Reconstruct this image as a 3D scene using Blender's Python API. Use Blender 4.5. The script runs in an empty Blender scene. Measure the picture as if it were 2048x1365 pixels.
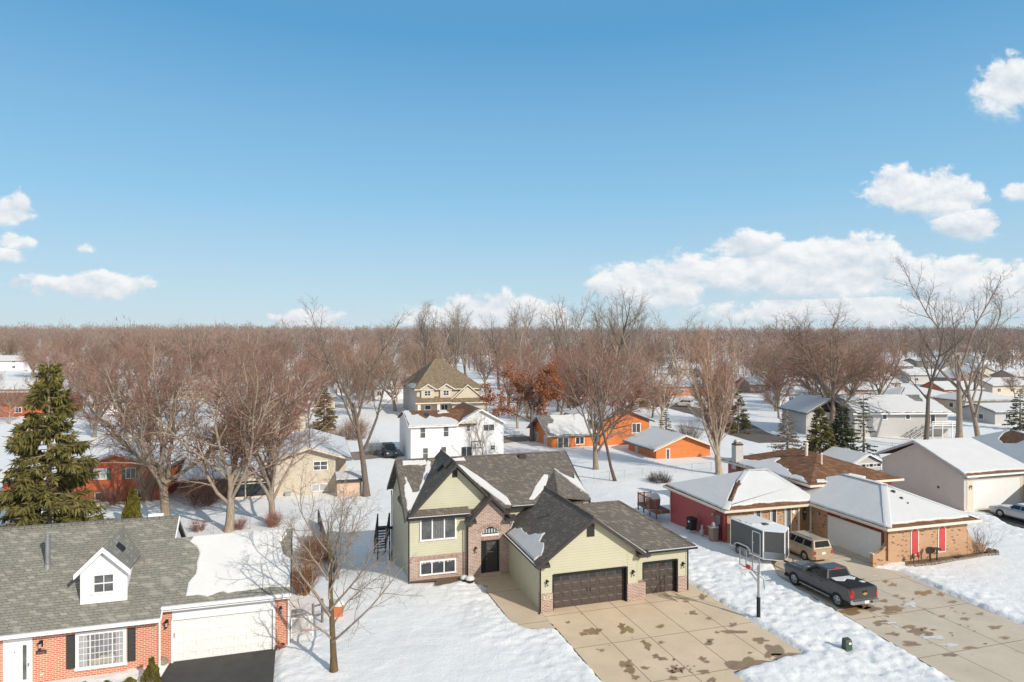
import bpy, bmesh, math, random
import numpy as np
from mathutils import Vector, Matrix
rad = math.radians
S = bpy.context.scene
COL = S.collection
FPX, CAMH, CX, CY = 1320.0, 16.0, 1024.0, 682.5

def at(px, py, z=0.0):
    """world x, y of a point of known height seen along a survey bearing"""
    d = FPX * (CAMH - z) / (py - CY)
    return ((px - CX) * d / FPX, d)

# ------------------------------------------------------------------ mesh helpers
WHOLE = {'louvre', 'slats', 'boards', 'blocks', 'brick_trim', 'ridge_cap', 'trunk', 'crown', 'stems', 'needles', 'leaves', 'door_leaf', 'handrail'}
class MB:
    def __init__(s):
        s.v = []; s.f = []
    def face(s, pts):
        n = len(s.v); s.v += [tuple(p) for p in pts]; s.f.append(tuple(range(n, n + len(pts))))
        return s
    def loft(s, a, b, caps=True):
        n = len(s.v); k = len(a)
        s.v += [tuple(p) for p in a] + [tuple(p) for p in b]
        for i in range(k):
            j = (i + 1) % k
            s.f.append((n + i, n + j, n + k + j, n + k + i))
        if caps:
            s.f.append(tuple(range(n + k - 1, n - 1, -1))); s.f.append(tuple(range(n + k, n + 2 * k)))
        return s
    def rings(s, rs, caps=True):
        n = len(s.v); k = len(rs[0])
        for r in rs: s.v += [tuple(p) for p in r]
        for q in range(len(rs) - 1):
            for i in range(k):
                j = (i + 1) % k
                s.f.append((n + q * k + i, n + q * k + j, n + (q + 1) * k + j, n + (q + 1) * k + i))
        if caps:
            s.f.append(tuple(range(n + k - 1, n - 1, -1)))
            m = n + (len(rs) - 1) * k
            s.f.append(tuple(range(m, m + k)))
        return s
    def box(s, x0, x1, y0, y1, z0, z1):
        a = [(x0, y0, z0), (x1, y0, z0), (x1, y1, z0), (x0, y1, z0)]
        return s.loft(a, [(p[0], p[1], z1) for p in a])
    def bbox(s, x0, x1, y0, y1, z0, z1, b=.03):
        """box with chamfered vertical and top edges"""
        def ring(e, z):
            return [(x0 + e + b, y0 + e, z), (x1 - e - b, y0 + e, z), (x1 - e, y0 + e + b, z), (x1 - e, y1 - e - b, z),
                    (x1 - e - b, y1 - e, z), (x0 + e + b, y1 - e, z), (x0 + e, y1 - e - b, z), (x0 + e, y0 + e + b, z)]
        return s.rings([ring(b * .6, z0), ring(0, z0 + b), ring(0, z1 - b), ring(b * .6, z1)])
    def extv(s, pts, v0, v1):      # polygon in (u,z) extruded along v
        return s.loft([(u, v0, z) for u, z in pts], [(u, v1, z) for u, z in pts])
    def extu(s, pts, u0, u1):      # polygon in (v,z) extruded along u
        return s.loft([(u0, v, z) for v, z in pts], [(u1, v, z) for v, z in pts])
    def extz(s, pts, z0, z1):
        return s.loft([(x, y, z0) for x, y in pts], [(x, y, z1) for x, y in pts])
    def slab(s, pts, t=.14):       # sloping slab, given by its top outline
        return s.loft([(p[0], p[1], p[2] - t) for p in pts], pts)
    def tube(s, p0, p1, r0, r1=None, n=8):
        r1 = r0 if r1 is None else r1
        return s.path([p0, p1], [r0, r1], n)
    def path(s, pts, rs, n=8):
        if not isinstance(rs, (list, tuple)): rs = [rs] * len(pts)
        P = [Vector(p) for p in pts]; out = []
        d0 = (P[-1] - P[0]).normalized()
        ref = Vector((0, 0, 1)) if abs(d0.z) < .9 else Vector((1, 0, 0))
        for i, p in enumerate(P):
            d = (P[min(i + 1, len(P) - 1)] - P[max(i - 1, 0)]).normalized()
            a = d.cross(ref)
            if a.length < 1e-4: a = d.cross(Vector((0, 1, 0)))
            a.normalize(); b = d.cross(a)
            out.append([tuple(p + (a * math.cos(t) + b * math.sin(t)) * rs[i]) for t in [2 * math.pi * q / n for q in range(n)]])
        return s.rings(out)
    def lathe(s, prof, c=(0, 0, 0), n=14):
        return s.rings([[(c[0] + r * math.cos(2 * math.pi * q / n), c[1] + r * math.sin(2 * math.pi * q / n), c[2] + z) for q in range(n)] for r, z in prof])
    def disc_y(s, x, y0, y1, z, prof, n=20):
        """wheel-like solid with its axis along x"""
        return s.rings([[(xx, y0 + r * math.cos(2 * math.pi * q / n), z + r * math.sin(2 * math.pi * q / n)) for q in range(n)] for xx, r in prof])
    def clusters(s):
        n = len(s.v); par = list(range(n))
        def fd(i):
            while par[i] != i: par[i] = par[par[i]]; i = par[i]
            return i
        for f in s.f:
            r = fd(f[0])
            for k in f[1:]: par[fd(k)] = r
        isl = {}
        for i in range(n): isl.setdefault(fd(i), []).append(i)
        bb = []
        for r, ids in isl.items():
            P = [s.v[i] for i in ids]
            bb.append((r, [min(p[k] for p in P) - .02 for k in range(3)], [max(p[k] for p in P) + .02 for k in range(3)]))
        cl = []
        for r, lo, hi in bb:
            hit = [c for c in cl if any(all(lo[k] <= h2[k] and hi[k] >= l2[k] for k in range(3)) for _, l2, h2 in c)]
            new = [(r, lo, hi)]
            for c in hit: new += c; cl.remove(c)
            cl.append(new)
        return fd, [set(x[0] for x in c) for c in cl]
    def build(s, name, m, parent=None, smooth=False, fix=True):
        if parent is not None and name not in WHOLE and len(s.f) < 2500:
            fd, cl = s.clusters()
            if 1 < len(cl) <= 14:
                first = None
                for c in sorted(cl, key=lambda c: -sum(1 for i in range(len(s.v)) if fd(i) in c)):
                    b = MB(); mp = {}
                    for f in s.f:
                        if fd(f[0]) in c:
                            for i in f:
                                if i not in mp: mp[i] = len(b.v); b.v.append(s.v[i])
                            b.f.append(tuple(mp[i] for i in f))
                    o = b._build(name, m, parent, smooth, fix); first = first or o
                return first
        return s._build(name, m, parent, smooth, fix)
    def _build(s, name, m, parent=None, smooth=False, fix=True):
        me = bpy.data.meshes.new(name)
        me.from_pydata(s.v, [], s.f)
        if fix:
            bm = bmesh.new(); bm.from_mesh(me)
            bmesh.ops.recalc_face_normals(bm, faces=bm.faces)
            bm.to_mesh(me); bm.free()
        if smooth:
            me.polygons.foreach_set('use_smooth', [True] * len(me.polygons))
        me.materials.append(m)
        o = bpy.data.objects.new(name, me); COL.objects.link(o)
        if parent: o.parent = parent
        return o

def tag(o, label=None, cat=None, group=None, kind=None):
    if label: o['label'] = label
    if cat: o['category'] = cat
    if group: o['group'] = group
    if kind: o['kind'] = kind
    return o

def thing(name, label, cat, loc=(0, 0, 0), rz=0.0, group=None):
    o = bpy.data.objects.new(name, None); COL.objects.link(o)
    o.empty_display_size = .3
    o.location = loc; o.rotation_euler = (0, 0, rad(rz))
    return tag(o, label, cat, group)

def dup(root, loc, rz, label=None, group=None, scale=1.0):
    r = root.copy(); COL.objects.link(r)
    r.location = loc; r.rotation_euler = (0, 0, rad(rz)); r.scale = (scale,) * 3 if not isinstance(scale, tuple) else scale
    if label: r['label'] = label
    if group: r['group'] = group
    for ch in list(root.children):
        c = ch.copy(); COL.objects.link(c); c.parent = r
        for g in ch.children:
            d = g.copy(); COL.objects.link(d); d.parent = c
    return r

def text_mesh(name, body, size, m, parent, loc, rot, depth=.008):
    cu = bpy.data.curves.new('lettering', 'FONT'); cu.body = body; cu.size = size; cu.extrude = depth
    cu.align_x = 'CENTER'; cu.align_y = 'CENTER'
    t = bpy.data.objects.new('lettering', cu); COL.objects.link(t)
    dg = bpy.context.evaluated_depsgraph_get()
    me = bpy.data.meshes.new_from_object(t.evaluated_get(dg)); me.name = name
    bpy.data.objects.remove(t); bpy.data.curves.remove(cu)
    me.materials.clear(); me.materials.append(m)
    o = bpy.data.objects.new(name, me); COL.objects.link(o); o.parent = parent
    o.location = loc; o.rotation_euler = rot
    return o

# ------------------------------------------------------------------ numpy noise
def _hash(ix, iy, seed):
    h = (ix.astype(np.int64) * 374761393 + iy.astype(np.int64) * 668265263 + seed * 974711) & 0x7fffffff
    h = ((h ^ (h >> 13)) * 1274126177) & 0x7fffffff
    return ((h ^ (h >> 16)) & 0xffff) / 65535.0
def vnoise(x, y, seed=0):
    x = np.asarray(x, float); y = np.asarray(y, float)
    ix = np.floor(x); iy = np.floor(y); fx = x - ix; fy = y - iy
    fx = fx * fx * (3 - 2 * fx); fy = fy * fy * (3 - 2 * fy)
    a = _hash(ix, iy, seed); b = _hash(ix + 1, iy, seed); c = _hash(ix, iy + 1, seed); d = _hash(ix + 1, iy + 1, seed)
    return (a + (b - a) * fx) * (1 - fy) + (c + (d - c) * fx) * fy
def fbm(x, y, seed=0, oct=3):
    t = 0; a = .5; f = 1
    for i in range(oct):
        t = t + a * (vnoise(x * f, y * f, seed + i * 17) - .5); a *= .5; f *= 2.03
    return t
def sstep(a, b, x):
    t = np.clip((np.asarray(x, float) - a) / (b - a), 0, 1); return t * t * (3 - 2 * t)

# ------------------------------------------------------------------ materials
def new_mat(name):
    m = bpy.data.materials.new(name); m.use_nodes = True
    nt = m.node_tree
    b = nt.nodes['Principled BSDF']
    return m, nt, b
def nd(nt, typ, ins=None, **kw):
    n = nt.nodes.new(typ)
    for k, v in kw.items(): setattr(n, k, v)
    if ins:
        for k, v in ins.items():
            if hasattr(v, 'links') or isinstance(v, bpy.types.NodeSocket): nt.links.new(v, n.inputs[k])
            else: n.inputs[k].default_value = v
    return n
def math_(nt, op, a, b=None, clamp=False):
    ins = {0: a}
    if b is not None: ins[1] = b
    n = nd(nt, 'ShaderNodeMath', ins, operation=op); n.use_clamp = clamp
    return n.outputs[0]
def c4(c): return (c[0], c[1], c[2], 1)
def mixc(nt, fac, a, b, mode='MIX'):
    n = nt.nodes.new('ShaderNodeMix'); n.data_type = 'RGBA'; n.blend_type = mode
    for k, v in ((0, fac), (6, a), (7, b)):
        if isinstance(v, bpy.types.NodeSocket): nt.links.new(v, n.inputs[k])
        else: n.inputs[k].default_value = v if k == 0 else c4(v)
    return n.outputs[2]
def ramp(nt, fac, stops):
    n = nt.nodes.new('ShaderNodeValToRGB'); nt.links.new(fac, n.inputs[0])
    e = n.color_ramp.elements
    while len(e) < len(stops): e.new(.5)
    for i, (p, c) in enumerate(stops):
        e[i].position = p; e[i].color = c4(c) if len(c) == 3 else c
    return n.outputs[0]
def bump(nt, b, h, strength=.3, dist=.02):
    n = nd(nt, 'ShaderNodeBump', {'Strength': strength, 'Distance': dist, 'Height': h})
    nt.links.new(n.outputs[0], b.inputs['Normal'])
def oco(nt): return nd(nt, 'ShaderNodeTexCoord').outputs['Object']
def noise(nt, vec, scale, detail=4, rough=.55):
    return nd(nt, 'ShaderNodeTexNoise', {'Vector': vec, 'Scale': scale, 'Detail': detail, 'Roughness': rough}).outputs[0]

def paint(name, c, rough=.5, var=.12, scale=3.0, metal=0.0, bmp=0.0, spec=.5, coat=0.0):
    m, nt, b = new_mat(name)
    v = oco(nt); n1 = noise(nt, v, scale); n2 = noise(nt, v, scale * 9)
    f = math_(nt, 'ADD', math_(nt, 'MULTIPLY', n1, .65), math_(nt, 'MULTIPLY', n2, .35))
    lo = [x * (1 - var) for x in c]; hi = [min(1, x * (1 + var)) for x in c]
    nt.links.new(ramp(nt, f, [(.3, lo), (.7, hi)]), b.inputs['Base Color'])
    b.inputs['Roughness'].default_value = rough; b.inputs['Metallic'].default_value = metal
    b.inputs['Specular IOR Level'].default_value = spec
    b.inputs['Coat Weight'].default_value = coat
    if bmp: bump(nt, b, n2, bmp, .02)
    return m

def wallmap(nt, kz=1.0):
    """(along the wall, height) from object space, for upright or pitched faces"""
    s = nd(nt, 'ShaderNodeSeparateXYZ', {0: oco(nt)})
    u = math_(nt, 'ADD', s.outputs[0], s.outputs[1])
    z = math_(nt, 'MULTIPLY', s.outputs[2], kz)
    return nd(nt, 'ShaderNodeCombineXYZ', {0: u, 1: z}).outputs[0], s

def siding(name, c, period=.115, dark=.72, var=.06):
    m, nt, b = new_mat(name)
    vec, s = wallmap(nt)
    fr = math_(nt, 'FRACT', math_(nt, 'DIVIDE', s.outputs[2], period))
    lap_shadow = math_(nt, 'LESS_THAN', fr, .16)  # shadow line at each lap, put into the colour
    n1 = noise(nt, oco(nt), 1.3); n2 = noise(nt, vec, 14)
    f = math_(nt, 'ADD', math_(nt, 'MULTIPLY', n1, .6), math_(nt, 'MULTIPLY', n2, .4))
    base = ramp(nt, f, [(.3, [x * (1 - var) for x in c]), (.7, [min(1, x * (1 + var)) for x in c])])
    nt.links.new(mixc(nt, math_(nt, 'MULTIPLY', lap_shadow, 1 - dark), base, [x * .3 for x in c]), b.inputs['Base Color'])
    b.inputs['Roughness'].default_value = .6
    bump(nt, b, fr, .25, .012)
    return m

def brick(name, c1, c2, mortar, w=.21, h=.075, msize=.012, dirt=.15, fleck=None):
    m, nt, b = new_mat(name)
    vec, s = wallmap(nt)
    t = nd(nt, 'ShaderNodeTexBrick', {'Vector': vec, 'Color1': c4(c1), 'Color2': c4(c2), 'Mortar': c4(mortar), 'Scale': 1.0,
                                      'Mortar Size': msize, 'Mortar Smooth': .1, 'Brick Width': w, 'Row Height': h, 'Bias': 0.0})
    n = noise(nt, oco(nt), 1.1, 5)
    f = ramp(nt, n, [(.3, [1 - dirt] * 3), (.7, [1 + 0 * dirt] * 3)])
    col = t.outputs[0]
    if fleck:
        t2 = nd(nt, 'ShaderNodeTexBrick', {'Vector': vec, 'Color1': (0, 0, 0, 1), 'Color2': (1, 1, 1, 1), 'Mortar': (0, 0, 0, 1), 'Scale': 1.0, 'Mortar Size': 0.0, 'Brick Width': w, 'Row Height': h, 'Bias': 0.0})
        col = mixc(nt, ramp(nt, t2.outputs[0], [(.9, (0, 0, 0)), (.93, (1, 1, 1))]), col, fleck)
    nt.links.new(mixc(nt, 1.0, col, f, 'MULTIPLY'), b.inputs['Base Color'])
    b.inputs['Roughness'].default_value = .85
    bump(nt, b, math_(nt, 'SUBTRACT', 1.0, t.outputs[1]), .5, .01)
    return m

def shingle(name, c1, c2, c3, w=.34, h=.15, kz=1.75, wear=None):
    m, nt, b = new_mat(name)
    vec, s = wallmap(nt, kz)
    wv = nd(nt, 'ShaderNodeVectorMath', {0: vec, 1: nd(nt, 'ShaderNodeVectorMath', {0: nd(nt, 'ShaderNodeTexNoise', {'Vector': vec, 'Scale': 9.0}).outputs[1], 1: (.05, .03, 0)}, operation='MULTIPLY').outputs[0]}, operation='ADD').outputs[0]
    t = nd(nt, 'ShaderNodeTexBrick', {'Vector': wv, 'Color1': c4(c1), 'Color2': c4(c2), 'Mortar': c4([x * .35 for x in c1]), 'Scale': 1.0,
                                      'Mortar Size': .011, 'Mortar Smooth': .4, 'Brick Width': w, 'Row Height': h, 'Bias': -.1})
    t.offset = .37
    t2 = nd(nt, 'ShaderNodeTexBrick', {'Vector': wv, 'Color1': (0, 0, 0, 1), 'Color2': (1, 1, 1, 1), 'Mortar': (0, 0, 0, 1), 'Scale': 1.0,
                                       'Mortar Size': 0.0, 'Brick Width': w * .77, 'Row Height': h, 'Bias': 0.0})
    pick = ramp(nt, t2.outputs[0], [(.80, (0, 0, 0)), (.86, (1, 1, 1))])
    col = mixc(nt, pick, t.outputs[0], c3)
    n = noise(nt, oco(nt), .8, 5)
    f = ramp(nt, n, [(.3, (.9, .9, .9)), (.7, (1.06, 1.06, 1.06))])
    col = mixc(nt, 1.0, col, f, 'MULTIPLY')
    nt.links.new(col, b.inputs['Base Color'])
    b.inputs['Roughness'].default_value = .93
    b.inputs['Specular IOR Level'].default_value = .2
    bump(nt, b, math_(nt, 'SUBTRACT', 1.0, t.outputs[1]), .6, .015)
    return m

def glass(name, c=(.03, .035, .04), rough=.06):
    m, nt, b = new_mat(name)
    n = noise(nt, oco(nt), 1.7, 3)
    nt.links.new(ramp(nt, n, [(.35, [x * .6 for x in c]), (.7, [x * 1.6 for x in c])]), b.inputs['Base Color'])
    b.inputs['Roughness'].default_value = rough; b.inputs['Specular IOR Level'].default_value = .6
    return m

def snowmat(name, sc=1.0, lump=.35, g=1.0):
    m, nt, b = new_mat(name)
    v = oco(nt)
    n1 = noise(nt, v, 1.2 * sc, 6, .6); n2 = noise(nt, v, 7 * sc, 7, .68)
    nt.links.new(ramp(nt, n1, [(.25, (.765 * g, .765 * g, .755 * g)), (.75, (.835 * g, .835 * g, .82 * g))]), b.inputs['Base Color'])
    b.inputs['Roughness'].default_value = .75; b.inputs['Specular IOR Level'].default_value = .25
    bump(nt, b, math_(nt, 'ADD', n1, math_(nt, 'MULTIPLY', n2, .6)), lump, .16)
    return m

def bark(name, c, var=.35, rnd=.42):
    m, nt, b = new_mat(name)
    v = nd(nt, 'ShaderNodeVectorMath', {0: oco(nt), 1: (6, 6, 1.1)}, operation='MULTIPLY').outputs[0]
    n = noise(nt, v, 1.5, 5, .65)
    base = ramp(nt, n, [(.3, [x * (1 - var) for x in c]), (.7, [min(1, x * (1 + var)) for x in c])])
    oi = nd(nt, 'ShaderNodeObjectInfo').outputs['Random']
    g = ramp(nt, oi, [(0, [1 - rnd] * 3), (1, [1 + rnd * .6] * 3)])
    nt.links.new(mixc(nt, 1.0, base, g, 'MULTIPLY'), b.inputs['Base Color'])
    b.inputs['Roughness'].default_value = .9; b.inputs['Specular IOR Level'].default_value = .15
    bump(nt, b, n, .6, .03)
    return m

def foliage(name, c1, c2, rnd=.25, sc=1.3):
    m, nt, b = new_mat(name)
    n = noise(nt, oco(nt), sc, 4, .6)
    base = ramp(nt, n, [(.32, c1), (.68, c2)])
    oi = nd(nt, 'ShaderNodeObjectInfo').outputs['Random']
    g = ramp(nt, oi, [(0, [1 - rnd] * 3), (1, [1 + rnd] * 3)])
    nt.links.new(mixc(nt, 1.0, base, g, 'MULTIPLY'), b.inputs['Base Color'])
    b.inputs['Roughness'].default_value = .75; b.inputs['Specular IOR Level'].default_value = .2
    return m

M = {}
M['snow'] = snowmat('snow_ground', 1.0, .5)
M['roofsnow'] = snowmat('snow_roof', .6, .22, .78)
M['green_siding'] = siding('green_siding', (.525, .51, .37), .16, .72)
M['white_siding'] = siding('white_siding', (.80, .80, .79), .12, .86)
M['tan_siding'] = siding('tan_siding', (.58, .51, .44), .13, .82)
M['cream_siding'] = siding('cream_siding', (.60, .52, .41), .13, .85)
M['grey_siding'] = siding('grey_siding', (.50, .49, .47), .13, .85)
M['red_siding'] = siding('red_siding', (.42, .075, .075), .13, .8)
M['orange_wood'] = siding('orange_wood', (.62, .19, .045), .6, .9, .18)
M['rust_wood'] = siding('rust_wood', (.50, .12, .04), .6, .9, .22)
M['grey_wood'] = paint('weathered_wood', (.20, .18, .16), .85, .3, 4)
M['brick_pink'] = brick('brick_pink', (.29, .155, .12), (.42, .275, .22), (.58, .51, .44), .26, .095, .016)
M['brick_red'] = brick('brick_red', (.52, .13, .055), (.62, .19, .09), (.70, .54, .44), .24, .09, .014, .1)
M['brick_orange'] = brick('brick_orange', (.44, .24, .12), (.54, .31, .17), (.58, .41, .27), .21, .08, .011, .12, (.20, .105, .06))
M['brick_brown'] = brick('brick_brown', (.27, .13, .09), (.36, .20, .14), (.45, .38, .32))
M['shingle_brown'] = shingle('shingle_brown', (.15, .131, .112), (.168, .147, .126), (.215, .187, .155), .24, .14)
M['shingle_dark'] = M['shingle_brown']
M['shingle_green'] = shingle('shingle_grey_green', (.21, .205, .175), (.255, .246, .21), (.295, .282, .24), .36, .15, 1.7)
M['shingle_rust'] = shingle('shingle_rust', (.175, .085, .047), (.215, .108, .06), (.255, .14, .083), .3, .14)
M['shingle_tan'] = shingle('shingle_tan', (.21, .16, .10), (.26, .20, .13), (.30, .24, .165), .3, .14)
M['shingle_grey'] = shingle('shingle_grey', (.16, .155, .145), (.22, .21, .20), (.28, .27, .26), .3, .14)
M['dark_trim'] = paint('dark_trim', (.045, .038, .034), .45, .2)
M['black'] = paint('black_metal', (.016, .016, .017), .5, .25, 3, 0, 0, .3)
M['bedcover'] = paint('bed_cover_vinyl', (.022, .022, .022), .8, .2, 3, 0, 0, .2)
M['brown_door'] = paint('brown_garage_door', (.075, .058, .05), .5, .2, 2)
M['white_paint'] = paint('white_paint', (.80, .80, .79), .5, .04)
M['cream_paint'] = paint('cream_paint', (.70, .62, .50), .55, .06)
M['white_door'] = paint('white_door', (.78, .78, .76), .45, .04)
M['grey_metal'] = paint('grey_metal', (.33, .33, .33), .4, .15, 3, .6)
M['galv'] = paint('galvanized', (.42, .42, .43), .45, .15, 3, .5)
M['glass'] = glass('window_glass')
M['glass_soft'] = glass('window_glass_grey', (.085, .09, .09), .12)
M['glass_car'] = glass('car_glass', (.012, .013, .015), .05)
M['curtain'] = paint('curtain_cloth', (.42, .43, .43), .9, .25, 8)
M['dark_room'] = paint('dark_interior', (.05, .05, .05), .9, .5, 2)
M['shutter'] = paint('dark_shutter', (.035, .032, .028), .6, .2)
M['red_paint'] = paint('red_paint', (.50, .06, .055), .55, .12)
M['maroon'] = paint('maroon_paint', (.16, .02, .022), .5, .15)
M['green_paint'] = paint('green_paint', (.04, .13, .08), .6, .2)
M['lamp_glass'] = paint('lamp_glass', (.42, .40, .36), .2, .1)
M['bark'] = bark('bark_grey', (.29, .235, .185))
M['bark_dark'] = bark('bark_dark', (.15, .122, .10))
M['bark_tan'] = bark('bark_tan', (.36, .29, .22))
M['bark_olive'] = bark('bark_olive', (.17, .12, .06))
M['twig'] = bark('twig_red_brown', (.36, .222, .162), .3, .42)
M['twig_grey'] = bark('twig_grey_brown', (.27, .225, .185), .3, .42)
M['twig_red'] = bark('twig_maroon', (.36, .185, .135), .3, .42)
M['oakleaf'] = foliage('oak_leaves_orange', (.32, .10, .035), (.52, .20, .085))
M['needle'] = foliage('needles_olive', (.07, .072, .02), (.225, .185, .055))
M['needle_dark'] = foliage('needles_dark', (.04, .055, .026), (.11, .125, .06))
M['needle_pale'] = foliage('needles_pale', (.13, .11, .08), (.22, .18, .13))
M['cedar'] = foliage('cedar_foliage', (.09, .085, .012), (.19, .165, .03), .2, 3)
M['rustbush'] = foliage('dry_bush', (.16, .075, .04), (.30, .16, .085), .25, 3)
M['rubber'] = paint('rubber', (.012, .012, .012), .8, .3)
M['alloy'] = paint('alloy_rim', (.45, .45, .45), .3, .1, 4, .8)
M['chrome'] = paint('chrome', (.55, .55, .54), .2, .08, 4, .9)
M['plate'] = paint('plate_white', (.7, .7, .7), .5, .05)
M['tail_red'] = paint('tail_light', (.55, .012, .012), .15, .1)
M['terracotta'] = paint('terracotta', (.33, .13, .075), .8, .2)
M['stone'] = paint('stone', (.27, .22, .18), .9, .35, 6, 0, .5)
M['mulch'] = paint('mulch', (.14, .095, .055), .95, .5, 8, 0, .8)

# concrete with stains and puddles
def concrete(name, c, stain, wet, jx=None, jy=None, dens=.5):
    m, nt, b = new_mat(name)
    v = oco(nt)
    n1 = noise(nt, v, .35, 6, .6); n2 = noise(nt, v, 14, 3); n3 = noise(nt, v, 1.9, 5, .62)
    base = ramp(nt, n1, [(.3, [x * .86 for x in c]), (.7, [x * 1.06 for x in c])])
    base = mixc(nt, .12, base, ramp(nt, n2, [(.3, (.4, .4, .4)), (.7, (1, 1, 1))]), 'MULTIPLY')
    st = ramp(nt, n3, [(dens + .06, (0, 0, 0)), (dens + .17, (1, 1, 1))])
    base = mixc(nt, math_(nt, 'MULTIPLY', st, .35), base, stain)
    vw = nd(nt, 'ShaderNodeVectorMath', {0: v, 1: (1, .55, 1)}, operation='MULTIPLY').outputs[0]
    n4 = noise(nt, vw, .62, 5, .5)
    pud = ramp(nt, n4, [(dens + .148, (0, 0, 0)), (dens + .16, (1, 1, 1))])
    s = nd(nt, 'ShaderNodeSeparateXYZ', {0: v})
    j = None
    for out, per, off in ((s.outputs[0], jx, 0), (s.outputs[1], jy, 0)):
        if not per: continue
        per, off = per
        fr = math_(nt, 'FRACT', math_(nt, 'DIVIDE', math_(nt, 'ADD', out, off), per))
        d = math_(nt, 'ABSOLUTE', math_(nt, 'SUBTRACT', fr, .5))
        l = math_(nt, 'GREATER_THAN', d, .5 - .024 / per)
        j = l if j is None else math_(nt, 'MAXIMUM', j, l)
    col = mixc(nt, pud, base, wet)
    if j is not None: col = mixc(nt, math_(nt, 'MULTIPLY', j, .85), col, [x * .25 for x in c])
    nt.links.new(col, b.inputs['Base Color'])
    nt.links.new(ramp(nt, pud, [(0, (.85, .85, .85)), (1, (.35, .35, .35))]), b.inputs['Roughness'])
    b.inputs['Specular IOR Level'].default_value = .3
    bump(nt, b, n2, .1, .01)
    return m
M['drive'] = concrete('drive_concrete', (.68, .535, .37), (.34, .22, .12), (.20, .125, .06), (2.27, 0.0), (4.2, .6), .58)
M['drive2'] = concrete('drive_concrete_worn', (.60, .51, .395), (.33, .22, .12), (.21, .14, .075), (3.4, .9), (4.6, 2.2), .55)
M['walk'] = concrete('walk_concrete', (.62, .50, .36), (.40, .29, .18), (.36, .26, .16), None, (5.0, 1.2), .62)
M['asphalt'] = paint('asphalt', (.052, .05, .048), .9, .25, 1.2, 0, .3)
M['road'] = paint('road_grey', (.24, .19, .16), .9, .2, .5)
M['road_dark'] = paint('road_dark', (.12, .10, .088), .9, .2, .5)

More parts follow.
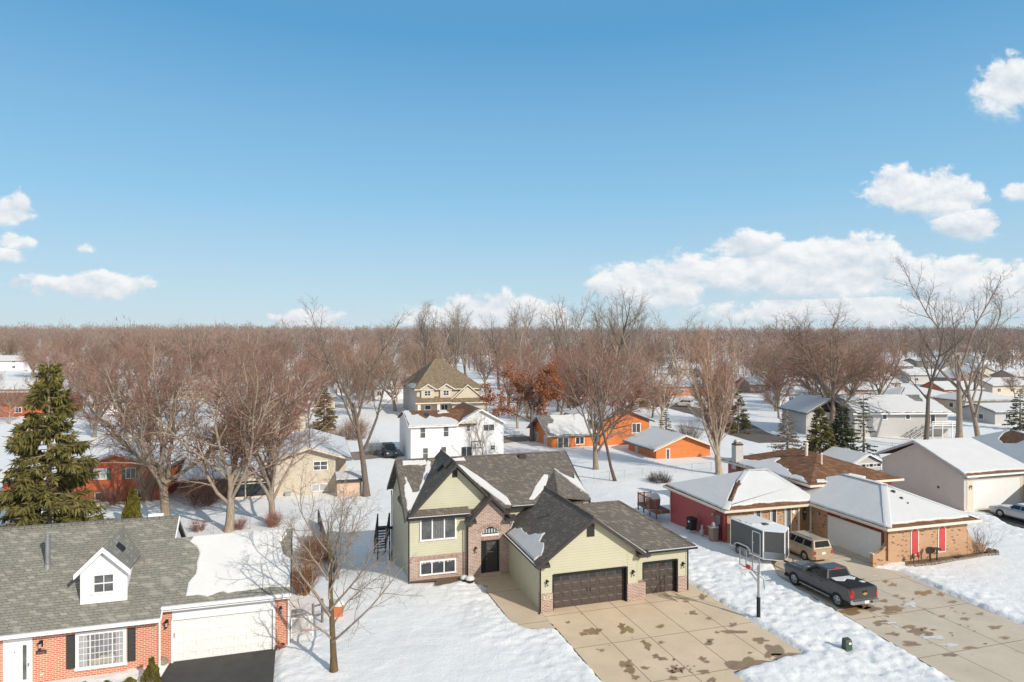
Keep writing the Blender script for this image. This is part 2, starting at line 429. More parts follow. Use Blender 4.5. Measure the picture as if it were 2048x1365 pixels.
# ------------------------------------------------------------------ light, sky, camera
SUN_EL, SHX, SHY = 30.0, -.70, .714          # shadows fall along (SHX, SHY)
def make_world():
    w = bpy.data.worlds.new('World'); S.world = w; w.use_nodes = True
    nt = w.node_tree; nt.nodes.clear()
    out = nd(nt, 'ShaderNodeOutputWorld'); bg = nd(nt, 'ShaderNodeBackground')
    nt.links.new(bg.outputs[0], out.inputs[0])
    sky = nd(nt, 'ShaderNodeTexSky'); sky.sky_type = 'NISHITA'; sky.sun_disc = False
    sky.sun_elevation = rad(SUN_EL)
    sky.sun_rotation = math.atan2(-SHX, -SHY)
    sky.altitude = 200; sky.air_density = SKY_AIR; sky.dust_density = SKY_DUST; sky.ozone_density = SKY_OZ
    bg.inputs['Strength'].default_value = SKY_STR
    tc = nd(nt, 'ShaderNodeTexCoord').outputs['Generated']
    s = nd(nt, 'ShaderNodeSeparateXYZ', {0: tc})
    y = math_(nt, 'MAXIMUM', s.outputs[1], .02)
    a = math_(nt, 'DIVIDE', s.outputs[0], y); e = math_(nt, 'DIVIDE', s.outputs[2], y)
    p = nd(nt, 'ShaderNodeCombineXYZ', {0: a, 1: math_(nt, 'MULTIPLY', e, 1.35)}).outputs[0]
    wv = nd(nt, 'ShaderNodeVectorMath', {0: p, 1: nd(nt, 'ShaderNodeVectorMath', {0: nd(nt, 'ShaderNodeTexNoise', {'Vector': p, 'Scale': 9.0, 'Detail': 3.0}).outputs[1], 1: (.05, .03, 0)}, operation='MULTIPLY').outputs[0]}, operation='ADD').outputs[0]
    up_ = nd(nt, 'ShaderNodeVectorMath', {0: wv, 1: (.004, .016, 0)}, operation='ADD').outputs[0]
    nz = noise(nt, wv, 12, 9, .6); nzu = noise(nt, up_, 12, 4, .55); nz2 = noise(nt, wv, 46, 6, .65)
    wob = math_(nt, 'ADD', math_(nt, 'MULTIPLY', math_(nt, 'SUBTRACT', nz, .5), 2.5), math_(nt, 'MULTIPLY', math_(nt, 'SUBTRACT', nz2, .5), .8))
    best = None; vert = None
    for (px, py, wx, hu, hd, k) in CLOUDS:
        a0 = (px - CX) / FPX; e0 = (CY - py) / FPX
        da = math_(nt, 'DIVIDE', math_(nt, 'SUBTRACT', a, a0), wx / FPX)
        de = math_(nt, 'SUBTRACT', e, e0)
        dd = math_(nt, 'ADD', math_(nt, 'DIVIDE', math_(nt, 'MAXIMUM', de, 0.0), hu / FPX), math_(nt, 'DIVIDE', math_(nt, 'MINIMUM', de, 0.0), hd / FPX))
        r = math_(nt, 'SQRT', math_(nt, 'ADD', math_(nt, 'MULTIPLY', da, da), math_(nt, 'MULTIPLY', dd, dd)))
        f = math_(nt, 'MAXIMUM', math_(nt, 'SUBTRACT', k, math_(nt, 'MULTIPLY', r, k)), -1.0)
        if best is None: best, vert = f, dd
        else:
            g = math_(nt, 'GREATER_THAN', f, best)
            vert = math_(nt, 'ADD', math_(nt, 'MULTIPLY', dd, g), math_(nt, 'MULTIPLY', vert, math_(nt, 'SUBTRACT', 1.0, g)))
            best = nd(nt, 'ShaderNodeMath', {0: best, 1: f, 2: .10}, operation='SMOOTH_MAX').outputs[0]
    dens = math_(nt, 'ADD', best, math_(nt, 'MULTIPLY', wob, .78))
    low = math_(nt, 'MULTIPLY', math_(nt, 'MINIMUM', vert, 0.0), -1.0)
    width = math_(nt, 'ADD', .30, math_(nt, 'MULTIPLY', low, .5))
    t = math_(nt, 'DIVIDE', math_(nt, 'SUBTRACT', dens, .03), width, True)
    alpha = math_(nt, 'MULTIPLY', math_(nt, 'MULTIPLY', t, t), math_(nt, 'SUBTRACT', 3.0, math_(nt, 'MULTIPLY', t, 2.0)))
    # sunlit tops, greyer bellies
    sh = math_(nt, 'ADD', math_(nt, 'MULTIPLY', math_(nt, 'SUBTRACT', nz, nzu), 3.6), math_(nt, 'ADD', .60, math_(nt, 'MULTIPLY', vert, .22)), True)
    ccol = mixc(nt, sh, (6.0, 6.8, 7.6), (9.5, 9.5, 9.45))
    grad = ramp(nt, s.outputs[2], [(0, (6.8, 8.1, 8.7)), (.07, (5.2, 7.2, 8.4)), (.2, (2.95, 5.85, 8.3)), (.42, (1.05, 3.6, 6.6)), (1, (2.2, 3.2, 4.6))])  # zenith, out of view, paled to make the shade less blue
    tint = mixc(nt, .88, sky.outputs[0], grad)
    tint = mixc(nt, math_(nt, 'MULTIPLY', math_(nt, 'SUBTRACT', .15, s.outputs[1], True), 2.5, True), tint, (5.2, 5.5, 5.9))  # pale sky added unseen behind the camera, to make the shade less blue
    front = math_(nt, 'MULTIPLY', math_(nt, 'GREATER_THAN', s.outputs[1], .02), math_(nt, 'GREATER_THAN', s.outputs[2], -.02))
    al = math_(nt, 'MULTIPLY', alpha, math_(nt, 'MULTIPLY', front, .95))
    nt.links.new(mixc(nt, al, tint, ccol), bg.inputs[0])
SKY_AIR, SKY_DUST, SKY_OZ, SKY_STR = 1.0, .6, 3.0, .1
SKY_TINT = (1.0, 1.0, 1.0)
CLOUDS = [  # bearing and height in survey units: centre x, y, half width, rise, drop, weight
    (2020, 175, 105, 62, 66, 1.0), (1835, 398, 150, 72, 50, .95), (1935, 455, 90, 42, 40, .8), (2040, 385, 50, 25, 20, .6),
    (1620, 555, 330, 95, 60, 1.15), (1300, 575, 150, 62, 60, 1.0), (1500, 500, 130, 40, 40, .8), (1950, 570, 230, 65, 60, 1.0), (1750, 620, 420, 40, 45, .8),
    (990, 640, 215, 60, 60, .9), (630, 645, 95, 34, 40, .8), (185, 575, 135, 36, 30, .85), (20, 430, 62, 45, 35, .85), (35, 482, 50, 22, 24, .6),
    (30, 570, 50, 18, 16, .5), (172, 500, 26, 18, 14, .45), (10, 510, 45, 18, 18, .5)]
make_world()
sun = bpy.data.lights.new('sun', 'SUN'); sun.energy = 4.0; sun.angle = rad(.5); sun.color = (1.0, .93, .83)
so = bpy.data.objects.new('sun', sun); COL.objects.link(so)
_d = Vector((SHX * math.cos(rad(SUN_EL)), SHY * math.cos(rad(SUN_EL)), -math.sin(rad(SUN_EL))))
so.rotation_euler = _d.to_track_quat('-Z', 'Y').to_euler()
so.location = (40, -40, 60)
cam = bpy.data.cameras.new('camera'); cam.sensor_width = 36; cam.lens = 36 * FPX / 2048; cam.clip_end = 8000
co = bpy.data.objects.new('camera', cam); COL.objects.link(co)
co.location = (0, 0, CAMH); co.rotation_euler = (rad(90), 0, 0)
S.camera = co
S.view_settings.view_transform = 'Standard'; S.view_settings.look = 'None'; S.view_settings.gamma = 1; S.view_settings.exposure = .05
S.cycles.max_bounces = 5; S.cycles.diffuse_bounces = 3; S.cycles.transparent_max_bounces = 6
# ------------------------------------------------------------------ frames of the three plots along the street
class Frame:
    def __init__(s, o, yaw): s.o = o; s.yaw = yaw; s.c = math.cos(rad(yaw)); s.s = math.sin(rad(yaw))
    def w(s, u, v): return (s.o[0] + u * s.c - v * s.s, s.o[1] + u * s.s + v * s.c)
    def l(s, x, y): return ((x - s.o[0]) * s.c + (y - s.o[1]) * s.s, -(x - s.o[0]) * s.s + (y - s.o[1]) * s.c)
FM = Frame((1.706, 38.837), 17.2)
FL = Frame((-16.855, 32.772), 17.2)
FR = Frame((26.74, 47.0), 16.5)

def elev(x, y):
    """lie of the land without its snow"""
    x = np.asarray(x, float); y = np.asarray(y, float)
    u, v = FM.l(x, y)
    drop = 1.6 * sstep(7.5, 18, v) * (1 - .7 * sstep(9, 20, u)) * (1 - sstep(112, 150, y))
    left = -sstep(-150, -40, x) + 1
    rise = 4 * sstep(200, 420, y) + (9.5 + 8 * vnoise(x / 210, y * 0 + y / 500, 5)) * sstep(430, 900, y)
    return -drop + rise + 2.2 * left * sstep(180, 300, y)
def elev1(x, y): return float(elev(x, y))

P_DRIVE = [(0, .6), (6.3, .6), (6.4, 1.0), (9.95, 1.0), (9.98, 2.1), (10.9, 2.0), (11.12, -8.7), (6.45, -9.3), (6.25, -16), (.1, -16), (.1, -1.8), (0, -1.5)]
P_WALK = [(0, -1.9), (0, 6.35), (-2.5, 6.35), (-2.4, 5.4), (-1.9, 4.9), (-2.2, 4.3), (-2.05, -.8), (-1.55, -1.75), (-.9, -2.05), (.12, -2.2), (.12, -1.9)]
P_ASPH = [(-.1, .4), (-.3, -2), (-.35, -14), (5.0, -14), (4.82, .4)]
W_DRIVE2 = [at(*p) for p in [(1535, 1104), (1556, 1150), (1610, 1186), (1674, 1222), (1740, 1262), (1805, 1299), (1970, 1400), (2260, 1360), (2048, 1254), (1900, 1190), (1798, 1143), (1745, 1136), (1764, 1119), (1659, 1089), (1642, 1080), (1600, 1074)]]
P_DRIVE2 = [FR.l(*p) for p in W_DRIVE2]
W_DRIVE3 = [at(*p) for p in [(1944, 1019), (2060, 1003), (2300, 1060), (2300, 1130), (2020, 1052), (1985, 1030)]]
W_POLYS = [[FM.w(*p) for p in P_DRIVE], [FM.w(*p) for p in P_WALK], [FL.w(*p) for p in P_ASPH], W_DRIVE2, W_DRIVE3]

def sdf(X, Y, poly):
    d = np.full(X.shape, 1e9); ins = np.zeros(X.shape, bool); n = len(poly)
    for i in range(n):
        ax, ay = poly[i]; bx, by = poly[(i + 1) % n]
        ex, ey = bx - ax, by - ay
        t = np.clip(((X - ax) * ex + (Y - ay) * ey) / (ex * ex + ey * ey), 0, 1)
        d = np.minimum(d, np.hypot(X - ax - t * ex, Y - ay - t * ey))
        c = (ay > Y) != (by > Y)
        with np.errstate(divide='ignore', invalid='ignore'):
            xi = ax + (Y - ay) * ex / (ey if ey else 1e-9)
        ins ^= c & (X < xi)
    return np.where(ins, -d, d)

def snow_top(X, Y):
    """ground with its snow cover"""
    X = np.asarray(X, float); Y = np.asarray(Y, float)
    sd = np.full(X.shape, 1e9)
    near = (Y < 75) & (X > -40) & (X < 70)
    for k, P in enumerate(W_POLYS):
        q = sdf(X, Y, P); sd = np.minimum(sd, q)
    wob = .28 * fbm(X * 1.3, Y * 1.3, 3, 3) + .10 * fbm(X * 5, Y * 5, 8, 2)
    e = sd + wob * sstep(-1, .2, sd)
    cover = sstep(-.02, .24, e)
    lump = sstep(.05, .35, e) * (1 - sstep(1.2, 3.2, e))
    u, v = FM.l(X, Y)
    strip = sstep(10.6, 11.4, u) * (1 - sstep(17.5, 18.5, u)) * (1 - sstep(8, 12, v))
    rough = np.maximum(lump, strip * .8)
    h = .10 + .22 * fbm(X * .22, Y * .22, 21, 3) + .05 * fbm(X * 1.1, Y * 1.1, 4, 3)
    h = h + rough * (.08 + .14 * fbm(X * 2.6, Y * 2.6, 11, 3) + .16 * np.abs(fbm(X * 5.5, Y * 5.5, 31, 2)))
    tread = sstep(.1, .3, e) * (1 - sstep(2.2, 4.5, e)) + strip * .9
    h = h - .03 * tread * sstep(.58, .72, vnoise(X * 2.6, Y * 2.6, 51)) - .03 * tread * sstep(.6, .75, vnoise(X * 4.3, Y * 4.3, 57))
    h = np.maximum(h, .04)
    return elev(X, Y) + np.where(sd < 60, cover * h - .05 * (1 - cover), h)

def graded(a, b, step, lo, hi, g=1.07, s0=None):
    c = list(np.arange(a, b + 1e-6, step)); s = s0 or step; x = c[-1]
    while x < hi: s = s * g; x += s; c.append(x)
    s = s0 or step; x = c[0]
    while x > lo: s = s * g; x -= s; c.insert(0, x)
    return np.array(c)
gx = graded(-27, 48, .155, -1700, 1700, 1.075)
gy = graded(27, 66, .155, -60, 1380, 1.05)
X, Y = np.meshgrid(gx, gy)
Z = snow_top(X, Y)
nx, ny = len(gx), len(gy)
me = bpy.data.meshes.new('ground')
vv = np.stack([X, Y, Z], -1).reshape(-1, 3).astype(np.float32)
idx = np.arange(nx * ny).reshape(ny, nx)
q = np.stack([idx[:-1, :-1], idx[:-1, 1:], idx[1:, 1:], idx[1:, :-1]], -1).reshape(-1, 4)
me.vertices.add(len(vv)); me.vertices.foreach_set('co', vv.ravel())
me.loops.add(q.size); me.loops.foreach_set('vertex_index', q.ravel().astype(np.int32))
me.polygons.add(len(q)); me.polygons.foreach_set('loop_start', np.arange(0, q.size, 4, dtype=np.int32))
me.polygons.foreach_set('use_smooth', np.ones(len(q), bool)); me.update(); me.validate()
me.materials.append(M['snow'])
ground = bpy.data.objects.new('ground', me); COL.objects.link(ground); ground['kind'] = 'structure'

def sheet(name, fr, poly, m, z=.02):
    o = MB().face([(u, v, z) for u, v in poly]).build(name, m)
    o.location = (fr.o[0], fr.o[1], 0); o.rotation_euler = (0, 0, rad(fr.yaw)); o['kind'] = 'structure'
    return o
sheet('driveway', FM, P_DRIVE, M['drive'], .02)
sheet('path', FM, P_WALK, M['walk'], .026)
sheet('driveway', FL, P_ASPH, M['asphalt'], .02)
sheet('driveway', FR, P_DRIVE2, M['drive2'], .02)
sheet('driveway', FR, [FR.l(*p) for p in W_DRIVE3], M['asphalt'], .02)

def ribbon(name, pts, w, m, dz=.22):
    """road laid on the land along pts"""
    P = []
    for i in range(len(pts) - 1):
        (x0, y0), (x1, y1) = pts[i], pts[i + 1]
        k = max(2, int(math.hypot(x1 - x0, y1 - y0) / 2.5))
        P += [(x0 + (x1 - x0) * t / k, y0 + (y1 - y0) * t / k) for t in range(k)]
    P.append(pts[-1])
    b = MB(); Ls = []; Rs = []
    for i, (x, y) in enumerate(P):
        a = P[max(i - 1, 0)]; c = P[min(i + 1, len(P) - 1)]
        dx, dy = c[0] - a[0], c[1] - a[1]; l = math.hypot(dx, dy); nx_, ny_ = -dy / l, dx / l
        hw = w / 2 + .35 * (vnoise(x * .6, y * .6, 2) - .5)
        zz = max(float(snow_top(np.array([x + nx_ * o]), np.array([y + ny_ * o]))[0]) for o in (-hw, 0, hw)) + .03
        Ls.append((x + nx_ * hw, y + ny_ * hw, zz)); Rs.append((x - nx_ * hw, y - ny_ * hw, zz))
    n = len(P); b.v = Ls + Rs
    b.f = [(i, n + i, n + i + 1, i + 1) for i in range(n - 1)]
    o = b.build(name, m, None, True); o['kind'] = 'structure'
    return o
back_street = ribbon('road', [at(-300, 962, -1.45), at(380, 930, -1.4), at(600, 916, -1.3), at(700, 909, -1.2), at(800, 901, -1.1), at(1010, 884, -.9), at(1060, 880, -.8)], 7.0, M['road'])
curve_street = ribbon('road', [at(1290, 806, 0), at(1370, 818, 0), at(1420, 832, -.2), at(1462, 850, -.4), at(1500, 872, -.6), at(1560, 890, -.7)], 7.5, M['road_dark'])
# ------------------------------------------------------------------ building parts shared by all houses
def framed_window(par, u0, u1, z0, z1, v, fm=None, pm=None, nv=1, nh=0, fw=.09, proud=.05, muntin=.0, mm=None):
    """window in a wall facing the street (-v): frame with mullions, pane behind it"""
    fm = fm or M['white_paint']; pm = pm or M['glass']
    b = MB(); f = v - proud
    b.box(u0, u1, f, v + .03, z1 - fw, z1); b.box(u0 - .02, u1 + .02, f - .02, v + .03, z0, z0 + fw)
    b.box(u0, u0 + fw, f, v + .03, z0 + fw, z1 - fw); b.box(u1 - fw, u1, f, v + .03, z0 + fw, z1 - fw)
    for i in range(1, nv):
        c = u0 + (u1 - u0) * i / nv; b.box(c - fw * .4, c + fw * .4, f + .004, v + .03, z0 + fw, z1 - fw)
    for i in range(1, nh + 1):
        c = z0 + (z1 - z0) * i / (nh + 1); b.box(u0 + fw, u1 - fw, f + .008, v + .03, c - fw * .35, c + fw * .35)
    w = b.build('window', fm, par)
    MB().box(u0 + fw * .8, u1 - fw * .8, v - .02, v + .025, z0 + fw * .8, z1 - fw * .8).build('pane', pm, w)
    return w
def side_window(par, v0, v1, z0, z1, u, sgn=-1, fm=None, pm=None, nh=0, fw=.09, proud=.05):
    """window in a wall facing -u (sgn -1) or +u"""
    fm = fm or M['white_paint']; pm = pm or M['glass']
    a, c = sorted((u + sgn * proud, u - sgn * .03)); b = MB()
    b.box(a, c, v0, v1, z1 - fw, z1); b.box(a, c, v0, v1, z0, z0 + fw)
    b.box(a, c, v0, v0 + fw, z0 + fw, z1 - fw); b.box(a, c, v1 - fw, v1, z0 + fw, z1 - fw)
    for i in range(1, nh + 1):
        k = z0 + (z1 - z0) * i / (nh + 1); b.box(a, c, v0 + fw, v1 - fw, k - fw * .4, k + fw * .4)
    w = b.build('window', fm, par)
    a, c = sorted((u + sgn * .02, u - sgn * .025))
    MB().box(a, c, v0 + fw * .8, v1 - fw * .8, z0 + fw * .8, z1 - fw * .8).build('pane', pm, w)
    return w

def panel_door(par, u0, u1, z0, z1, v, m, rows, cols, glassrow=False, gm=None, name='garage_door'):
    """sectional garage door facing the street with raised panels"""
    b = MB().box(u0, u1, v, v + .06, z0, z1)
    rh = (z1 - z0) / rows; cw = (u1 - u0) / cols
    for r in range(rows):
        if r: b.box(u0 + .01, u1 - .01, v - .012, v, z0 + r * rh - .012, z0 + r * rh + .012)
        for c in range(cols):
            if glassrow and r == rows - 1: continue
            a, d = u0 + c * cw, z0 + r * rh
            b.loft([(a + .10, v, d + .10), (a + cw - .10, v, d + .10), (a + cw - .10, v, d + rh - .10), (a + .10, v, d + rh - .10)],
                   [(a + .14, v - .03, d + .14), (a + cw - .14, v - .03, d + .14), (a + cw - .14, v - .03, d + rh - .14), (a + .14, v - .03, d + rh - .14)])
    o = b.build(name, m, par)
    if glassrow:
        g = MB(); d = z0 + (rows - 1) * rh
        for c in range(cols):
            a = u0 + c * cw; n = 6; t = .10
            pts = [(a + .07, d + .08), (a + cw - .07, d + .08)]
            for i in range(n + 1):
                x = a + cw - .07 - (cw - .14) * i / n
                pts.append((x, d + rh - .16 + t * math.sin(math.pi * i / n)))
            g.extv(pts, v - .012, v + .004)
        g.build('pane', gm or M['glass'], o)
    return o

def wall_lantern(par, u, v, z, m=None, s=1.0, name='wall_lamp'):
    b = MB(); m = m or M['black']
    b.box(u - .06 * s, u + .06 * s, v - .02, v, z - .14 * s, z + .14 * s)
    b.path([(u, v, z + .10 * s), (u, v - .12 * s, z + .17 * s), (u, v - .17 * s, z + .12 * s)], .018 * s, 6)
    b.lathe([(.02 * s, .16 * s), (.10 * s, .09 * s), (.10 * s, .07 * s), (.03 * s, .07 * s)], (u, v - .17 * s, z), 10)
    b.lathe([(.03 * s, -.2 * s), (.055 * s, -.17 * s), (.055 * s, -.15 * s), (.03 * s, -.15 * s)], (u, v - .17 * s, z), 10)
    o = b.build(name, m, par)
    MB().lathe([(.04 * s, -.12 * s), (.06 * s, .05 * s), (.03 * s, .055 * s)], (u, v - .17 * s, z), 10).build('lamp_glass', M['lamp_glass'], o)
    return o

def downspout(par, pts, m, r=.045):
    return MB().path(pts, r, 6).build('downspout', m, par)

def snow_patch(par, zf, poly, t=.07, amp=.09, seed=0, name='snow_cover', step=.2, m=None, straight=()):
    """snow lying on a plane: ragged outline, rounded rim. zf(u,v) gives the plane's height"""
    pts = []; n = len(poly)
    for i in range(n):
        a = poly[i]; c = poly[(i + 1) % n]; L = math.hypot(c[0] - a[0], c[1] - a[1]); k = max(1, int(L / step))
        nx_, ny_ = -(c[1] - a[1]) / max(L, 1e-6), (c[0] - a[0]) / max(L, 1e-6)
        for j in range(k):
            q = j / k; x, y = a[0] + (c[0] - a[0]) * q, a[1] + (c[1] - a[1]) * q
            w = 0 if i in straight else amp * 2 * (float(vnoise(x * 1.9 + seed * 7.3, y * 1.9, seed)) + .6 * float(vnoise(x * 5.1, y * 5.1, seed + 3)) + .35 * float(vnoise(x * 11, y * 11, seed + 5)) - .97)
            pts.append((x + nx_ * w, y + ny_ * w))
    A = sum(p[0] * q_[1] - q_[0] * p[1] for p, q_ in zip(pts, pts[1:] + pts[:1]))
    sg = 1 if A > 0 else -1; ins = []; k = len(pts)
    for i, p in enumerate(pts):
        a = pts[i - 1]; c = pts[(i + 1) % k]; dx, dy = c[0] - a[0], c[1] - a[1]; l = math.hypot(dx, dy) or 1
        ins.append((p[0] - sg * dy / l * t * .7, p[1] + sg * dx / l * t * .7))
    b = MB()
    b.rings([[(x, y, zf(x, y) - .02) for x, y in pts], [(x, y, zf(x, y) + t * .55) for x, y in pts], [(x, y, zf(x, y) + t) for x, y in ins]])
    return b.build(name, m or M['roofsnow'], par)

def snow_ridge(par, p0, p1, r=.09):
    d = (Vector(p1) - Vector(p0)).normalized(); a = d.cross(Vector((0, 0, 1))).normalized(); n = a.cross(d)
    b = MB(); rs = []
    for k in range(9):
        t = k / 8; c = Vector(p0).lerp(Vector(p1), t); q = r * (1 + .25 * (float(vnoise(c.x * 2.1, c.y * 2.1, 5)) - .5))
        rs.append([tuple(c + a * (q * 3.2 * math.cos(w)) + n * (q * .42 * math.sin(w))) for w in [2 * math.pi * i / 8 for i in range(8)]])
    return b.rings(rs).build('snow_cover', M['roofsnow'], par, True)
def rake(b, u0, z0, u1, z1, v0, v1, h=.22):
    b.extv([(u0, z0 - h), (u1, z1 - h), (u1, z1), (u0, z0)], v0, v1)

# ------------------------------------------------------------------ green sided house in the middle
def green_house():
    h = thing('suburban_house', 'pale green sided house with brown shingles, brick entry and a brown three-car garage', 'house', (FM.o[0], FM.o[1], 0), FM.yaw)
    g = M['green_siding']; sh = M['shingle_brown']; dk = M['dark_trim']
    # walls
    b = MB()
    b.box(-6.7, 6.0, 7.62, 16, -2.6, 4.45)
    b.extu([(7.64, 4.3), (15.9, 4.3), (11.6, 6.95)], -6.68, 5.96)
    b.box(-6.7, -2.9, 6.8, 7.6, 1.8, 4.5)
    b.extv([(-6.55, 4.62), (-.75, 4.62), (-3.65, 7.5)], 6.95, 11.9)
    b.box(0, 6.35, .34, 8, -.3, 3.0)
    b.extv([(.05, 3.0), (6.5, 3.0), (3.25, 5.3)], .02, 8.2)
    b.box(0, .72, 0, .36, 1.08, 3.0); b.box(.7, 5.66, .01, .36, 2.17, 3.0); b.box(5.64, 6.32, 0, .36, 1.06, 3.0)
    b.box(6.34, 10.0, .74, 7.6, -.3, 3.0)
    b.box(6.32, 6.88, .4, .76, 1.06, 3.0); b.box(6.86, 9.42, .41, .76, 2.14, 3.0); b.box(9.4, 10.0, .4, .76, 1.0, 3.0)
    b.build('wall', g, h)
    b = MB()
    b.box(-6.73, -2.88, 6.77, 7.55, -.6, 1.82)
    b.box(-.02, .74, -.03, .4, -.2, 1.1); b.box(5.62, 6.86, -.03, .42, -.2, 1.08); b.box(6.3, 6.9, .37, .8, -.2, 1.07); b.box(9.38, 10.03, .37, .8, -.2, 1.02)
    # entry: two piers, arch, gable
    b.box(-2.86, -1.98, 6.42, 7.7, -.3, 4.05); b.box(-.66, .06, 6.42, 7.7, -.3, 4.05)
    b.box(-1.98, -.66, 6.42, 7.7, 2.56, 2.86)
    arch = [(-1.98, 2.86), (-1.98, 3.15)]
    arch = []
    for i in range(11):
        t = i / 10; arch.append((-1.94 + 1.24 * t, 3.13 + .32 * math.sin(math.pi * t)))
    b.extv([(-1.98, 2.86)] + [(-1.98, 4.05), (-.66, 4.05), (-.66, 2.86), (-.70, 2.86)] + arch[::-1] + [(-1.94, 2.86)], 6.42, 6.6)
    b.box(-1.98, -.66, 6.6, 7.7, 2.86, 4.05)
    b.extv([(-2.8, 4.05), (0.02, 4.05), (-1.35, 5.38)], 6.42, 8.5)
    b.build('brick_wall', M['brick_pink'], h)
    # soldier courses
    sold = brick('brick_soldier', (.34, .20, .16), (.44, .29, .235), (.56, .5, .43), .3, .3)
    b = MB(); k = 26
    for i in range(k):
        u = -6.35 + i * 3.0 / k; b.box(u, u + .075, 6.745, 6.775, 1.5, 1.71)
    b.build('brick_trim', sold, h); b = MB()
    for i in range(15):
        t0, t1 = math.pi * (i + .12) / 15, math.pi * (i + .88) / 15
        def ap(t, r): return (-1.32 - (.64 + r) * math.cos(t), 3.12 + (.34 + r) * math.sin(t))
        b.extv([ap(t0, .02), ap(t1, .02), ap(t1, .22), ap(t0, .22)], 6.39, 6.43)
    b.build('brick_trim', sold, h); b = MB()
    for i in range(14):
        u = -1.98 + i * 1.32 / 14; b.box(u, u + .07, 6.395, 6.425, 2.58, 2.80)
    b.build('brick_trim', sold, h)
    # stoop and door
    MB().box(-2.5, -.02, 6.0, 6.75, -.1, .16).box(-2.05, -.6, 6.38, 6.75, .16, .33).build('stoop', M['walk'], h)
    d = MB().box(-1.97, -.67, 6.63, 6.72, .33, 2.56)
    d.box(-1.97, -1.72, 6.60, 6.65, .33, 2.56)
    door = d.build('front_door', M['black'], h)
    MB().box(-1.60, -.80, 6.605, 6.64, .40, 2.48).build('door_leaf', paint('door_leaf', (.035, .034, .034), .35, .2), door)
    MB().box(-1.52, -.88, 6.585, 6.61, 1.85, 2.35).build('pane', M['glass_soft'], door)
    MB().box(-1.45, -1.1, 6.57, 6.60, 1.70, 1.74).lathe([(.03, 0), (.035, .02), (.02, .05)], (-1.53, 6.58, 1.25), 8).build('handle', M['chrome'], door)
    # arched transom
    b = MB().extv([(-1.92, 2.92), (-.72, 2.92)] + [(p[0], p[1] - .03) for p in arch[::-1]], 6.53, 6.58)
    tr = b.build('window', M['glass'], h)
    MB().box(-1.96, -.68, 6.44, 6.58, 2.84, 2.95).box(-1.94, -1.88, 6.5, 6.58, 2.95, 3.14).box(-.76, -.70, 6.5, 6.58, 2.95, 3.14).build('frame', M['white_paint'], tr)
    c = MB()
    for i in range(6): c.box(-1.82 + i * .19, -1.71 + i * .19, 6.515, 6.535, 3.02, 3.30)
    c.build('curtain', M['curtain'], tr)
    wall_lantern(h, -2.36, 6.42, 2.05)
    # big front windows
    w = framed_window(h, -6.05, -3.6, 2.78, 4.36, 6.8, pm=M['glass_soft'], nv=3, fw=.1, proud=.09)
    c = MB(); [c.box(-5.2 + i * .11, -5.13 + i * .11, 6.765, 6.785, 2.9, 4.25) for i in range(7)]; c.build('curtain', paint('sheer_curtain', (.17, .175, .18), .9, .4, 9), w)
    w = framed_window(h, -6.07, -3.63, .52, 1.48, 6.77, pm=M['glass'], nv=3, fw=.09, proud=.09)
    c = MB()
    for i in range(12): c.box(-5.95 + i * .19, -5.82 + i * .19, 6.735, 6.752, 1.27 + .03 * (i % 3), 1.38)
    c.build('curtain', M['curtain'], w)
    # gable vents
    def vent(u0, u1, z0, z1, v):
        b = MB().box(u0, u1, v - .05, v + .01, z0, z1)
        o = b.build('gable_vent', dk, h); l = MB()
        for i in range(8):
            z = z0 + .05 + (z1 - z0 - .1) * i / 8; l.box(u0 + .04, u1 - .04, v - .075, v - .045, z, z + .03)
        l.build('louvre', M['black'], o)
    vent(-3.83, -3.49, 6.84, 7.34, 6.95); vent(2.94, 3.42, 4.22, 4.98, .02)
    # garage doors with black jambs
    j = MB()
    for (a, c, t, v) in ((.72, 5.64, 2.17, .05), (6.88, 9.40, 2.14, .45)):
        j.box(a - .02, a + .07, v - .05, v + .33, .0, t); j.box(c - .1, c + .02, v - .05, v + .33, 0, t); j.box(a + .07, c - .1, v - .05, v + .33, t - .07, t + .03)
    j.build('door_jamb', M['black'], h)
    for (a, c, n) in ((.79, 5.54, 8), (6.95, 9.30, 4)):
        v = .30 if n == 8 else .70
        dd = panel_door(h, a, c, .03, 2.1, v, M['brown_door'], 4, n, True)
        m_ = (a + c) / 2; hb = MB()
        for s_ in (-.12, .12):
            hb.path([(m_ + s_, v - .03, .85), (m_ + s_, v - .07, .9), (m_ + s_, v - .07, 1.05), (m_ + s_, v - .03, 1.1)], .015, 5)
        hb.build('handle', M['black'], dd)
    for u, v in ((.36, 0), (5.98, 0), (9.72, .4)): wall_lantern(h, u, v, 1.78, s=.95)
    # house number
    pl = MB().box(.14, .62, -.06, -.03, .78, .98).build('number_plaque', M['cream_paint'], h)
    text_mesh('numerals', '2235', .2, M['black'], pl, (.38, -.064, .88), (rad(90), 0, 0))
    # roofs
    mz = lambda u, v: 7.35 - .6 * abs(11.5 - v)
    b = MB()
    b.slab([(-7.05, 6.55, mz(0, 6.55)), (-2.6, 6.55, mz(0, 6.55)), (-2.6, 6.95, mz(0, 6.95)), (6.15, 6.95, mz(0, 6.95)), (6.15, 11.5, 7.35), (-7.05, 11.5, 7.35)], .16)
    b.slab([(-7.05, 11.5, 7.35), (6.15, 11.5, 7.35), (6.15, 16.5, mz(0, 16.5)), (-7.05, 16.5, mz(0, 16.5))], .16)
    lz = lambda u, v: 7.85 - 1.03 * abs(u + 3.65)
    for s_ in (-1, 1):
        e = -3.65 + s_ * 3.2
        b.slab([(-3.65, 6.42, 7.85), (e, 6.42, lz(e, 0)), (e, 12.0, lz(e, 0)), (-3.65, 12.0, 7.85)], .17)
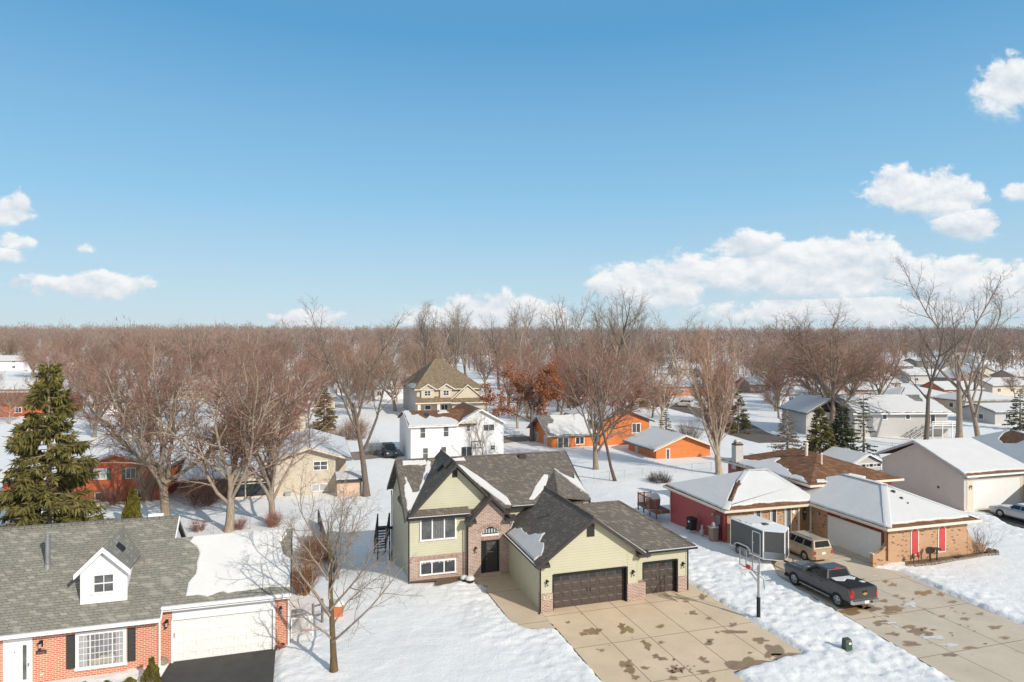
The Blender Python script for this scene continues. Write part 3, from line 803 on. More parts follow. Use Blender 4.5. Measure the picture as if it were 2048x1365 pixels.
    b.slab([(-6.75, 6.38, 4.5), (-2.75, 6.38, 4.5), (-2.75, 7.0, 4.86), (-6.75, 7.0, 4.86)], .1)
    pz = lambda u, v: 5.62 - 1.0 * abs(u + 1.35)
    for s_ in (-1, 1):
        e = -1.35 + s_ * 1.68
        b.slab([(-1.35, 6.02, 5.62), (e, 6.02, pz(e, 0)), (e, 8.7, pz(e, 0)), (-1.35, 8.7, 5.62)], .15)
    gz = lambda u, v: 5.45 - .714 * abs(u - 3.25)
    b.slab([(3.25, -.35, 5.45), (-.32, -.35, gz(-.32, 0)), (-.32, 7.8, gz(-.32, 0)), (3.25, 8.9, 5.45)], .16)
    b.slab([(3.25, -.35, 5.45), (6.78, -.35, gz(6.78, 0)), (6.78, 8.2, gz(6.78, 0)), (3.25, 8.9, 5.45)], .16)
    # higher roof behind the garage ridge
    A = (4.55, 9.75, mz(0, 9.75) + .02)
    B_ = (3.25, 8.9, 5.45); C_ = (3.25, 5.6, 5.45); D_ = (6.35, 7.1, 4.72)
    b.slab([A, B_, C_, D_], .2); b.slab([A, (2.3, 7.3, 4.85), B_], .2)
    sz = 2.97
    b.slab([(6.1, .02, sz), (10.42, .02, sz), (7.05, 4.0, 5.13), (3.3, 4.0, 5.13)], .15)
    b.slab([(10.42, .02, sz), (10.42, 8.0, sz), (7.05, 4.0, 5.13)], .15)
    b.slab([(10.42, 8.0, sz), (5.8, 8.0, sz), (3.3, 4.0, 5.13), (7.05, 4.0, 5.13)], .15)
    roof = b.build('roof', sh, h)
    # ridge caps
    b = MB()
    for p0, p1 in (((-7.05, 11.5, 7.37), (6.15, 11.5, 7.37)), ((-3.65, 6.42, 7.87), (-3.65, 12, 7.87)), ((-1.35, 6.02, 5.63), (-1.35, 8.6, 5.63)), ((3.25, -.35, 5.47), (3.25, 8.9, 5.47)), ((7.05, 4, 5.14), (10.42, .02, sz + .01)), ((3.4, 4, 5.14), (7.05, 4, 5.14))):
        b.tube(p0, p1, .07, .07, 6)
    b.build('ridge_cap', sh, roof)
    b = MB()
    for (u, v) in ((-4.35, 8.5), (-4.0, 7.7)):
        z = lz(u, v); b.loft([(u - .22, v - .2, z - .1), (u + .22, v - .2, z + .3), (u + .22, v + .2, z + .3), (u - .22, v + .2, z - .1)], [(u - .3, v - .2, z + .05), (u + .12, v - .2, z + .45), (u + .12, v + .2, z + .45), (u - .3, v + .2, z + .05)])
    z = mz(0, 11.1); b.box(2.2, 2.75, 11.0, 11.4, z - .1, z + .22); z = gz(2.0, 4); b.box(1.85, 2.0, 4, 4.15, z, z + .12)
    b.build('roof_vent', dk, roof)
    # fascia, rakes, gutters
    b = MB()
    for (uc, zc, w_, v, e) in ((-3.65, 7.86, 3.24, 6.36, 1.03), (-1.35, 5.63, 1.71, 5.96, 1.0), (3.25, 5.46, 3.58, -.41, .714)):
        for s_ in (-1, 1):
            a = uc + s_ * w_
            rake(b, *((a, zc - e * w_, uc, zc) if s_ < 0 else (uc, zc, a, zc - e * w_)), v, v + .07, .24)
    for s_ in (-1, 1):
        for u0 in (-7.11, 6.14):
            q = [(11.5, 7.36), (11.5 + s_ * 5.0, 7.36 - 3.0)]; q.sort()
            b.extu([(q[0][0], q[0][1] - .24), (q[1][0], q[1][1] - .24), (q[1][0], q[1][1]), (q[0][0], q[0][1])], u0, u0 + .07)
    # boxed eave returns
    for (u0, u1, v0, v1, z) in ((-.42, .42, -.45, .0, 2.76), (6.2, 6.98, -.45, .02, 2.76), (-3.12, -2.4, 5.9, 6.42, 3.86), (-.35, .42, 5.9, 6.42, 3.86)):
        b.box(u0, u1, v0, v1, z, z + .16)
        b.loft([(u0, v0, z + .16), (u1, v0, z + .16), (u1, v1, z + .16), (u0, v1, z + .16)], [(u0, v1 - .02, z + .32), (u1, v1 - .02, z + .32), (u1, v1, z + .32), (u0, v1, z + .32)])
    b.build('fascia', dk, h)
    b = MB()
    b.box(-6.85, -2.8, 6.26, 6.38, 4.36, 4.49); b.box(-.42, -.32, -.3, 7.6, 2.78, 2.9); b.box(6.75, 10.5, -.1, .02, 2.83, 2.96); b.box(.36, 1.9, 6.83, 6.95, 4.46, 4.6)
    b.box(10.42, 10.52, -.1, 8, 2.83, 2.96)
    gut = b.build('gutter', M['black'], h)
    MB().box(-6.86, -2.8, 6.25, 6.33, 4.49, 4.52).box(6.75, 10.5, -.11, -.03, 2.96, 2.99).box(.36, 1.9, 6.82, 6.9, 4.6, 4.63).box(-.43, -.36, -.3, 7.4, 2.9, 2.93).build('snow_rim', M['roofsnow'], gut)
    for P in ([(-6.78, 6.72, 4.4), (-6.78, 6.72, .1), (-6.85, 6.5, -.05)], [(-.06, -.05, 2.8), (-.06, -.05, .1), (-.2, -.25, .05)], [(-6.8, 16.0, 4.2), (-6.8, 15.7, 3.8), (-6.8, 15.7, -1.4)], [(-2.92, 6.36, 3.9), (-2.92, 6.36, .05)], [(10.08, .36, 2.85), (10.08, .36, .1)]):
        downspout(h, P, M['black'])
    MB().box(6.28, 6.34, -.015, .0, 1.08, 3.0).box(-.02, .05, -.02, .06, 1.1, 2.98).box(9.95, 10.03, .375, .46, 1.02, 2.98).box(-6.73, -6.64, 6.77, 6.86, 1.82, 4.5).build('corner_trim', M['green_siding'], h)
    # snow lying in the valleys and along the eaves
    snow_patch(roof, mz, [(-6.8, 7.0), (-6.35, 7.2), (-5.5, 8.3), (-4.95, 9.6), (-4.5, 11.2), (-4.75, 11.35), (-5.3, 9.9), (-5.75, 8.7), (-6.2, 8.6), (-6.55, 10.0), (-6.75, 9.0)], .07, .06, 2)
    snow_patch(roof, mz, [(-6.6, 11.0), (-4.9, 11.0), (-4.9, 11.4), (-6.6, 11.42)], .06, .06, 9)
    snow_patch(roof, mz, [(-3.0, 11.15), (-1.9, 11.1), (-2.0, 11.4), (-3.05, 11.42)], .06, .05, 4)
    snow_patch(roof, mz, [(-2.95, 10.9), (-2.8, 10.6), (-.1, 7.1), (.35, 7.0), (.2, 7.6), (-1.0, 9.2), (-2.3, 10.7)], .08, .03, 5)
    snow_patch(roof, gz, [(-.25, .5), (.2, .3), (.7, 1.2), (.55, 2.0), (1.2, 2.4), (.75, 3.2), (.45, 3.6), (.5, 5.2), (.3, 6.0), (-.25, 6.1)], .09, .08, 6, straight=(9,))
    snow_patch(roof, gz, [(-.2, 6.6), (.1, 6.4), (.8, 7.4), (.6, 7.7), (-.1, 7.6)], .08, .05, 8)
    snow_patch(roof, lambda u, v: gz(u, v) + .03, [(6.6, -.3), (6.75, -.3), (4.2, 2.2), (3.9, 2.3)], .05, .02, 3)
    snow_patch(roof, mz, [(1.75, 7.35), (2.1, 7.3), (3.3, 8.3), (3.9, 9.3), (3.6, 9.4), (2.6, 8.4)], .08, .03, 7)
    snow_patch(roof, lambda u, v: mz(u, v) + .04, [(4.55, 9.8), (4.75, 9.5), (5.6, 8.2), (6.3, 7.2), (6.1, 8.4), (5.95, 9.3), (5.75, 8.75), (5.2, 9.15)], .09, .03, 11)
    pl4 = np.linalg.solve(np.array([[B_[0], B_[1], 1], [A[0], A[1], 1], [D_[0], D_[1], 1]]), np.array([B_[2], A[2], D_[2]]))
    bz = lambda u, v: pl4[0] * u + pl4[1] * v + pl4[2] + .03
    snow_patch(roof, bz, [(3.3, 8.7), (3.3, 6.1), (3.65, 6.4), (3.75, 8.3)], .1, .05, 12)
    snow_patch(roof, bz, [(4.6, 7.1), (5.6, 7.3), (5.9, 7.7), (5.2, 7.75), (4.9, 7.5)], .08, .05, 13)
    # deck stairs at the back corner
    b = MB()
    for i in range(9):
        b.box(-7.85, -6.95, 16.6 + .0 + i * .3 - .3, 16.9 + i * .3 - .3, 1.3 - i * .3 - .05, 1.3 - i * .3)
    for u in (-7.85, -6.95):
        b.loft([(u - .03, 16.2, 1.1), (u + .03, 16.2, 1.1), (u + .03, 19.2, -1.9), (u - .03, 19.2, -1.9)], [(u - .03, 16.2, 1.4), (u + .03, 16.2, 1.4), (u + .03, 19.2, -1.6), (u - .03, 19.2, -1.6)])
        b.loft([(u - .04, 16.2, 2.25), (u + .04, 16.2, 2.25), (u + .04, 19.2, -.75), (u - .04, 19.2, -.75)], [(u - .04, 16.2, 2.35), (u + .04, 16.2, 2.35), (u + .04, 19.2, -.65), (u - .04, 19.2, -.65)])
        for i in range(14):
            v = 16.25 + i * .22; z = 1.2 - (v - 16.2); b.box(u - .02, u + .02, v - .02, v + .02, z, z + 1.1)
    b.box(-7.95, -4.5, 16.0, 16.3, 1.15, 1.3); b.box(-7.9, -7.8, 16.1, 16.2, -1.7, 2.4); b.box(-6.98, -6.88, 16.1, 16.2, -1.7, 2.4)
    b.build('stairs', M['black'], h)
    return h
green_house()
# ------------------------------------------------------------------ red brick house at the left edge
def brick_house():
    h = thing('brick_house', 'orange-red brick house with grey-green shingles, white dormer and attached white garage', 'house', (FL.o[0], FL.o[1], 0), FL.yaw)
    rd = M['brick_red']; wp = M['white_paint']
    rz = lambda u, v: 2.66 + .745 * (v + .92)
    b = MB()
    b.box(-15, -.55, -.4, 8.3, -.5, 2.75)
    b.box(-.56, -.0, 0, 6.2, -.4, 2.75); b.box(4.74, 5.4, 0, 6.2, -.4, 2.75); b.box(-.02, 4.76, .22, 6.2, -.4, 2.75)
    b.build('brick_wall', rd, h)
    # white gable above the garage roof and garage header
    b = MB()
    b.extu([(-.35, 2.72), (8.2, 2.72), (3.95, 6.1)], -14.9, -.56)
    b.extu([(-.05, 2.75), (6.1, 2.75), (2.8, 5.1)], -.5, 5.36)
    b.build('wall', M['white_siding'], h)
    MB().box(-.02, 4.78, -.02, .2, 2.12, 2.74).box(-.06, .03, -.03, .2, 0, 2.12).box(4.70, 4.80, -.03, .2, 0, 2.12).build('trim', wp, h)
    # roofs
    b = MB()
    b.slab([(-15.2, -.92, 2.66), (-.38, -.92, 2.66), (-.38, 4.0, rz(0, 4)), (-15.2, 4.0, rz(0, 4))], .14)
    b.slab([(-15.2, 4.0, rz(0, 4)), (-.38, 4.0, rz(0, 4)), (-.38, 8.9, 2.66), (-15.2, 8.9, 2.66)], .14)
    gzz = lambda u, v: rz(u, v) if v < 2.82 else rz(0, 2.82) - .745 * (v - 2.82)
    b.slab([(-.42, -.42, rz(0, -.42) - .004), (5.55, -.42, rz(0, -.42) - .004), (5.55, 2.82, rz(0, 2.82)), (-.42, 2.82, rz(0, 2.82))], .14)
    b.slab([(-.42, 2.82, rz(0, 2.82)), (5.55, 2.82, rz(0, 2.82)), (5.55, 6.6, gzz(0, 6.6)), (-.42, 6.6, gzz(0, 6.6))], .14)
    roof = b.build('roof', M['shingle_green'], h)
    c = MB(); u = -15.1
    while u < -.5: c.box(u, u + .27, 3.86, 4.14, rz(0, 4) - .08, rz(0, 4) + .035); u += .3
    c.build('ridge_cap', M['shingle_green'], roof)
    snow_patch(roof, rz, [(.62, -.08), (1.6, -.12), (2.3, -.06), (3.4, -.13), (4.4, -.08), (5.53, -.14), (5.53, 1.25), (5.2, 1.5), (4.95, 2.1), (5.25, 2.5), (5.2, 2.81), (.5, 2.81), (.4, 2.55), (.72, 2.3), (.95, 1.9), (.85, 1.4), (.9, .9), (.62, .5)], .09, .06, 3, straight=(5, 10))
    # gutters and fascia
    b = MB()
    b.box(-15.2, -.36, -1.05, -.92, 2.50, 2.66); b.box(-15.2, -.38, -.93, -.4, 2.48, 2.53)
    b.box(-.42, 5.6, -.55, -.42, 2.87, 3.02); b.box(-.42, 5.55, -.43, .0, 2.74, 2.80)
    gut = b.build('gutter', wp, h)
    MB().box(5.55, 5.60, -.45, 2.82, 2.78, 2.9).build('trim', M['shutter'], h) if False else None
    b = MB()
    for u0 in (5.55,):
        b.extu([(-.45, rz(0, -.45) - .2), (2.82, rz(0, 2.82) - .2), (2.82, rz(0, 2.82) + .0), (-.45, rz(0, -.45))], u0, u0 + .05)
    b.build('fascia', M['shutter'], h)
    b = MB().extu([(-.9, 2.5), (4.0, rz(0, 4) - .2), (4.0, rz(0, 4) - .005), (-.9, 2.655)], -.378, -.33)
    b.extu([(4.0, rz(0, 4) - .2), (8.9, 2.46), (8.9, 2.66), (4.0, rz(0, 4) - .005)], -.378, -.33).build('fascia', wp, h)
    downspout(h, [(-.5, -.98, 2.5), (-.49, -.47, 2.3), (-.49, -.47, .1)], wp, .05)
    downspout(h, [(5.46, -.46, 2.8), (5.46, -.08, 2.6), (5.46, -.08, .1)], wp, .05)
    # garage door
    b = MB().box(0.03, 4.70, .12, .2, .02, 2.12)
    rows, cols = 4, 8; rh, cw = 2.1 / 4, 4.67 / 8
    for r in range(rows):
        b.box(.03, 4.70, .105, .12, r * rh - .008, r * rh + .01) if r else None
        for q in range(cols):
            a, d = .03 + q * cw, .02 + r * rh
            b.rings([[(a + .09, .12, d + .1), (a + cw - .09, .12, d + .1), (a + cw - .09, .12, d + rh - .1), (a + .09, .12, d + rh - .1)],
                     [(a + .10, .10, d + .11), (a + cw - .10, .10, d + .11), (a + cw - .10, .10, d + rh - .11), (a + .10, .10, d + rh - .11)],
                     [(a + .14, .115, d + .15), (a + cw - .14, .115, d + .15), (a + cw - .14, .115, d + rh - .15), (a + .14, .115, d + rh - .15)]])
    gd = b.build('garage_door', M['white_door'], h)
    MB().box(.05, .08, .09, .12, 1.2, 1.45).build('handle', M['grey_metal'], gd)
    # front door in its white surround
    b = MB().box(-6.95, -5.8, -.46, -.38, 0, 2.24)
    dr = b.build('front_door', wp, h)
    MB().box(-6.76, -5.98, -.49, -.45, .04, 2.1).build('storm_door', M['white_door'], dr)
    MB().box(-6.16, -6.01, -.50, -.485, .35, 1.95).build('pane', M['glass_soft'], dr)
    MB().box(-5.95, -5.9, -.53, -.48, .95, 1.1).box(-6.5, -6.46, -.505, -.49, 1.62, 1.70).build('handle', M['grey_metal'], dr)
    MB().box(-6.75, -5.98, -.50, -.48, .1, .2).build('kick_plate', paint('brass', (.45, .36, .16), .35, .1, 3, .7), dr)
    wall_lantern(h, -5.45, -.4, 1.9, s=1.1); wall_lantern(h, -.25, -.0, 2.05, s=1.1); wall_lantern(h, 5.08, 0, 2.1, s=1.0)
    pl = MB().box(-5.66, -5.24, -.44, -.40, 1.42, 1.58).lathe([(.12, -.02), (.12, .03)], (-5.45, -.42, 1.58), 10).build('number_plaque', M['dark_trim'], h)
    MB().box(-5.58, -5.32, -.452, -.438, 1.45, 1.55).build('plaque_face', paint('bronze', (.14, .11, .06), .5, .2), pl)
    MB().box(-5.5, -5.38, -.43, -.4, .42, .5).build('outlet_cover', M['cream_paint'], h)
    # picture window: lit room front, curtains, grid
    b = MB(); v = -.4
    b.box(-4.05, -1.92, v - .10, v + .02, 2.07, 2.22); b.box(-4.08, -1.89, v - .13, v + .02, .44, .58)
    b.box(-4.05, -3.90, v - .10, v + .02, .58, 2.07); b.box(-2.07, -1.92, v - .10, v + .02, .58, 2.07)
    for u in (-3.45, -2.52): b.box(u - .02, u + .02, v - .08, v + .0, .58, 2.07)
    for i in range(1, 5): b.box(-3.9, -2.07, v - .072, v - .045, .58 + 1.49 * i / 5 - .011, .58 + 1.49 * i / 5 + .011)
    for u in (-3.72, -3.59, -3.25, -3.07, -2.88, -2.70, -2.36, -2.21): b.box(u - .009, u + .009, v - .07, v - .046, .58, 2.07)
    w = b.build('window', wp, h)
    MB().box(-3.91, -2.06, v - .025, v + .01, .57, 2.08).build('pane', glass('window_room', (.16, .16, .17), .1), w)
    c = MB()
    for u0, u1 in ((-3.88, -3.62), (-2.33, -2.09)):
        n = 6
        for i in range(n):
            a = u0 + (u1 - u0) * i / n; c.box(a + .004, a + (u1 - u0) / n - .006, v - .042 - .006 * (i % 2), v - .026, .6, 2.05)
    c.build('curtain', M['curtain'], w)
    MB().extv([(-3.42, .62), (-2.42, .62), (-2.42, .95), (-2.55, 1.1), (-2.7, .98), (-3.0, 1.02), (-3.1, .9), (-3.42, .86)], v - .04, v - .027).build('furniture', paint('sofa', (.36, .33, .29), .9, .4, 5), w)
    b = MB(); [b.box(-4.05 + i * .105, -3.98 + i * .105, v - .06, v - .005, .36, .44) for i in range(20)]
    b.build('sill', rd, h)
    for u0, u1 in ((-4.44, -4.09), (-1.88, -1.54)):
        b = MB().box(u0, u1, v - .04, v + .01, .55, 2.14); 
        for z0, z1 in ((.62, 1.3), (1.38, 2.07)):
            n = 11
            for i in range(n):
                z = z0 + (z1 - z0) * i / n; b.loft([(u0 + .05, v - .045, z), (u1 - .05, v - .045, z), (u1 - .05, v - .042, z + .03), (u0 + .05, v - .042, z + .03)], [(u0 + .05, v - .06, z), (u1 - .05, v - .06, z), (u1 - .05, v - .043, z + .035), (u0 + .05, v - .043, z + .035)])
        b.build('shutter', M['shutter'], h)
    # dormer
    dv = .05; zb = rz(0, dv)
    b = MB()
    b.box(-3.9, -2.1, dv, dv + 3.0, zb - .15, 4.98)
    b.extv([(-3.95, 4.95), (-2.05, 4.95), (-3.0, 5.88)], dv + .003, dv + 3.4)
    dm = b.build('dormer', M['white_siding'], h)
    b = MB()
    dz = lambda u, v: 6.07 - 1.0 * abs(u + 3.0)
    for s_ in (-1, 1):
        e = -3.0 + s_ * 1.14
        b.slab([(-3.0, dv - .26, 6.07), (e, dv - .26, dz(e, 0)), (e, 3.6, dz(e, 0)), (-3.0, 3.75, 6.07)], .1)
    b.build('dormer_roof', M['shingle_green'], dm)
    b = MB()
    rake(b, -4.2, 4.90, -3.0, 6.10, dv - .33, dv - .24, .24); rake(b, -3.0, 6.10, -1.8, 4.90, dv - .33, dv - .24, .24)
    b.box(-4.0, -3.88, dv - .02, dv + .04, zb - .1, 5.0); b.box(-2.12, -2.0, dv - .02, dv + .04, zb - .1, 5.0); b.box(-4.0, -2.0, dv - .025, dv + .02, zb - .12, zb + .08)
    b.box(-3.62, -3.52, dv - .02, dv, 3.75, 4.85); b.box(-2.48, -2.38, dv - .02, dv, 3.75, 4.85); b.box(-3.62, -2.38, dv - .02, dv, 3.68, 3.78); b.box(-3.62, -2.38, dv - .02, dv, 4.82, 4.9)
    b.build('trim', wp, dm)
    b = MB(); b.box(-3.48, -2.52, dv - .08, dv + .02, 4.7, 4.8); b.box(-3.50, -2.50, dv - .1, dv + .02, 3.8, 3.9)
    b.box(-3.48, -3.40, dv - .08, dv + .02, 3.9, 4.7); b.box(-2.6, -2.52, dv - .08, dv + .02, 3.9, 4.7); b.box(-3.4, -2.6, dv - .06, dv, 4.28, 4.33); b.box(-3.015, -2.985, dv - .05, dv, 3.9, 4.7)
    dw = b.build('window', wp, dm) if False else b.build('window', wp, h)
    MB().box(-3.42, -2.58, dv - .03, dv + .01, 3.88, 4.72).build('pane', M['glass_soft'], dw)
    # vents on the roof
    z = rz(0, 1.95)
    b = MB().lathe([(.2, -.15), (.16, .1), (.115, .12), (.115, 1.35), (.15, 1.36), (.15, 1.42), (.1, 1.44), (.13, 1.55), (.09, 1.6)], (-5.95, 1.95, z), 12)
    b.build('vent_pipe', M['grey_metal'], roof)
    z = dz(-2.55, 0); b = MB().loft([(-2.7, .9, dz(-2.7, 0) - .02), (-2.4, .9, dz(-2.4, 0) - .02), (-2.4, 1.4, dz(-2.4, 0) - .02), (-2.7, 1.4, dz(-2.7, 0) - .02)], [(-2.68, .92, dz(-2.7, 0) + .1), (-2.38, .92, dz(-2.4, 0) + .1), (-2.38, 1.38, dz(-2.4, 0) + .1), (-2.68, 1.38, dz(-2.7, 0) + .1)])
    b.build('roof_vent', M['black'], dm)
    MB().tube((-1.95, 4.3, rz(0, 4.0) + .02), (-1.2, 4.3, rz(0, 4.0) + .02), .14, .14, 12).build('roof_vent', M['white_paint'], roof)
    MB().lathe([(.09, -.05), (.09, .08), (.05, .12)], (-1.55, 1.75, rz(0, 1.75)), 8).build('roof_vent', M['stone'], roof)
    return h
brick_house()

def on_left(u, v): return FL.w(u, v)
# lattice screen, pots and bins beside the white garage
x, y = on_left(5.55, .9)
t = thing('lattice_screen', 'white diagonal lattice panel beside the brick garage corner', 'lattice', (x, y, .05), FL.yaw)
b = MB(); W_, H_ = 1.15, 1.15
b.box(0, .06, -.03, .03, 0, H_); b.box(W_ - .06, W_, -.03, .03, 0, H_); b.box(0, W_, -.03, .03, H_ - .06, H_); b.box(0, W_, -.03, .03, 0, .06)
b.build('frame', M['white_paint'], t); b = MB(); st = .125
for s_ in (-1, 1):
    k = -H_
    while k < W_:
        pts = []
        x0, x1 = max(.03, k), min(W_ - .03, k + H_)
        if x1 - x0 > .08:
            z0, z1 = (x0 - k, x1 - k) if s_ > 0 else (H_ - (x0 - k), H_ - (x1 - k))
            b.loft([(x0 - .014, -.004 * s_ - .004, z0), (x0 + .014, -.004 * s_ - .004, z0), (x0 + .014, -.004 * s_ + .003, z0), (x0 - .014, -.004 * s_ + .003, z0)],
                   [(x1 - .014, -.004 * s_ - .004, z1), (x1 + .014, -.004 * s_ - .004, z1), (x1 + .014, -.004 * s_ + .003, z1), (x1 - .014, -.004 * s_ + .003, z1)])
        k += st
b.build('slats', M['white_paint'], t)
x, y = on_left(5.12, -.35)
o = MB().lathe([(.10, 0), (.17, .26), (.20, .27), (.20, .33), (.16, .33), (.15, .25), (.0, .25)], (0, 0, 0), 14).build('flower_pot', M['terracotta']); o.location = (x, y, .06)
tag(o, 'brown clay pot at the foot of the red brick garage pier', 'flower pot')
x, y = on_left(5.85, 2.0)
t = thing('rubbish_bin', 'grey bin behind the white lattice panel', 'bin', (x, y, .05), FL.yaw)
MB().rings([[(-.22, -.22, 0), (.22, -.22, 0), (.22, .22, 0), (-.22, .22, 0)], [(-.28, -.28, .95), (.28, -.28, .95), (.28, .28, .95), (-.28, .28, .95)]]).build('body', M['grey_metal'], t)
MB().bbox(-.31, .31, -.31, .31, .95, 1.05).build('lid', M['galv'], t)
x, y = on_left(6.35, 1.75)
t = thing('storage_tub', 'white storage tub with an orange base behind the lattice panel', 'tub', (x, y, .05), FL.yaw + 12)
MB().lathe([(.30, .22), (.36, .75), (.33, .78), (.0, .80)], (0, 0, 0), 16).build('drum', M['white_paint'], t)
MB().lathe([(.24, 0), (.31, .24)], (0, 0, 0), 16).build('base', paint('orange_tub', (.62, .20, .05), .5, .1), t)
x, y = on_left(8.1, 3.2)
t = thing('planter_stand', 'small orange planter heaped with snow beside the front yard tree', 'planter', (x, y, .05), FL.yaw)
MB().rings([[(-.25, -.2, 0), (.25, -.2, 0), (.25, .2, 0), (-.25, .2, 0)], [(-.3, -.25, .7), (.3, -.25, .7), (.3, .25, .7), (-.3, .25, .7)]]).build('planter_box', paint('orange_box', (.55, .15, .045), .7, .2), t)
MB().lathe([(.36, .68), (.33, .82), (.18, .95), (0, .98)], (0, 0, 0), 12).build('snow_cap', M['roofsnow'], t)
x, y = on_left(7.2, 2.6)
o = MB().box(-.05, .05, -.05, .05, 0, 1.4).box(-.6, -.5, -.05, .05, 0, 1.25).box(-.6, .05, -.03, .03, 1.05, 1.15).box(-.6, .05, -.03, .03, .5, .6).build('garden_rail', M['grey_wood'])
o.location = (x, y, .0); o.rotation_euler = (0, 0, rad(40)); tag(o, 'short weathered wooden rail between two posts behind the lattice panel', 'rail')

# tall wooden fence panel running back between the plots
x0, y0 = at(678, 1158, 0); x1, y1 = at(638, 1040, -1.2)
t = thing('wooden_fence', 'narrow weathered grey board fence running back behind the front yard tree', 'fence', (x0, y0, 0), 0)
b = MB(); n = 60
dx, dy = (x1 - x0), (y1 - y0); L = math.hypot(dx, dy); ux, uy = dx / L, dy / L; px_, py_ = -uy, ux
for i in range(n):
    a = L * i / n; c = a + L / n - .02; z = elev1(x0 + ux * a, y0 + uy * a); top = z + 1.25 + .04 * (i % 3)
    q = [(ux * a - px_ * .015, uy * a - py_ * .015), (ux * c - px_ * .015, uy * c - py_ * .015), (ux * c + px_ * .015, uy * c + py_ * .015), (ux * a + px_ * .015, uy * a + py_ * .015)]
    b.loft([(p[0], p[1], z - .1) for p in q], [(p[0], p[1], top) for p in q])
b.build('boards', M['grey_wood'], t); b = MB()
for i in range(7):
    a = L * i / 6; z = elev1(x0 + ux * a, y0 + uy * a); b.box(ux * a + px_ * .07 - .05, ux * a + px_ * .07 + .05, uy * a + py_ * .07 - .05, uy * a + py_ * .07 + .05, z - .2, z + 1.4)
b.build('posts', M['grey_wood'], t)
# ------------------------------------------------------------------ low house with snowy hipped roofs on the right
def hip(b, u0, u1, v0, v1, ze, apex, t=.16):
    """four sided hip roof; apex = [(u,v,z)] front ridge end and back ridge end, ridge along v, or along u"""
    (a0, a1) = apex
    if abs(a0[0] - a1[0]) < abs(a0[1] - a1[1]):
        F = [[(u0, v0, ze), (u1, v0, ze), a0], [(u1, v0, ze), (u1, v1, ze), a1, a0], [(u1, v1, ze), (u0, v1, ze), a1], [(u0, v1, ze), (u0, v0, ze), a0, a1]]
    else:
        F = [[(u0, v0, ze), (u1, v0, ze), a1, a0], [(u1, v0, ze), (u1, v1, ze), a1], [(u1, v1, ze), (u0, v1, ze), a0, a1], [(u0, v1, ze), (u0, v0, ze), a0]]
    for f in F: b.slab(f, t)
    return F
def plane(f):
    A = np.array([[p[0], p[1], 1] for p in f[:3]]); z = np.array([p[2] for p in f[:3]])
    k = np.linalg.solve(A, z); return lambda u, v: float(k[0] * u + k[1] * v + k[2])

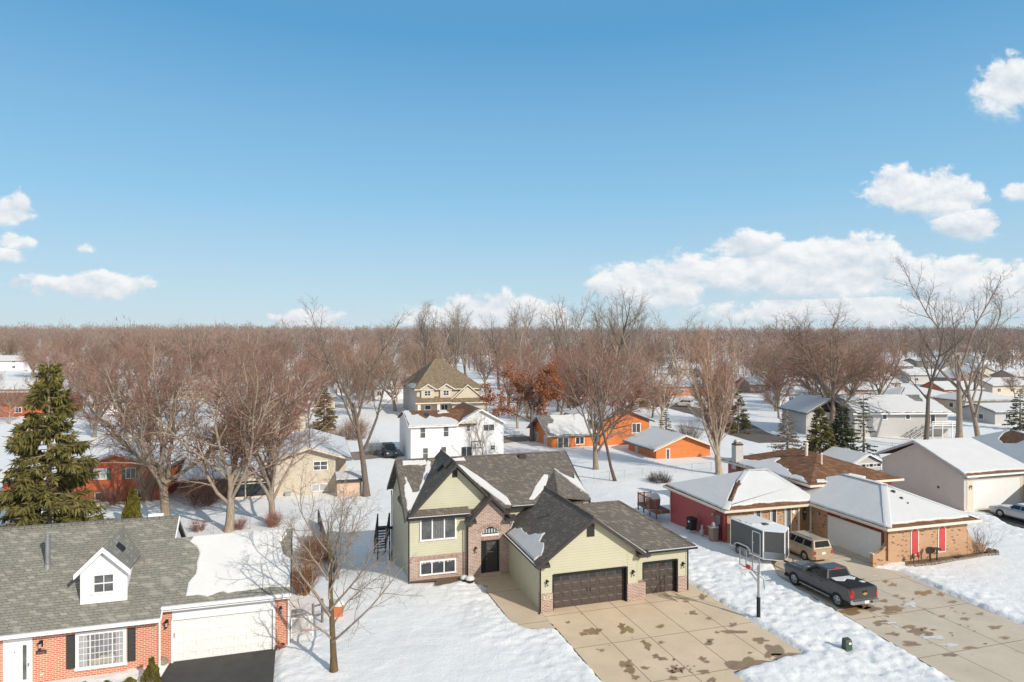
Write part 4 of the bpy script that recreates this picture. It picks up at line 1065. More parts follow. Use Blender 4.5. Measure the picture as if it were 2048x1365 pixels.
def right_house():
    h = thing('low_brick_house', 'low red and orange-brick house with snowy hipped roofs and curved brick wing walls', 'house', (FR.o[0], FR.o[1], 0), FR.yaw)
    bo = M['brick_orange']; wp = M['white_paint']; rs = M['red_siding']
    b = MB()
    b.box(0, 7.44, 0, .3, -.3, 2.72); b.box(7.14, 7.44, .3, 12, -.3, 2.72); b.box(.0, .2, .3, .55, -.3, 2.72); b.box(0, .2, 5.62, 7.7, -.3, 2.72)
    b.box(-8.0, -.0, 7.55, 7.8, -.3, 2.66)
    # wing walls sweeping down in a curve
    left = [(0, -.3), (0, 1.72), (-.22, 1.42), (-.5, 1.12), (-.85, .95), (-1.3, .92), (-1.3, -.3)]
    right = [(7.44, -.3), (9.25, -.3), (9.25, .62), (8.9, .82), (8.4, .86), (8.0, 1.05), (7.7, 1.4), (7.44, 1.95)]
    b.extv(left, -.02, .24); b.extv(right, -.02, .24)
    b.build('brick_wall', bo, h)
    b = MB()
    b.box(.12, 7.2, .28, 12, -.3, 2.7); b.box(-8.1, .3, 7.7, 16.0, -.4, 2.66)
    b.box(.7, 9.4, 8.6, 20, -.3, 3.95)
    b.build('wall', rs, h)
    MB().box(-1.36, -1.24, -.06, .28, .92, 1.0).build('wall_cap_snow', M['roofsnow'], h)
    MB().box(-.06, .14, .45, 5.7, 2.22, 2.72).box(-.05, .16, .3, .58, 0, 2.3).build('header', M['maroon'], h)
    # garage door in the left facing wall
    b = MB().box(-.03, .06, .58, 5.58, .02, 2.2)
    for i in range(1, 4): b.box(-.045, -.03, .58, 5.58, .02 + i * .545 - .01, .02 + i * .545 + .01)
    gd = b.build('garage_door', M['white_door'], h)
    MB().box(-.07, -.02, 5.58, 5.66, 0, 2.24).box(-.07, -.02, .5, .58, 0, 2.24).build('door_trim', wp, gd)
    text_mesh('house_number', '2217', .28, M['white_paint'], h, (-.075, 4.05, 2.45), (rad(90), 0, rad(-90)))
    # arched red panels in the front wall
    for u0 in (2.15, 4.68):
        u1 = u0 + .58; n = 8
        def arch(e):
            r = .29 + e; c = u0 + .29
            return [(c - r, .6 - e), (c + r, .6 - e)] + [(c + r * math.cos(math.pi * i / n), 2.15 + r * math.sin(math.pi * i / n)) for i in range(n + 1)]
        fr = MB().extv(arch(.07), -.05, .01).build('arched_panel', wp, h)
        pb = MB().extv(arch(-.0), -.065, -.03); 
        pb.build('panel_board', M['red_paint'], fr)
    # tall entry door and strip windows
    b = MB().box(-1.32, -.10, 7.47, 7.56, .35, .47).box(-1.32, -1.2, 7.46, 7.56, .47, 2.66).box(-.2, -.06, 7.44, 7.56, .3, 2.66)
    d = b.build('front_door', wp, h)
    MB().box(-1.2, -.2, 7.50, 7.55, .47, 2.64).build('door_leaf', paint('ochre_door', (.26, .16, .06), .5, .15), d)
    b = MB(); b.extv([(-.72 + .2 * math.cos(2 * math.pi * i / 16), 1.85 + .55 * math.sin(2 * math.pi * i / 16)) for i in range(16)], 7.485, 7.51)
    b.build('oval_pane', M['glass'], d)
    MB().lathe([(.03, -.08), (.09, -.03), (.07, .05), (0, .08)], (-.72, 7.46, 2.05), 10).build('door_wreath', M['curtain'], d)
    for u in (-5.2, -3.7, -2.3): 
        w = MB().box(u - .36, u - .30, 7.47, 7.56, .4, 2.6).box(u + .24, u + .30, 7.47, 7.56, .4, 2.6).box(u - .3, u + .24, 7.48, 7.56, .4, .48).build('window', wp, h)
        MB().box(u - .3, u + .24, 7.51, 7.56, .48, 2.6).build('pane', M['glass_soft'], w)
        MB().box(u - .3, u - .1, 7.495, 7.51, .5, 2.58).build('curtain', M['curtain'], w)
    o = MB().lathe([(.05, -.04), (.16, -.03), (.16, .0), (.05, .0)], (0, 0, 0), 14).build('wall_medallion', wp, h); o.location = (-1.75, 7.5, 2.1); o.rotation_euler = (rad(90), 0, 0)
    wall_lantern(h, -.0, 7.0, 2.0) if False else None
    MB().lathe([(.03, -.12), (.08, -.08), (.08, .08), (.02, .14)], (-.1, 6.7, 2.05), 10).build('wall_lamp', M['galv'], h)
    # red side door and meter on the left wall
    sd = MB().box(-8.18, -8.08, 8.0, 8.9, .2, 2.3).build('side_door', M['maroon'], h); MB().box(-8.21, -8.17, 8.15, 8.75, .5, 2.1).build('pane', M['glass'], sd)
    MB().lathe([(.03, -.1), (.08, -.05), (.08, .08), (.02, .14)], (-8.25, 9.15, 1.95), 10).build('wall_lamp', M['lamp_glass'], h)
    # roofs
    rb = MB(); ru = M['shingle_rust']
    FA = hip(rb, -.62, 8.0, -.6, 12.6, 2.86, [(3.7, 3.9, 4.72), (3.7, 8.0, 4.72)])
    FB = hip(rb, -8.55, .6, 7.0, 16.5, 2.82, [(-3.5, 11.2, 4.85), (-1.6, 11.2, 4.85)])
    FC = hip(rb, .3, 10.0, 8.0, 20.6, 4.05, [(5.15, 12.7, 5.72), (5.15, 15.6, 5.72)])
    roof = rb.build('roof', ru, h)
    # snow blankets
    a, r_, bk, l = [plane(f) for f in FA]
    snow_patch(roof, a, [(-.1, -.25), (3.7, -.28), (7.45, -.25), (7.6, -.2), (3.72, 3.86), (3.66, 3.86)], .1, .05, 1)
    snow_patch(roof, l, [(-.58, -.5), (3.62, 3.9), (3.62, 8.0), (.6, 11.4), (.3, 9.2), (-.58, 7.0)], .1, .03, 2)
    snow_patch(roof, r_, [(7.95, -.45), (7.95, 12.4), (3.75, 8.0), (3.75, 3.95)], .1, .03, 3)
    f2, r2, b2, l2 = [plane(f) for f in FB]
    snow_patch(roof, f2, [(-8.0, 7.3), (-5.5, 7.45), (-3.2, 7.4), (-1.0, 7.3), (.3, 7.15), (.05, 8.1), (-1.6, 11.1), (-3.4, 11.1), (-6.3, 8.9)], .1, .06, 4)
    snow_patch(roof, l2, [(-8.5, 7.2), (-6.9, 8.75), (-6.5, 9.1), (-5.2, 10.4), (-3.6, 11.25), (-8.4, 16.3)], .1, .03, 5)
    snow_patch(roof, r2, [(.4, 7.4), (.5, 8.8), (-1.5, 11.0)], .1, .03, 6)
    f3, r3, b3, l3 = [plane(f) for f in FC]
    snow_patch(roof, l3, [(.4, 8.5), (1.0, 9.6), (.9, 11), (1.6, 12.2), (2.0, 14.6), (2.9, 14.9), (2.6, 15.6), (1.6, 16.4), (1.2, 18.4), (1.0, 19.7), (.35, 20.2)], .1, .1, 7)
    snow_patch(roof, f3, [(1.2, 8.25), (2.2, 8.2), (2.2, 8.6), (1.4, 8.65)], .08, .05, 8)
    snow_patch(roof, f3, [(4.5, 8.1), (5.6, 8.1), (6.5, 8.5), (5.4, 9.1), (4.2, 8.8)], .12, .08, 9)
    for p0, p1 in (((-.5, -.5, 2.92), (3.7, 3.9, 4.78)), ((7.9, -.5, 2.92), (3.7, 3.9, 4.78)), ((3.7, 3.8, 4.78), (3.7, 8.1, 4.78)), ((.5, 7.1, 2.88), (-1.6, 11.2, 4.9)), ((-3.6, 11.2, 4.9), (-1.5, 11.2, 4.9)), ((-5.3, 9.85, 4.2), (-3.5, 11.2, 4.9)), ((-8.45, 7.1, 2.88), (-7.5, 7.95, 3.25))): snow_ridge(roof, p0, p1)
    # fascias and gutters
    b = MB()
    def eave(u0, u1, v0, v1, z):
        b.box(u0 - .08, u1 + .08, v0 - .08, v0 + .04, z - .2, z - .02); b.box(u0 - .08, u0 + .04, v0 + .04, v1, z - .2, z - .02); b.box(u1 - .04, u1 + .08, v0 + .04, v1, z - .2, z - .02); b.box(u0, u1, v1 - .05, v1 + .06, z - .2, z - .02)
    eave(-.62, 8.0, -.6, 12.6, 2.86); eave(-8.55, .4, 7.0, 16.5, 2.82); eave(.3, 10.0, 8.0, 20.6, 4.05)
    b.build('gutter', M['cream_paint'], h)
    MB().box(-.6, 7.9, -.5, .1, 2.66, 2.7).box(-.5, 0, 0, 7.5, 2.66, 2.7).box(-8.4, -.4, 7.1, 7.6, 2.62, 2.66).box(-8.45, -8.1, 7.6, 16.3, 2.62, 2.66).box(.4, .72, 8.1, 20.5, 3.86, 3.9).box(.7, 9.9, 8.1, 8.65, 3.86, 3.9).build('soffit', M['cream_paint'], h)
    downspout(h, [(-8.4, 15.9, 2.6), (-8.2, 15.9, 2.3), (-8.2, 15.9, .3), (-8.7, 15.6, .12)], M['cream_paint'])
    downspout(h, [(-.5, -.55, 2.65), (-.1, -.1, 2.35), (-.1, -.1, .4)], M['maroon'])
    downspout(h, [(-8.4, 7.3, 2.6), (-8.1, 7.45, 2.3), (-8.1, 7.45, .3)], M['maroon'])
    # flues
    z = r_(4.2, 3) if False else f3(3.0, 11)
    for (u, v, H_, rr) in ((4.35, 13.2, 1.0, .14), (3.9, 10.8, .6, .08)):
        zz = l3(u, v)
        MB().lathe([(rr * 1.3, -.2), (rr, .05), (rr, H_), (rr * 1.35, H_), (rr * 1.35, H_ + .12), (rr * .7, H_ + .2), (0, H_ + .22)], (u, v, zz), 10).build('flue', M['cream_paint'], roof)
    zz = a(3.6, 2.3); o = MB()
    for (u, v, r0) in ((3.55, 2.9, .16), (3.5, 2.1, .11), (3.48, 1.5, .05)):
        o.lathe([(r0, -.05), (r0 * 1.1, .16), (r0 * .6, .22)], (u, v, a(u, v)), 9)
    o.build('roof_vent', M['dark_trim'], roof)
    b = MB(); b.extu([(p[0], p[1]) for p in [(8.6, 3.10), (8.9, 3.20), (10.2, 4.15), (9.7, 3.95)]], -6.9, -6.7) if False else None
    p0, p1 = (-7.5, 8.1), (-5.2, 9.9)
    zz = lambda u, v: max(f2(u, v), l2(u, v)) if False else min(f2(u, v), l2(u, v))
    snow_patch(roof, lambda u, v: zz(u, v) + .07, [(-7.4, 7.95), (-7.1, 8.0), (-5.0, 10.0), (-5.1, 10.2), (-5.6, 9.9)], .06, .04, 15, name='bare_shingles', m=ru)
    # chimney at the back
    cx, cy = .8, 18.6
    ch = MB().box(cx - .42, cx + .42, cy - .35, cy + .35, 3.4, 5.75).build('chimney', M['grey_siding'], roof)
    MB().box(cx - .42, cx + .42, cy - .36, cy + .36, 5.75, 5.9).build('chimney_top', M['dark_trim'], roof)
    MB().box(cx - .3, cx + .3, cy - .24, cy + .24, 5.9, 6.1).build('chimney_pot', M['brick_brown'], roof)
    MB().box(cx - .25, cx + .3, cy - .2, cy + .2, 6.1, 6.28).build('chimney_snow', M['roofsnow'], roof)
    # back deck with railings
    b = MB(); b.box(-9.6, -8.1, 15.9, 19.6, .35, .6)
    dk = b.build('deck', paint('deck_boards', (.17, .08, .055), .8, .3), h)
    b = MB()
    for (u, v) in ((-9.55, 16.0), (-9.55, 17.2), (-9.55, 18.4), (-9.55, 19.5), (-8.9, 19.5), (-8.2, 19.5)): b.box(u - .05, u + .05, v - .05, v + .05, -.1, 1.6)
    b.box(-9.58, -9.5, 16, 19.5, 1.45, 1.53); b.box(-9.5, -8.2, 19.46, 19.54, 1.45, 1.53)
    for i in range(24): v = 16.1 + i * .142; b.box(-9.56, -9.53, v - .015, v + .015, .7, 1.46)
    for i in range(9): u = -9.4 + i * .14; b.box(u - .015, u + .015, 19.48, 19.52, .7, 1.46)
    b.build('railing', paint('deck_rail', (.24, .075, .05), .7, .3), dk)
    return h
right_house()

def on_right(u, v): return FR.w(u, v)
# covered grill on that deck
x, y = on_right(-9.0, 17.6)
t = thing('covered_grill', 'grill under a snowy grey cover on the red deck', 'grill', (x, y, .6), FR.yaw)
MB().rings([[(-.5, -.35, 0), (.5, -.35, 0), (.5, .35, 0), (-.5, .35, 0)], [(-.55, -.4, .8), (.55, -.4, .8), (.55, .4, .8), (-.55, .4, .8)], [(-.45, -.2, 1.15), (.45, -.2, 1.15), (.45, .25, 1.15), (-.45, .25, 1.15)]]).build('cover', M['grey_metal'], t)
MB().rings([[(-.56, -.41, .78), (.56, -.41, .78), (.56, .41, .78), (-.56, .41, .78)], [(-.46, -.2, 1.2), (.46, -.2, 1.2), (.46, .26, 1.2), (-.46, .26, 1.2)], [(-.3, -.1, 1.26), (.3, -.1, 1.26), (.3, .16, 1.26), (-.3, .16, 1.26)]]).build('snow_cap', M['roofsnow'], t)
# bins along the red side wall
x, y = on_right(-8.75, 11.4)
t = thing('wheeled_bin', 'black wheeled rubbish bin against the red side wall', 'bin', (x, y, .1), FR.yaw)
MB().rings([[(-.25, -.28, .05), (.25, -.28, .05), (.25, .28, .05), (-.25, .28, .05)], [(-.3, -.36, 1.0), (.3, -.36, 1.0), (.3, .36, 1.0), (-.3, .36, 1.0)]]).build('body', M['rubber'], t)
MB().rings([[(-.32, -.38, 1.0), (.32, -.38, 1.0), (.32, .38, 1.0), (-.32, .38, 1.0)], [(-.26, -.3, 1.1), (.26, -.3, 1.1), (.26, .3, 1.1), (-.26, .3, 1.1)]]).build('lid', M['rubber'], t)
for s_ in (-1, 1): MB().disc_y(0, .3, 0, .12, [(s_ * .26, .0), (s_ * .26, .12), (s_ * .32, .12), (s_ * .32, 0)], 12).build('wheel', M['rubber'], t)
MB().box(-.31, -.29, -.1, .1, .7, .82).build('sticker', M['white_paint'], t)
x, y = on_right(-8.65, 10.0)
o = MB().lathe([(.15, 0), (.2, .1), (.2, .4), (.1, .52), (.1, .8), (.02, .85)], (0, 0, 0), 12).build('gas_meter', M['galv']); o.location = (x, y, .08)
tag(o, 'small grey gas meter low on the red side wall', 'meter')
x, y = on_right(-8.7, 8.35)
t = thing('stone_column', 'brown stone gate pillar carrying a lantern by the trailer', 'pillar', (x, y, 0), FR.yaw)
MB().bbox(-.28, .28, -.28, .28, 0, 1.15, .03).build('pillar', M['brick_brown'], t)
MB().bbox(-.33, .33, -.33, .33, 1.15, 1.25, .02).lathe([(.1, 1.25), (.16, 1.32), (.14, 1.5), (.03, 1.6)], (0, 0, 0), 8).build('lantern', M['galv'], t)

# planting bed along the front wall
fb = [(1.5, -.05), (.9, -.75), (2.0, -.95), (3.5, -.9), (5.0, -.8), (6.8, -.75), (8.4, -.55), (9.7, -.6), (10.3, -.1), (10.0, .5), (9.2, .2), (7.5, -.06)]
b = MB().loft([(u, v, -.05) for u, v in fb], [(u, v, .17) for u, v in fb])
o = b.build('planting_bed', M['mulch']); o.location = (FR.o[0], FR.o[1], 0); o.rotation_euler = (0, 0, rad(FR.yaw)); o['kind'] = 'structure'
t = thing('stone_edging', 'low edging of stacked tan blocks round the bed before the brick wall', 'edging', (FR.o[0], FR.o[1], 0), FR.yaw)
b = MB(); rnd = random.Random(5)
for i in range(1, 9):
    a, c = fb[i], fb[i + 1]; L = math.hypot(c[0] - a[0], c[1] - a[1]); k = int(L / .27)
    for j in range(k):
        for r in range(2):
            q = (j + .5 * r) / k; x_, y_ = a[0] + (c[0] - a[0]) * q, a[1] + (c[1] - a[1]) * q
            ang = math.atan2(c[1] - a[1], c[0] - a[0]) + rnd.uniform(-.15, .15); hx, hy = .12 * math.cos(ang), .12 * math.sin(ang); wx, wy = -.08 * math.sin(ang), .08 * math.cos(ang)
            z0 = r * .13; e = rnd.uniform(0, .03)
            P = [(x_ - hx - wx, y_ - hy - wy), (x_ + hx - wx, y_ + hy - wy), (x_ + hx + wx, y_ + hy + wy), (x_ - hx + wx, y_ - hy + wy)]
            b.loft([(p[0], p[1], z0) for p in P], [(p[0], p[1], z0 + .125 - e) for p in P])
b.build('blocks', M['stone'], t)
# bird baths and ornaments in the bed
def birdbath(u, v, tilt, label):
    x, y = on_right(u, v); t = thing('bird_bath', label, 'bird bath', (x, y, .15), 0)
    MB().lathe([(.14, 0), (.06, .06), (.04, .4), (.06, .75), (.05, .78)], (0, 0, 0), 10).build('pedestal', M['dark_trim'], t)
    o = MB().lathe([(.04, 0), (.26, .05), (.31, .10), (.27, .09), (.0, .04)], (0, 0, 0), 16).build('bowl', M['dark_trim'], t); o.location = (0, 0, .74); o.rotation_euler = (rad(tilt), rad(-tilt), 0)
birdbath(3.35, -.5, 28, 'dark bird bath with a tilted bowl before the brick wall')
birdbath(4.05, -.42, 0, 'dark bird bath with a level bowl before the brick wall')
for (u, v, m_, lab, nm, cat) in ((1.75, -.55, M['mulch'], 'small brown seed-head ornament at the left of the planting bed', 'garden_ornament', 'ornament'), (2.35, -.42, M['red_paint'], 'small red garden globe on a stake under the left red panel', 'garden_globe', 'ornament')):
    x, y = on_right(u, v); t = thing(nm, lab, cat, (x, y, .15), 0)
    MB().tube((0, 0, 0), (0, 0, .35), .02, .02, 6).build('stake', M['dark_trim'], t)
    MB().lathe([(.02, .3), (.1, .42), (.12, .55), (.08, .68), (.01, .74)], (0, 0, 0), 12).build('ornament_head', m_, t)
rnd = random.Random(9)
for i, (u, v, s_) in enumerate(((5.9, -.45, .5), (6.3, -.4, .35), (9.0, -.2, .4))):
    x, y = on_right(u, v); b = MB()
    for k in range(26):
        a = rnd.uniform(0, 6.28); l = rnd.uniform(.5, 1.2) * s_; e = rnd.uniform(.1, 1.0)
        b.tube((0, 0, 0), (l * math.cos(a) * math.cos(e), l * math.sin(a) * math.cos(e), l * math.sin(e)), .018, .004, 4)
    o = b.build('dead_plant', M['bark_dark']); o.location = (x, y, .16)
    tag(o, ['sprawling dark dead plant in the middle of the planting bed', 'smaller dark dead plant right of the sprawling one in the bed', 'dark dead plant at the rounded right end of the bed'][i], 'plant')

# ------------------------------------------------------------------ tan house with the snow covered garage beyond
def tan_house():
    ox, oy = at(1929, 1021, .15)
    h = thing('tan_garage', 'tan sided building with a big snow covered roof and wide white garage door', 'garage', (ox, oy, .15), 16.5)
    b = MB()
    b.box(0, 8.2, 0, 9.4, -.5, 3.35); b.extu([(.02, 3.35), (9.38, 3.35), (5.2, 5.5)], .01, 7.2)
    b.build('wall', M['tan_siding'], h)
    MB().box(.0, 8.0, -.05, .02, 2.75, 2.92).box(.28, 1.0, -.04, .02, 0, 2.75).box(7.0, 7.25, -.05, .02, 0, 2.75).build('trim', M['cream_paint'], h)
    d = MB().box(1.02, 6.98, -.04, .0, .02, 2.72)
    for i in range(1, 4): d.box(1.02, 6.98, -.05, -.04, .02 + i * .68 - .01, .02 + i * .68 + .01)
    d.build('garage_door', M['white_door'], h)
    wall_lantern(h, .62, -.02, 2.15); wall_lantern(h, 7.75, 0, 2.3)
    b = MB(); zf = lambda u, v: 5.75 - .42 * abs(v - 5.2)
    b.slab([(-.35, -.5, zf(0, -.5)), (8.7, -.5, zf(0, -.5)), (7.3, 5.2, 5.75), (-.35, 5.2, 5.75)], .15); b.slab([(-.35, 5.2, 5.75), (7.3, 5.2, 5.75), (8.7, 9.9, zf(0, 9.9)), (-.35, 9.9, zf(0, 9.9))], .15)
    b.slab([(8.7, -.5, zf(0, -.5)), (8.7, 9.9, zf(0, 9.9)), (7.3, 5.2, 5.75)], .15)
    roof = b.build('roof', M['shingle_rust'], h)
    snow_patch(roof, zf, [(-.3, -.2), (4, -.12), (8.4, -.25), (7.25, 5.2), (1.2, 5.2), (-.3, 5.2)], .1, .04, 2, straight=(2, 3)); snow_patch(roof, zf, [(-.3, 5.25), (7.2, 5.25), (8.5, 9.6), (-.3, 9.6)], .1, .03, 3)
    MB().box(-.4, 8.75, -.62, -.48, zf(0, -.5) - .18, zf(0, -.5) - .02).build('gutter', M['white_paint'], h)
    MB().extu([(-.5, zf(0, -.5) - .2), (5.2, 5.55), (5.2, 5.76), (-.5, zf(0, -.5))], -.42, -.35).extu([(5.2, 5.55), (9.9, zf(0, 9.9) - .2), (9.9, zf(0, 9.9)), (5.2, 5.76)], -.42, -.35).build('fascia', M['galv'], h)
    downspout(h, [(1.0, -.55, 3.15), (-.2, -.1, 2.9), (-.12, -.08, 2.8), (-.12, -.08, .1)], M['white_paint']); downspout(h, [(-.2, 9.7, 3.5), (-.12, 9.2, 3.2), (-.12, 9.1, .1)], M['white_paint'])
    MB().box(-.05, .02, 2.6, 2.8, 1.5, 1.7).build('wall_vent', M['dark_trim'], h)
    # the house it belongs to, turned with the bend of the street
    f = Frame((51.5, 66.4), -15)
    h = thing('snow_roofed_house', 'tan house at the right edge under a broad white roof with one bare brown patch', 'house', (51.5, 66.4, 0), -15)
    MB().box(.6, 9.4, -8, 19.4, -.6, 2.7).build('wall', M['tan_siding'], h)
    b = MB(); F = hip(b, 0, 10, -8.6, 20, 2.85, [(5, -3.6, 5.25), (5, 15.2, 5.25)]); roof = b.build('roof', M['shingle_rust'], h)
    l = plane(F[3]); bk = plane(F[2]); r_ = plane(F[1])
    snow_patch(roof, l, [(.02, -8.4), (4.95, -3.6), (4.95, 9.5), (3.2, 9.2), (2.6, 11.0), (3.0, 13.2), (4.2, 15.0), (4.9, 15.1), (.05, 19.8)], .12, .06, 4, straight=(0, 7))
    snow_patch(roof, r_, [(9.95, -8.4), (9.95, 19.8), (5.05, 15.1), (5.05, -3.6)], .12, .04, 5); snow_patch(roof, bk, [(.1, 19.9), (5, 15.3), (9.9, 19.9)], .12, .03, 6)
    MB().box(-.08, .02, -8.6, 20, 2.62, 2.8).box(.0, 10, 20, 20.08, 2.62, 2.8).build('gutter', M['white_paint'], h)
    MB().box(1.2, 2.4, 13.0, 13.9, 3.0, 4.0).build('chimney', M['brick_red'], roof) if False else None
    side_window(h, 3, 4.4, 1.0, 2.2, .6)
    x, y = FR.w(27.2, 26.5)
tan_house()
x, y = at(1915, 897, 2.6)
# grey shed with a row of small windows
x, y = at(1714, 939, .2)
def grey_shed():
    ox, oy = at(1763, 956, 0)
    h = thing('garden_shed', 'small grey shed with white trim and a row of little windows under the gable', 'shed', (ox, oy, elev1(ox, oy)), 16.5)
    MB().box(-4.0, 0, 0, 5.2, -.5, 2.3).extv([(-4.0, 2.3), (0, 2.3), (-2.0, 3.2)], .01, 5.19).build('wall', M['grey_siding'], h)
    b = MB(); zf = lambda u, v: 3.38 - .46 * abs(u + 2)
    for s_ in (-1, 1): b.slab([(-2, -.25, 3.38), (-2 + s_ * 2.3, -.25, zf(-2 + 2.3, 0)), (-2 + s_ * 2.3, 5.5, zf(.3, 0)), (-2, 5.5, 3.38)], .1)
    r = b.build('roof', M['shingle_grey'], h)
    snow_patch(r, zf, [(-1.95, -.2), (.28, -.2), (.28, 5.4), (-1.95, 5.4)], .12, .03, 1); snow_patch(r, zf, [(-4.28, -.2), (-2.05, -.2), (-2.05, 5.4), (-4.28, 5.4)], .12, .03, 2)
    b = MB().box(-4.05, .05, -.05, .0, 1.75, 1.85).box(-4.05, .05, -.05, 0, 2.2, 2.3).box(-4.05, -3.9, -.05, .02, 0, 2.3).box(-.12, .05, -.05, .02, 0, 2.3)
    rake(b, -4.3, 2.33, -2, 3.4, -.32, -.24, .14); rake(b, -2, 3.4, .3, 2.33, -.32, -.24, .14); b.build('trim', M['white_paint'], h)
    b = MB(); 
    for i in range(7):
        u = -3.7 + i * .55; w = MB().box(u - .2, u + .2, -.04, .01, 1.86, 2.18).build('window', M['white_paint'] if i % 2 else M['dark_trim'], h)
        MB().box(u - .15, u + .15, -.05, .0, 1.9, 2.14).build('pane', M['glass'] if i % 2 == 0 else M['glass_soft'], w)
grey_shed()
# ------------------------------------------------------------------ houses across the back yards
def snow_on(roof, f, ze, inset=.12, t=.12, seed=0, amp=.05, cut=None):
    """blanket on a whole roof face"""
    z = plane(f); c = (sum(p[0] for p in f) / len(f), sum(p[1] for p in f) / len(f))
    P = [(p[0] + (c[0] - p[0]) * inset * .3, p[1] + (c[1] - p[1]) * inset * .3) for p in f]
    return snow_patch(roof, z, P, t, amp, seed)
def gable_faces(u0, u1, v0, v1, ze, zr, along='u'):
    if along == 'u':
        m = (v0 + v1) / 2
        return [[(u0, v0, ze), (u1, v0, ze), (u1, m, zr), (u0, m, zr)], [(u0, m, zr), (u1, m, zr), (u1, v1, ze), (u0, v1, ze)]]
    m = (u0 + u1) / 2
    return [[(u0, v0, ze), (m, v0, zr), (m, v1, zr), (u0, v1, ze)], [(m, v0, zr), (u1, v0, ze), (u1, v1, ze), (m, v1, zr)]]

# white two storey house
def white_house():
    ox, oy = -14.56, 94.6; z0 = -1.2
    h = thing('white_house', 'white sided two-storey house with snow and a strip of bare orange shingles', 'house', (ox, oy, z0), 17)
    w = M['white_siding']; q = 1.2
    b = MB(); b.box(0, 7.2, 0, 12, -.8, 5.0); b.box(7.18, 13.9, 0, 12.2, -.8, 5.0)
    b.extv([(6.9, 5.0), (13.9, 5.0), (10.3, 6.95)], .01, 11); b.extu([(.0, 5.0), (12, 5.0), (6, 6.35)], .02, 7)
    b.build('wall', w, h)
    rb = MB()
    F = gable_faces(-.3, 9.6, -.4, 12.4, 4.95, 6.6)
    for f in F: rb.slab(f, .14)
    G = gable_faces(6.55, 14.2, -.45, 12, 4.95, 7.12, 'v')
    for f in G: rb.slab(f, .14)
    roof = rb.build('roof', M['shingle_rust'], h)
    z = plane(F[0])
    snow_patch(roof, z, [(-.2, -.3), (6.5, -.3), (7.3, .6), (6.4, 2.4), (5.2, 2.9), (4.3, 2.5), (3.4, 3.6), (2.6, 2.3), (1.7, 4.2), (.9, 3.9), (.6, 5.8), (-.25, 5.8)], .12, .1, 2)
    snow_patch(roof, z, [(4.8, 4.4), (6.6, 4.6), (6.3, 5.6), (5.0, 5.8)], .1, .1, 5)
    zl = plane(G[0]); zr = plane(G[1])
    snow_patch(roof, zl, [(7.0, -.4), (10.2, -.4), (10.25, .6), (7.9, .9)], .1, .05, 3); snow_patch(roof, zr, [(10.5, -.4), (14.1, -.4), (14.1, 11.8), (10.5, 11.8)], .12, .05, 4)
    sk = MB().slab([(2.75, 3.3, z(2.75, 3.3) + .1), (3.35, 3.3, z(3.3, 3.3) + .1), (3.35, 4.6, z(3.3, 4.6) + .1), (2.75, 4.6, z(2.7, 4.6) + .1)], .2).build('skylight', M['glass'], roof)
    MB().lathe([(.08, -.2), (.08, .35), (.0, .36)], (5.0, 4.8, z(5, 4.8)), 8).build('vent_pipe', M['dark_trim'], roof)
    b = MB(); rake(b, 6.5, 4.98, 10.37, 7.16, -.5, -.44, .2); rake(b, 10.37, 7.16, 14.25, 4.98, -.5, -.44, .2); b.box(-.35, 6.9, -.5, -.38, 4.8, 4.96); b.extu([(-.4, 4.75), (6, 6.4), (6, 6.62), (-.4, 4.97)], -.36, -.3)
    b.build('fascia', M['white_paint'], h)
    downspout(h, [(.12, -.4, 4.8), (.1, -.06, 4.5), (.1, -.06, .1)], M['white_paint'])
    for (a, c, d, e) in ((1.37, 2.19, 3.2, 4.78), (4.78, 5.6, 3.25, 4.85), (1.75, 2.58, .2, 1.8), (4.4, 5.25, .25, 1.85), (8.24, 8.78, 3.95, 4.8), (11.85, 12.6, 1.0, 1.72)): framed_window(h, a, c, d, e, 0, nv=1, nh=1, fw=.06, pm=M['glass_soft'])
    framed_window(h, 10.7, 12.5, 3.85, 4.85, 0, nv=2, fw=.07, pm=M['glass_soft'])
    framed_window(h, 7.38, 9.1, .0, 1.7, 0, nv=2, fw=.07)
white_house()
x, y = FM.w(0, 0)
wx, wy = -14.56, 94.6; c_, s_ = math.cos(rad(17)), math.sin(rad(17))
def on_white(u, v): return (wx + u * c_ - v * s_, wy + u * s_ + v * c_)
def hoop(label, x, y, z, rz, dark=True, small=False):
    t = thing('basketball_hoop', label, 'basketball hoop', (x, y, z), rz)
    return t
x, y = on_white(9.3, -1.6)
t = hoop('distant basketball hoop with black framed board before the white house', x, y, elev1(x, y), 17)
MB().box(-.05, .05, .4, .5, 0, 2.6).box(-.04, .04, .0, .45, 2.3, 2.4).build('pole', M['galv'], t)
b = MB()
for (a, c, d, e) in ((-.75, .75, 2.95, 3.05), (-.75, .75, 2.0, 2.1), (-.75, -.65, 2.1, 2.95), (.65, .75, 2.1, 2.95), (-.25, -.2, 2.2, 2.6), (.2, .25, 2.2, 2.6), (-.25, .25, 2.55, 2.6)): b.box(a, c, -.04, .02, d, e)
b.build('backboard', M['black'], t)

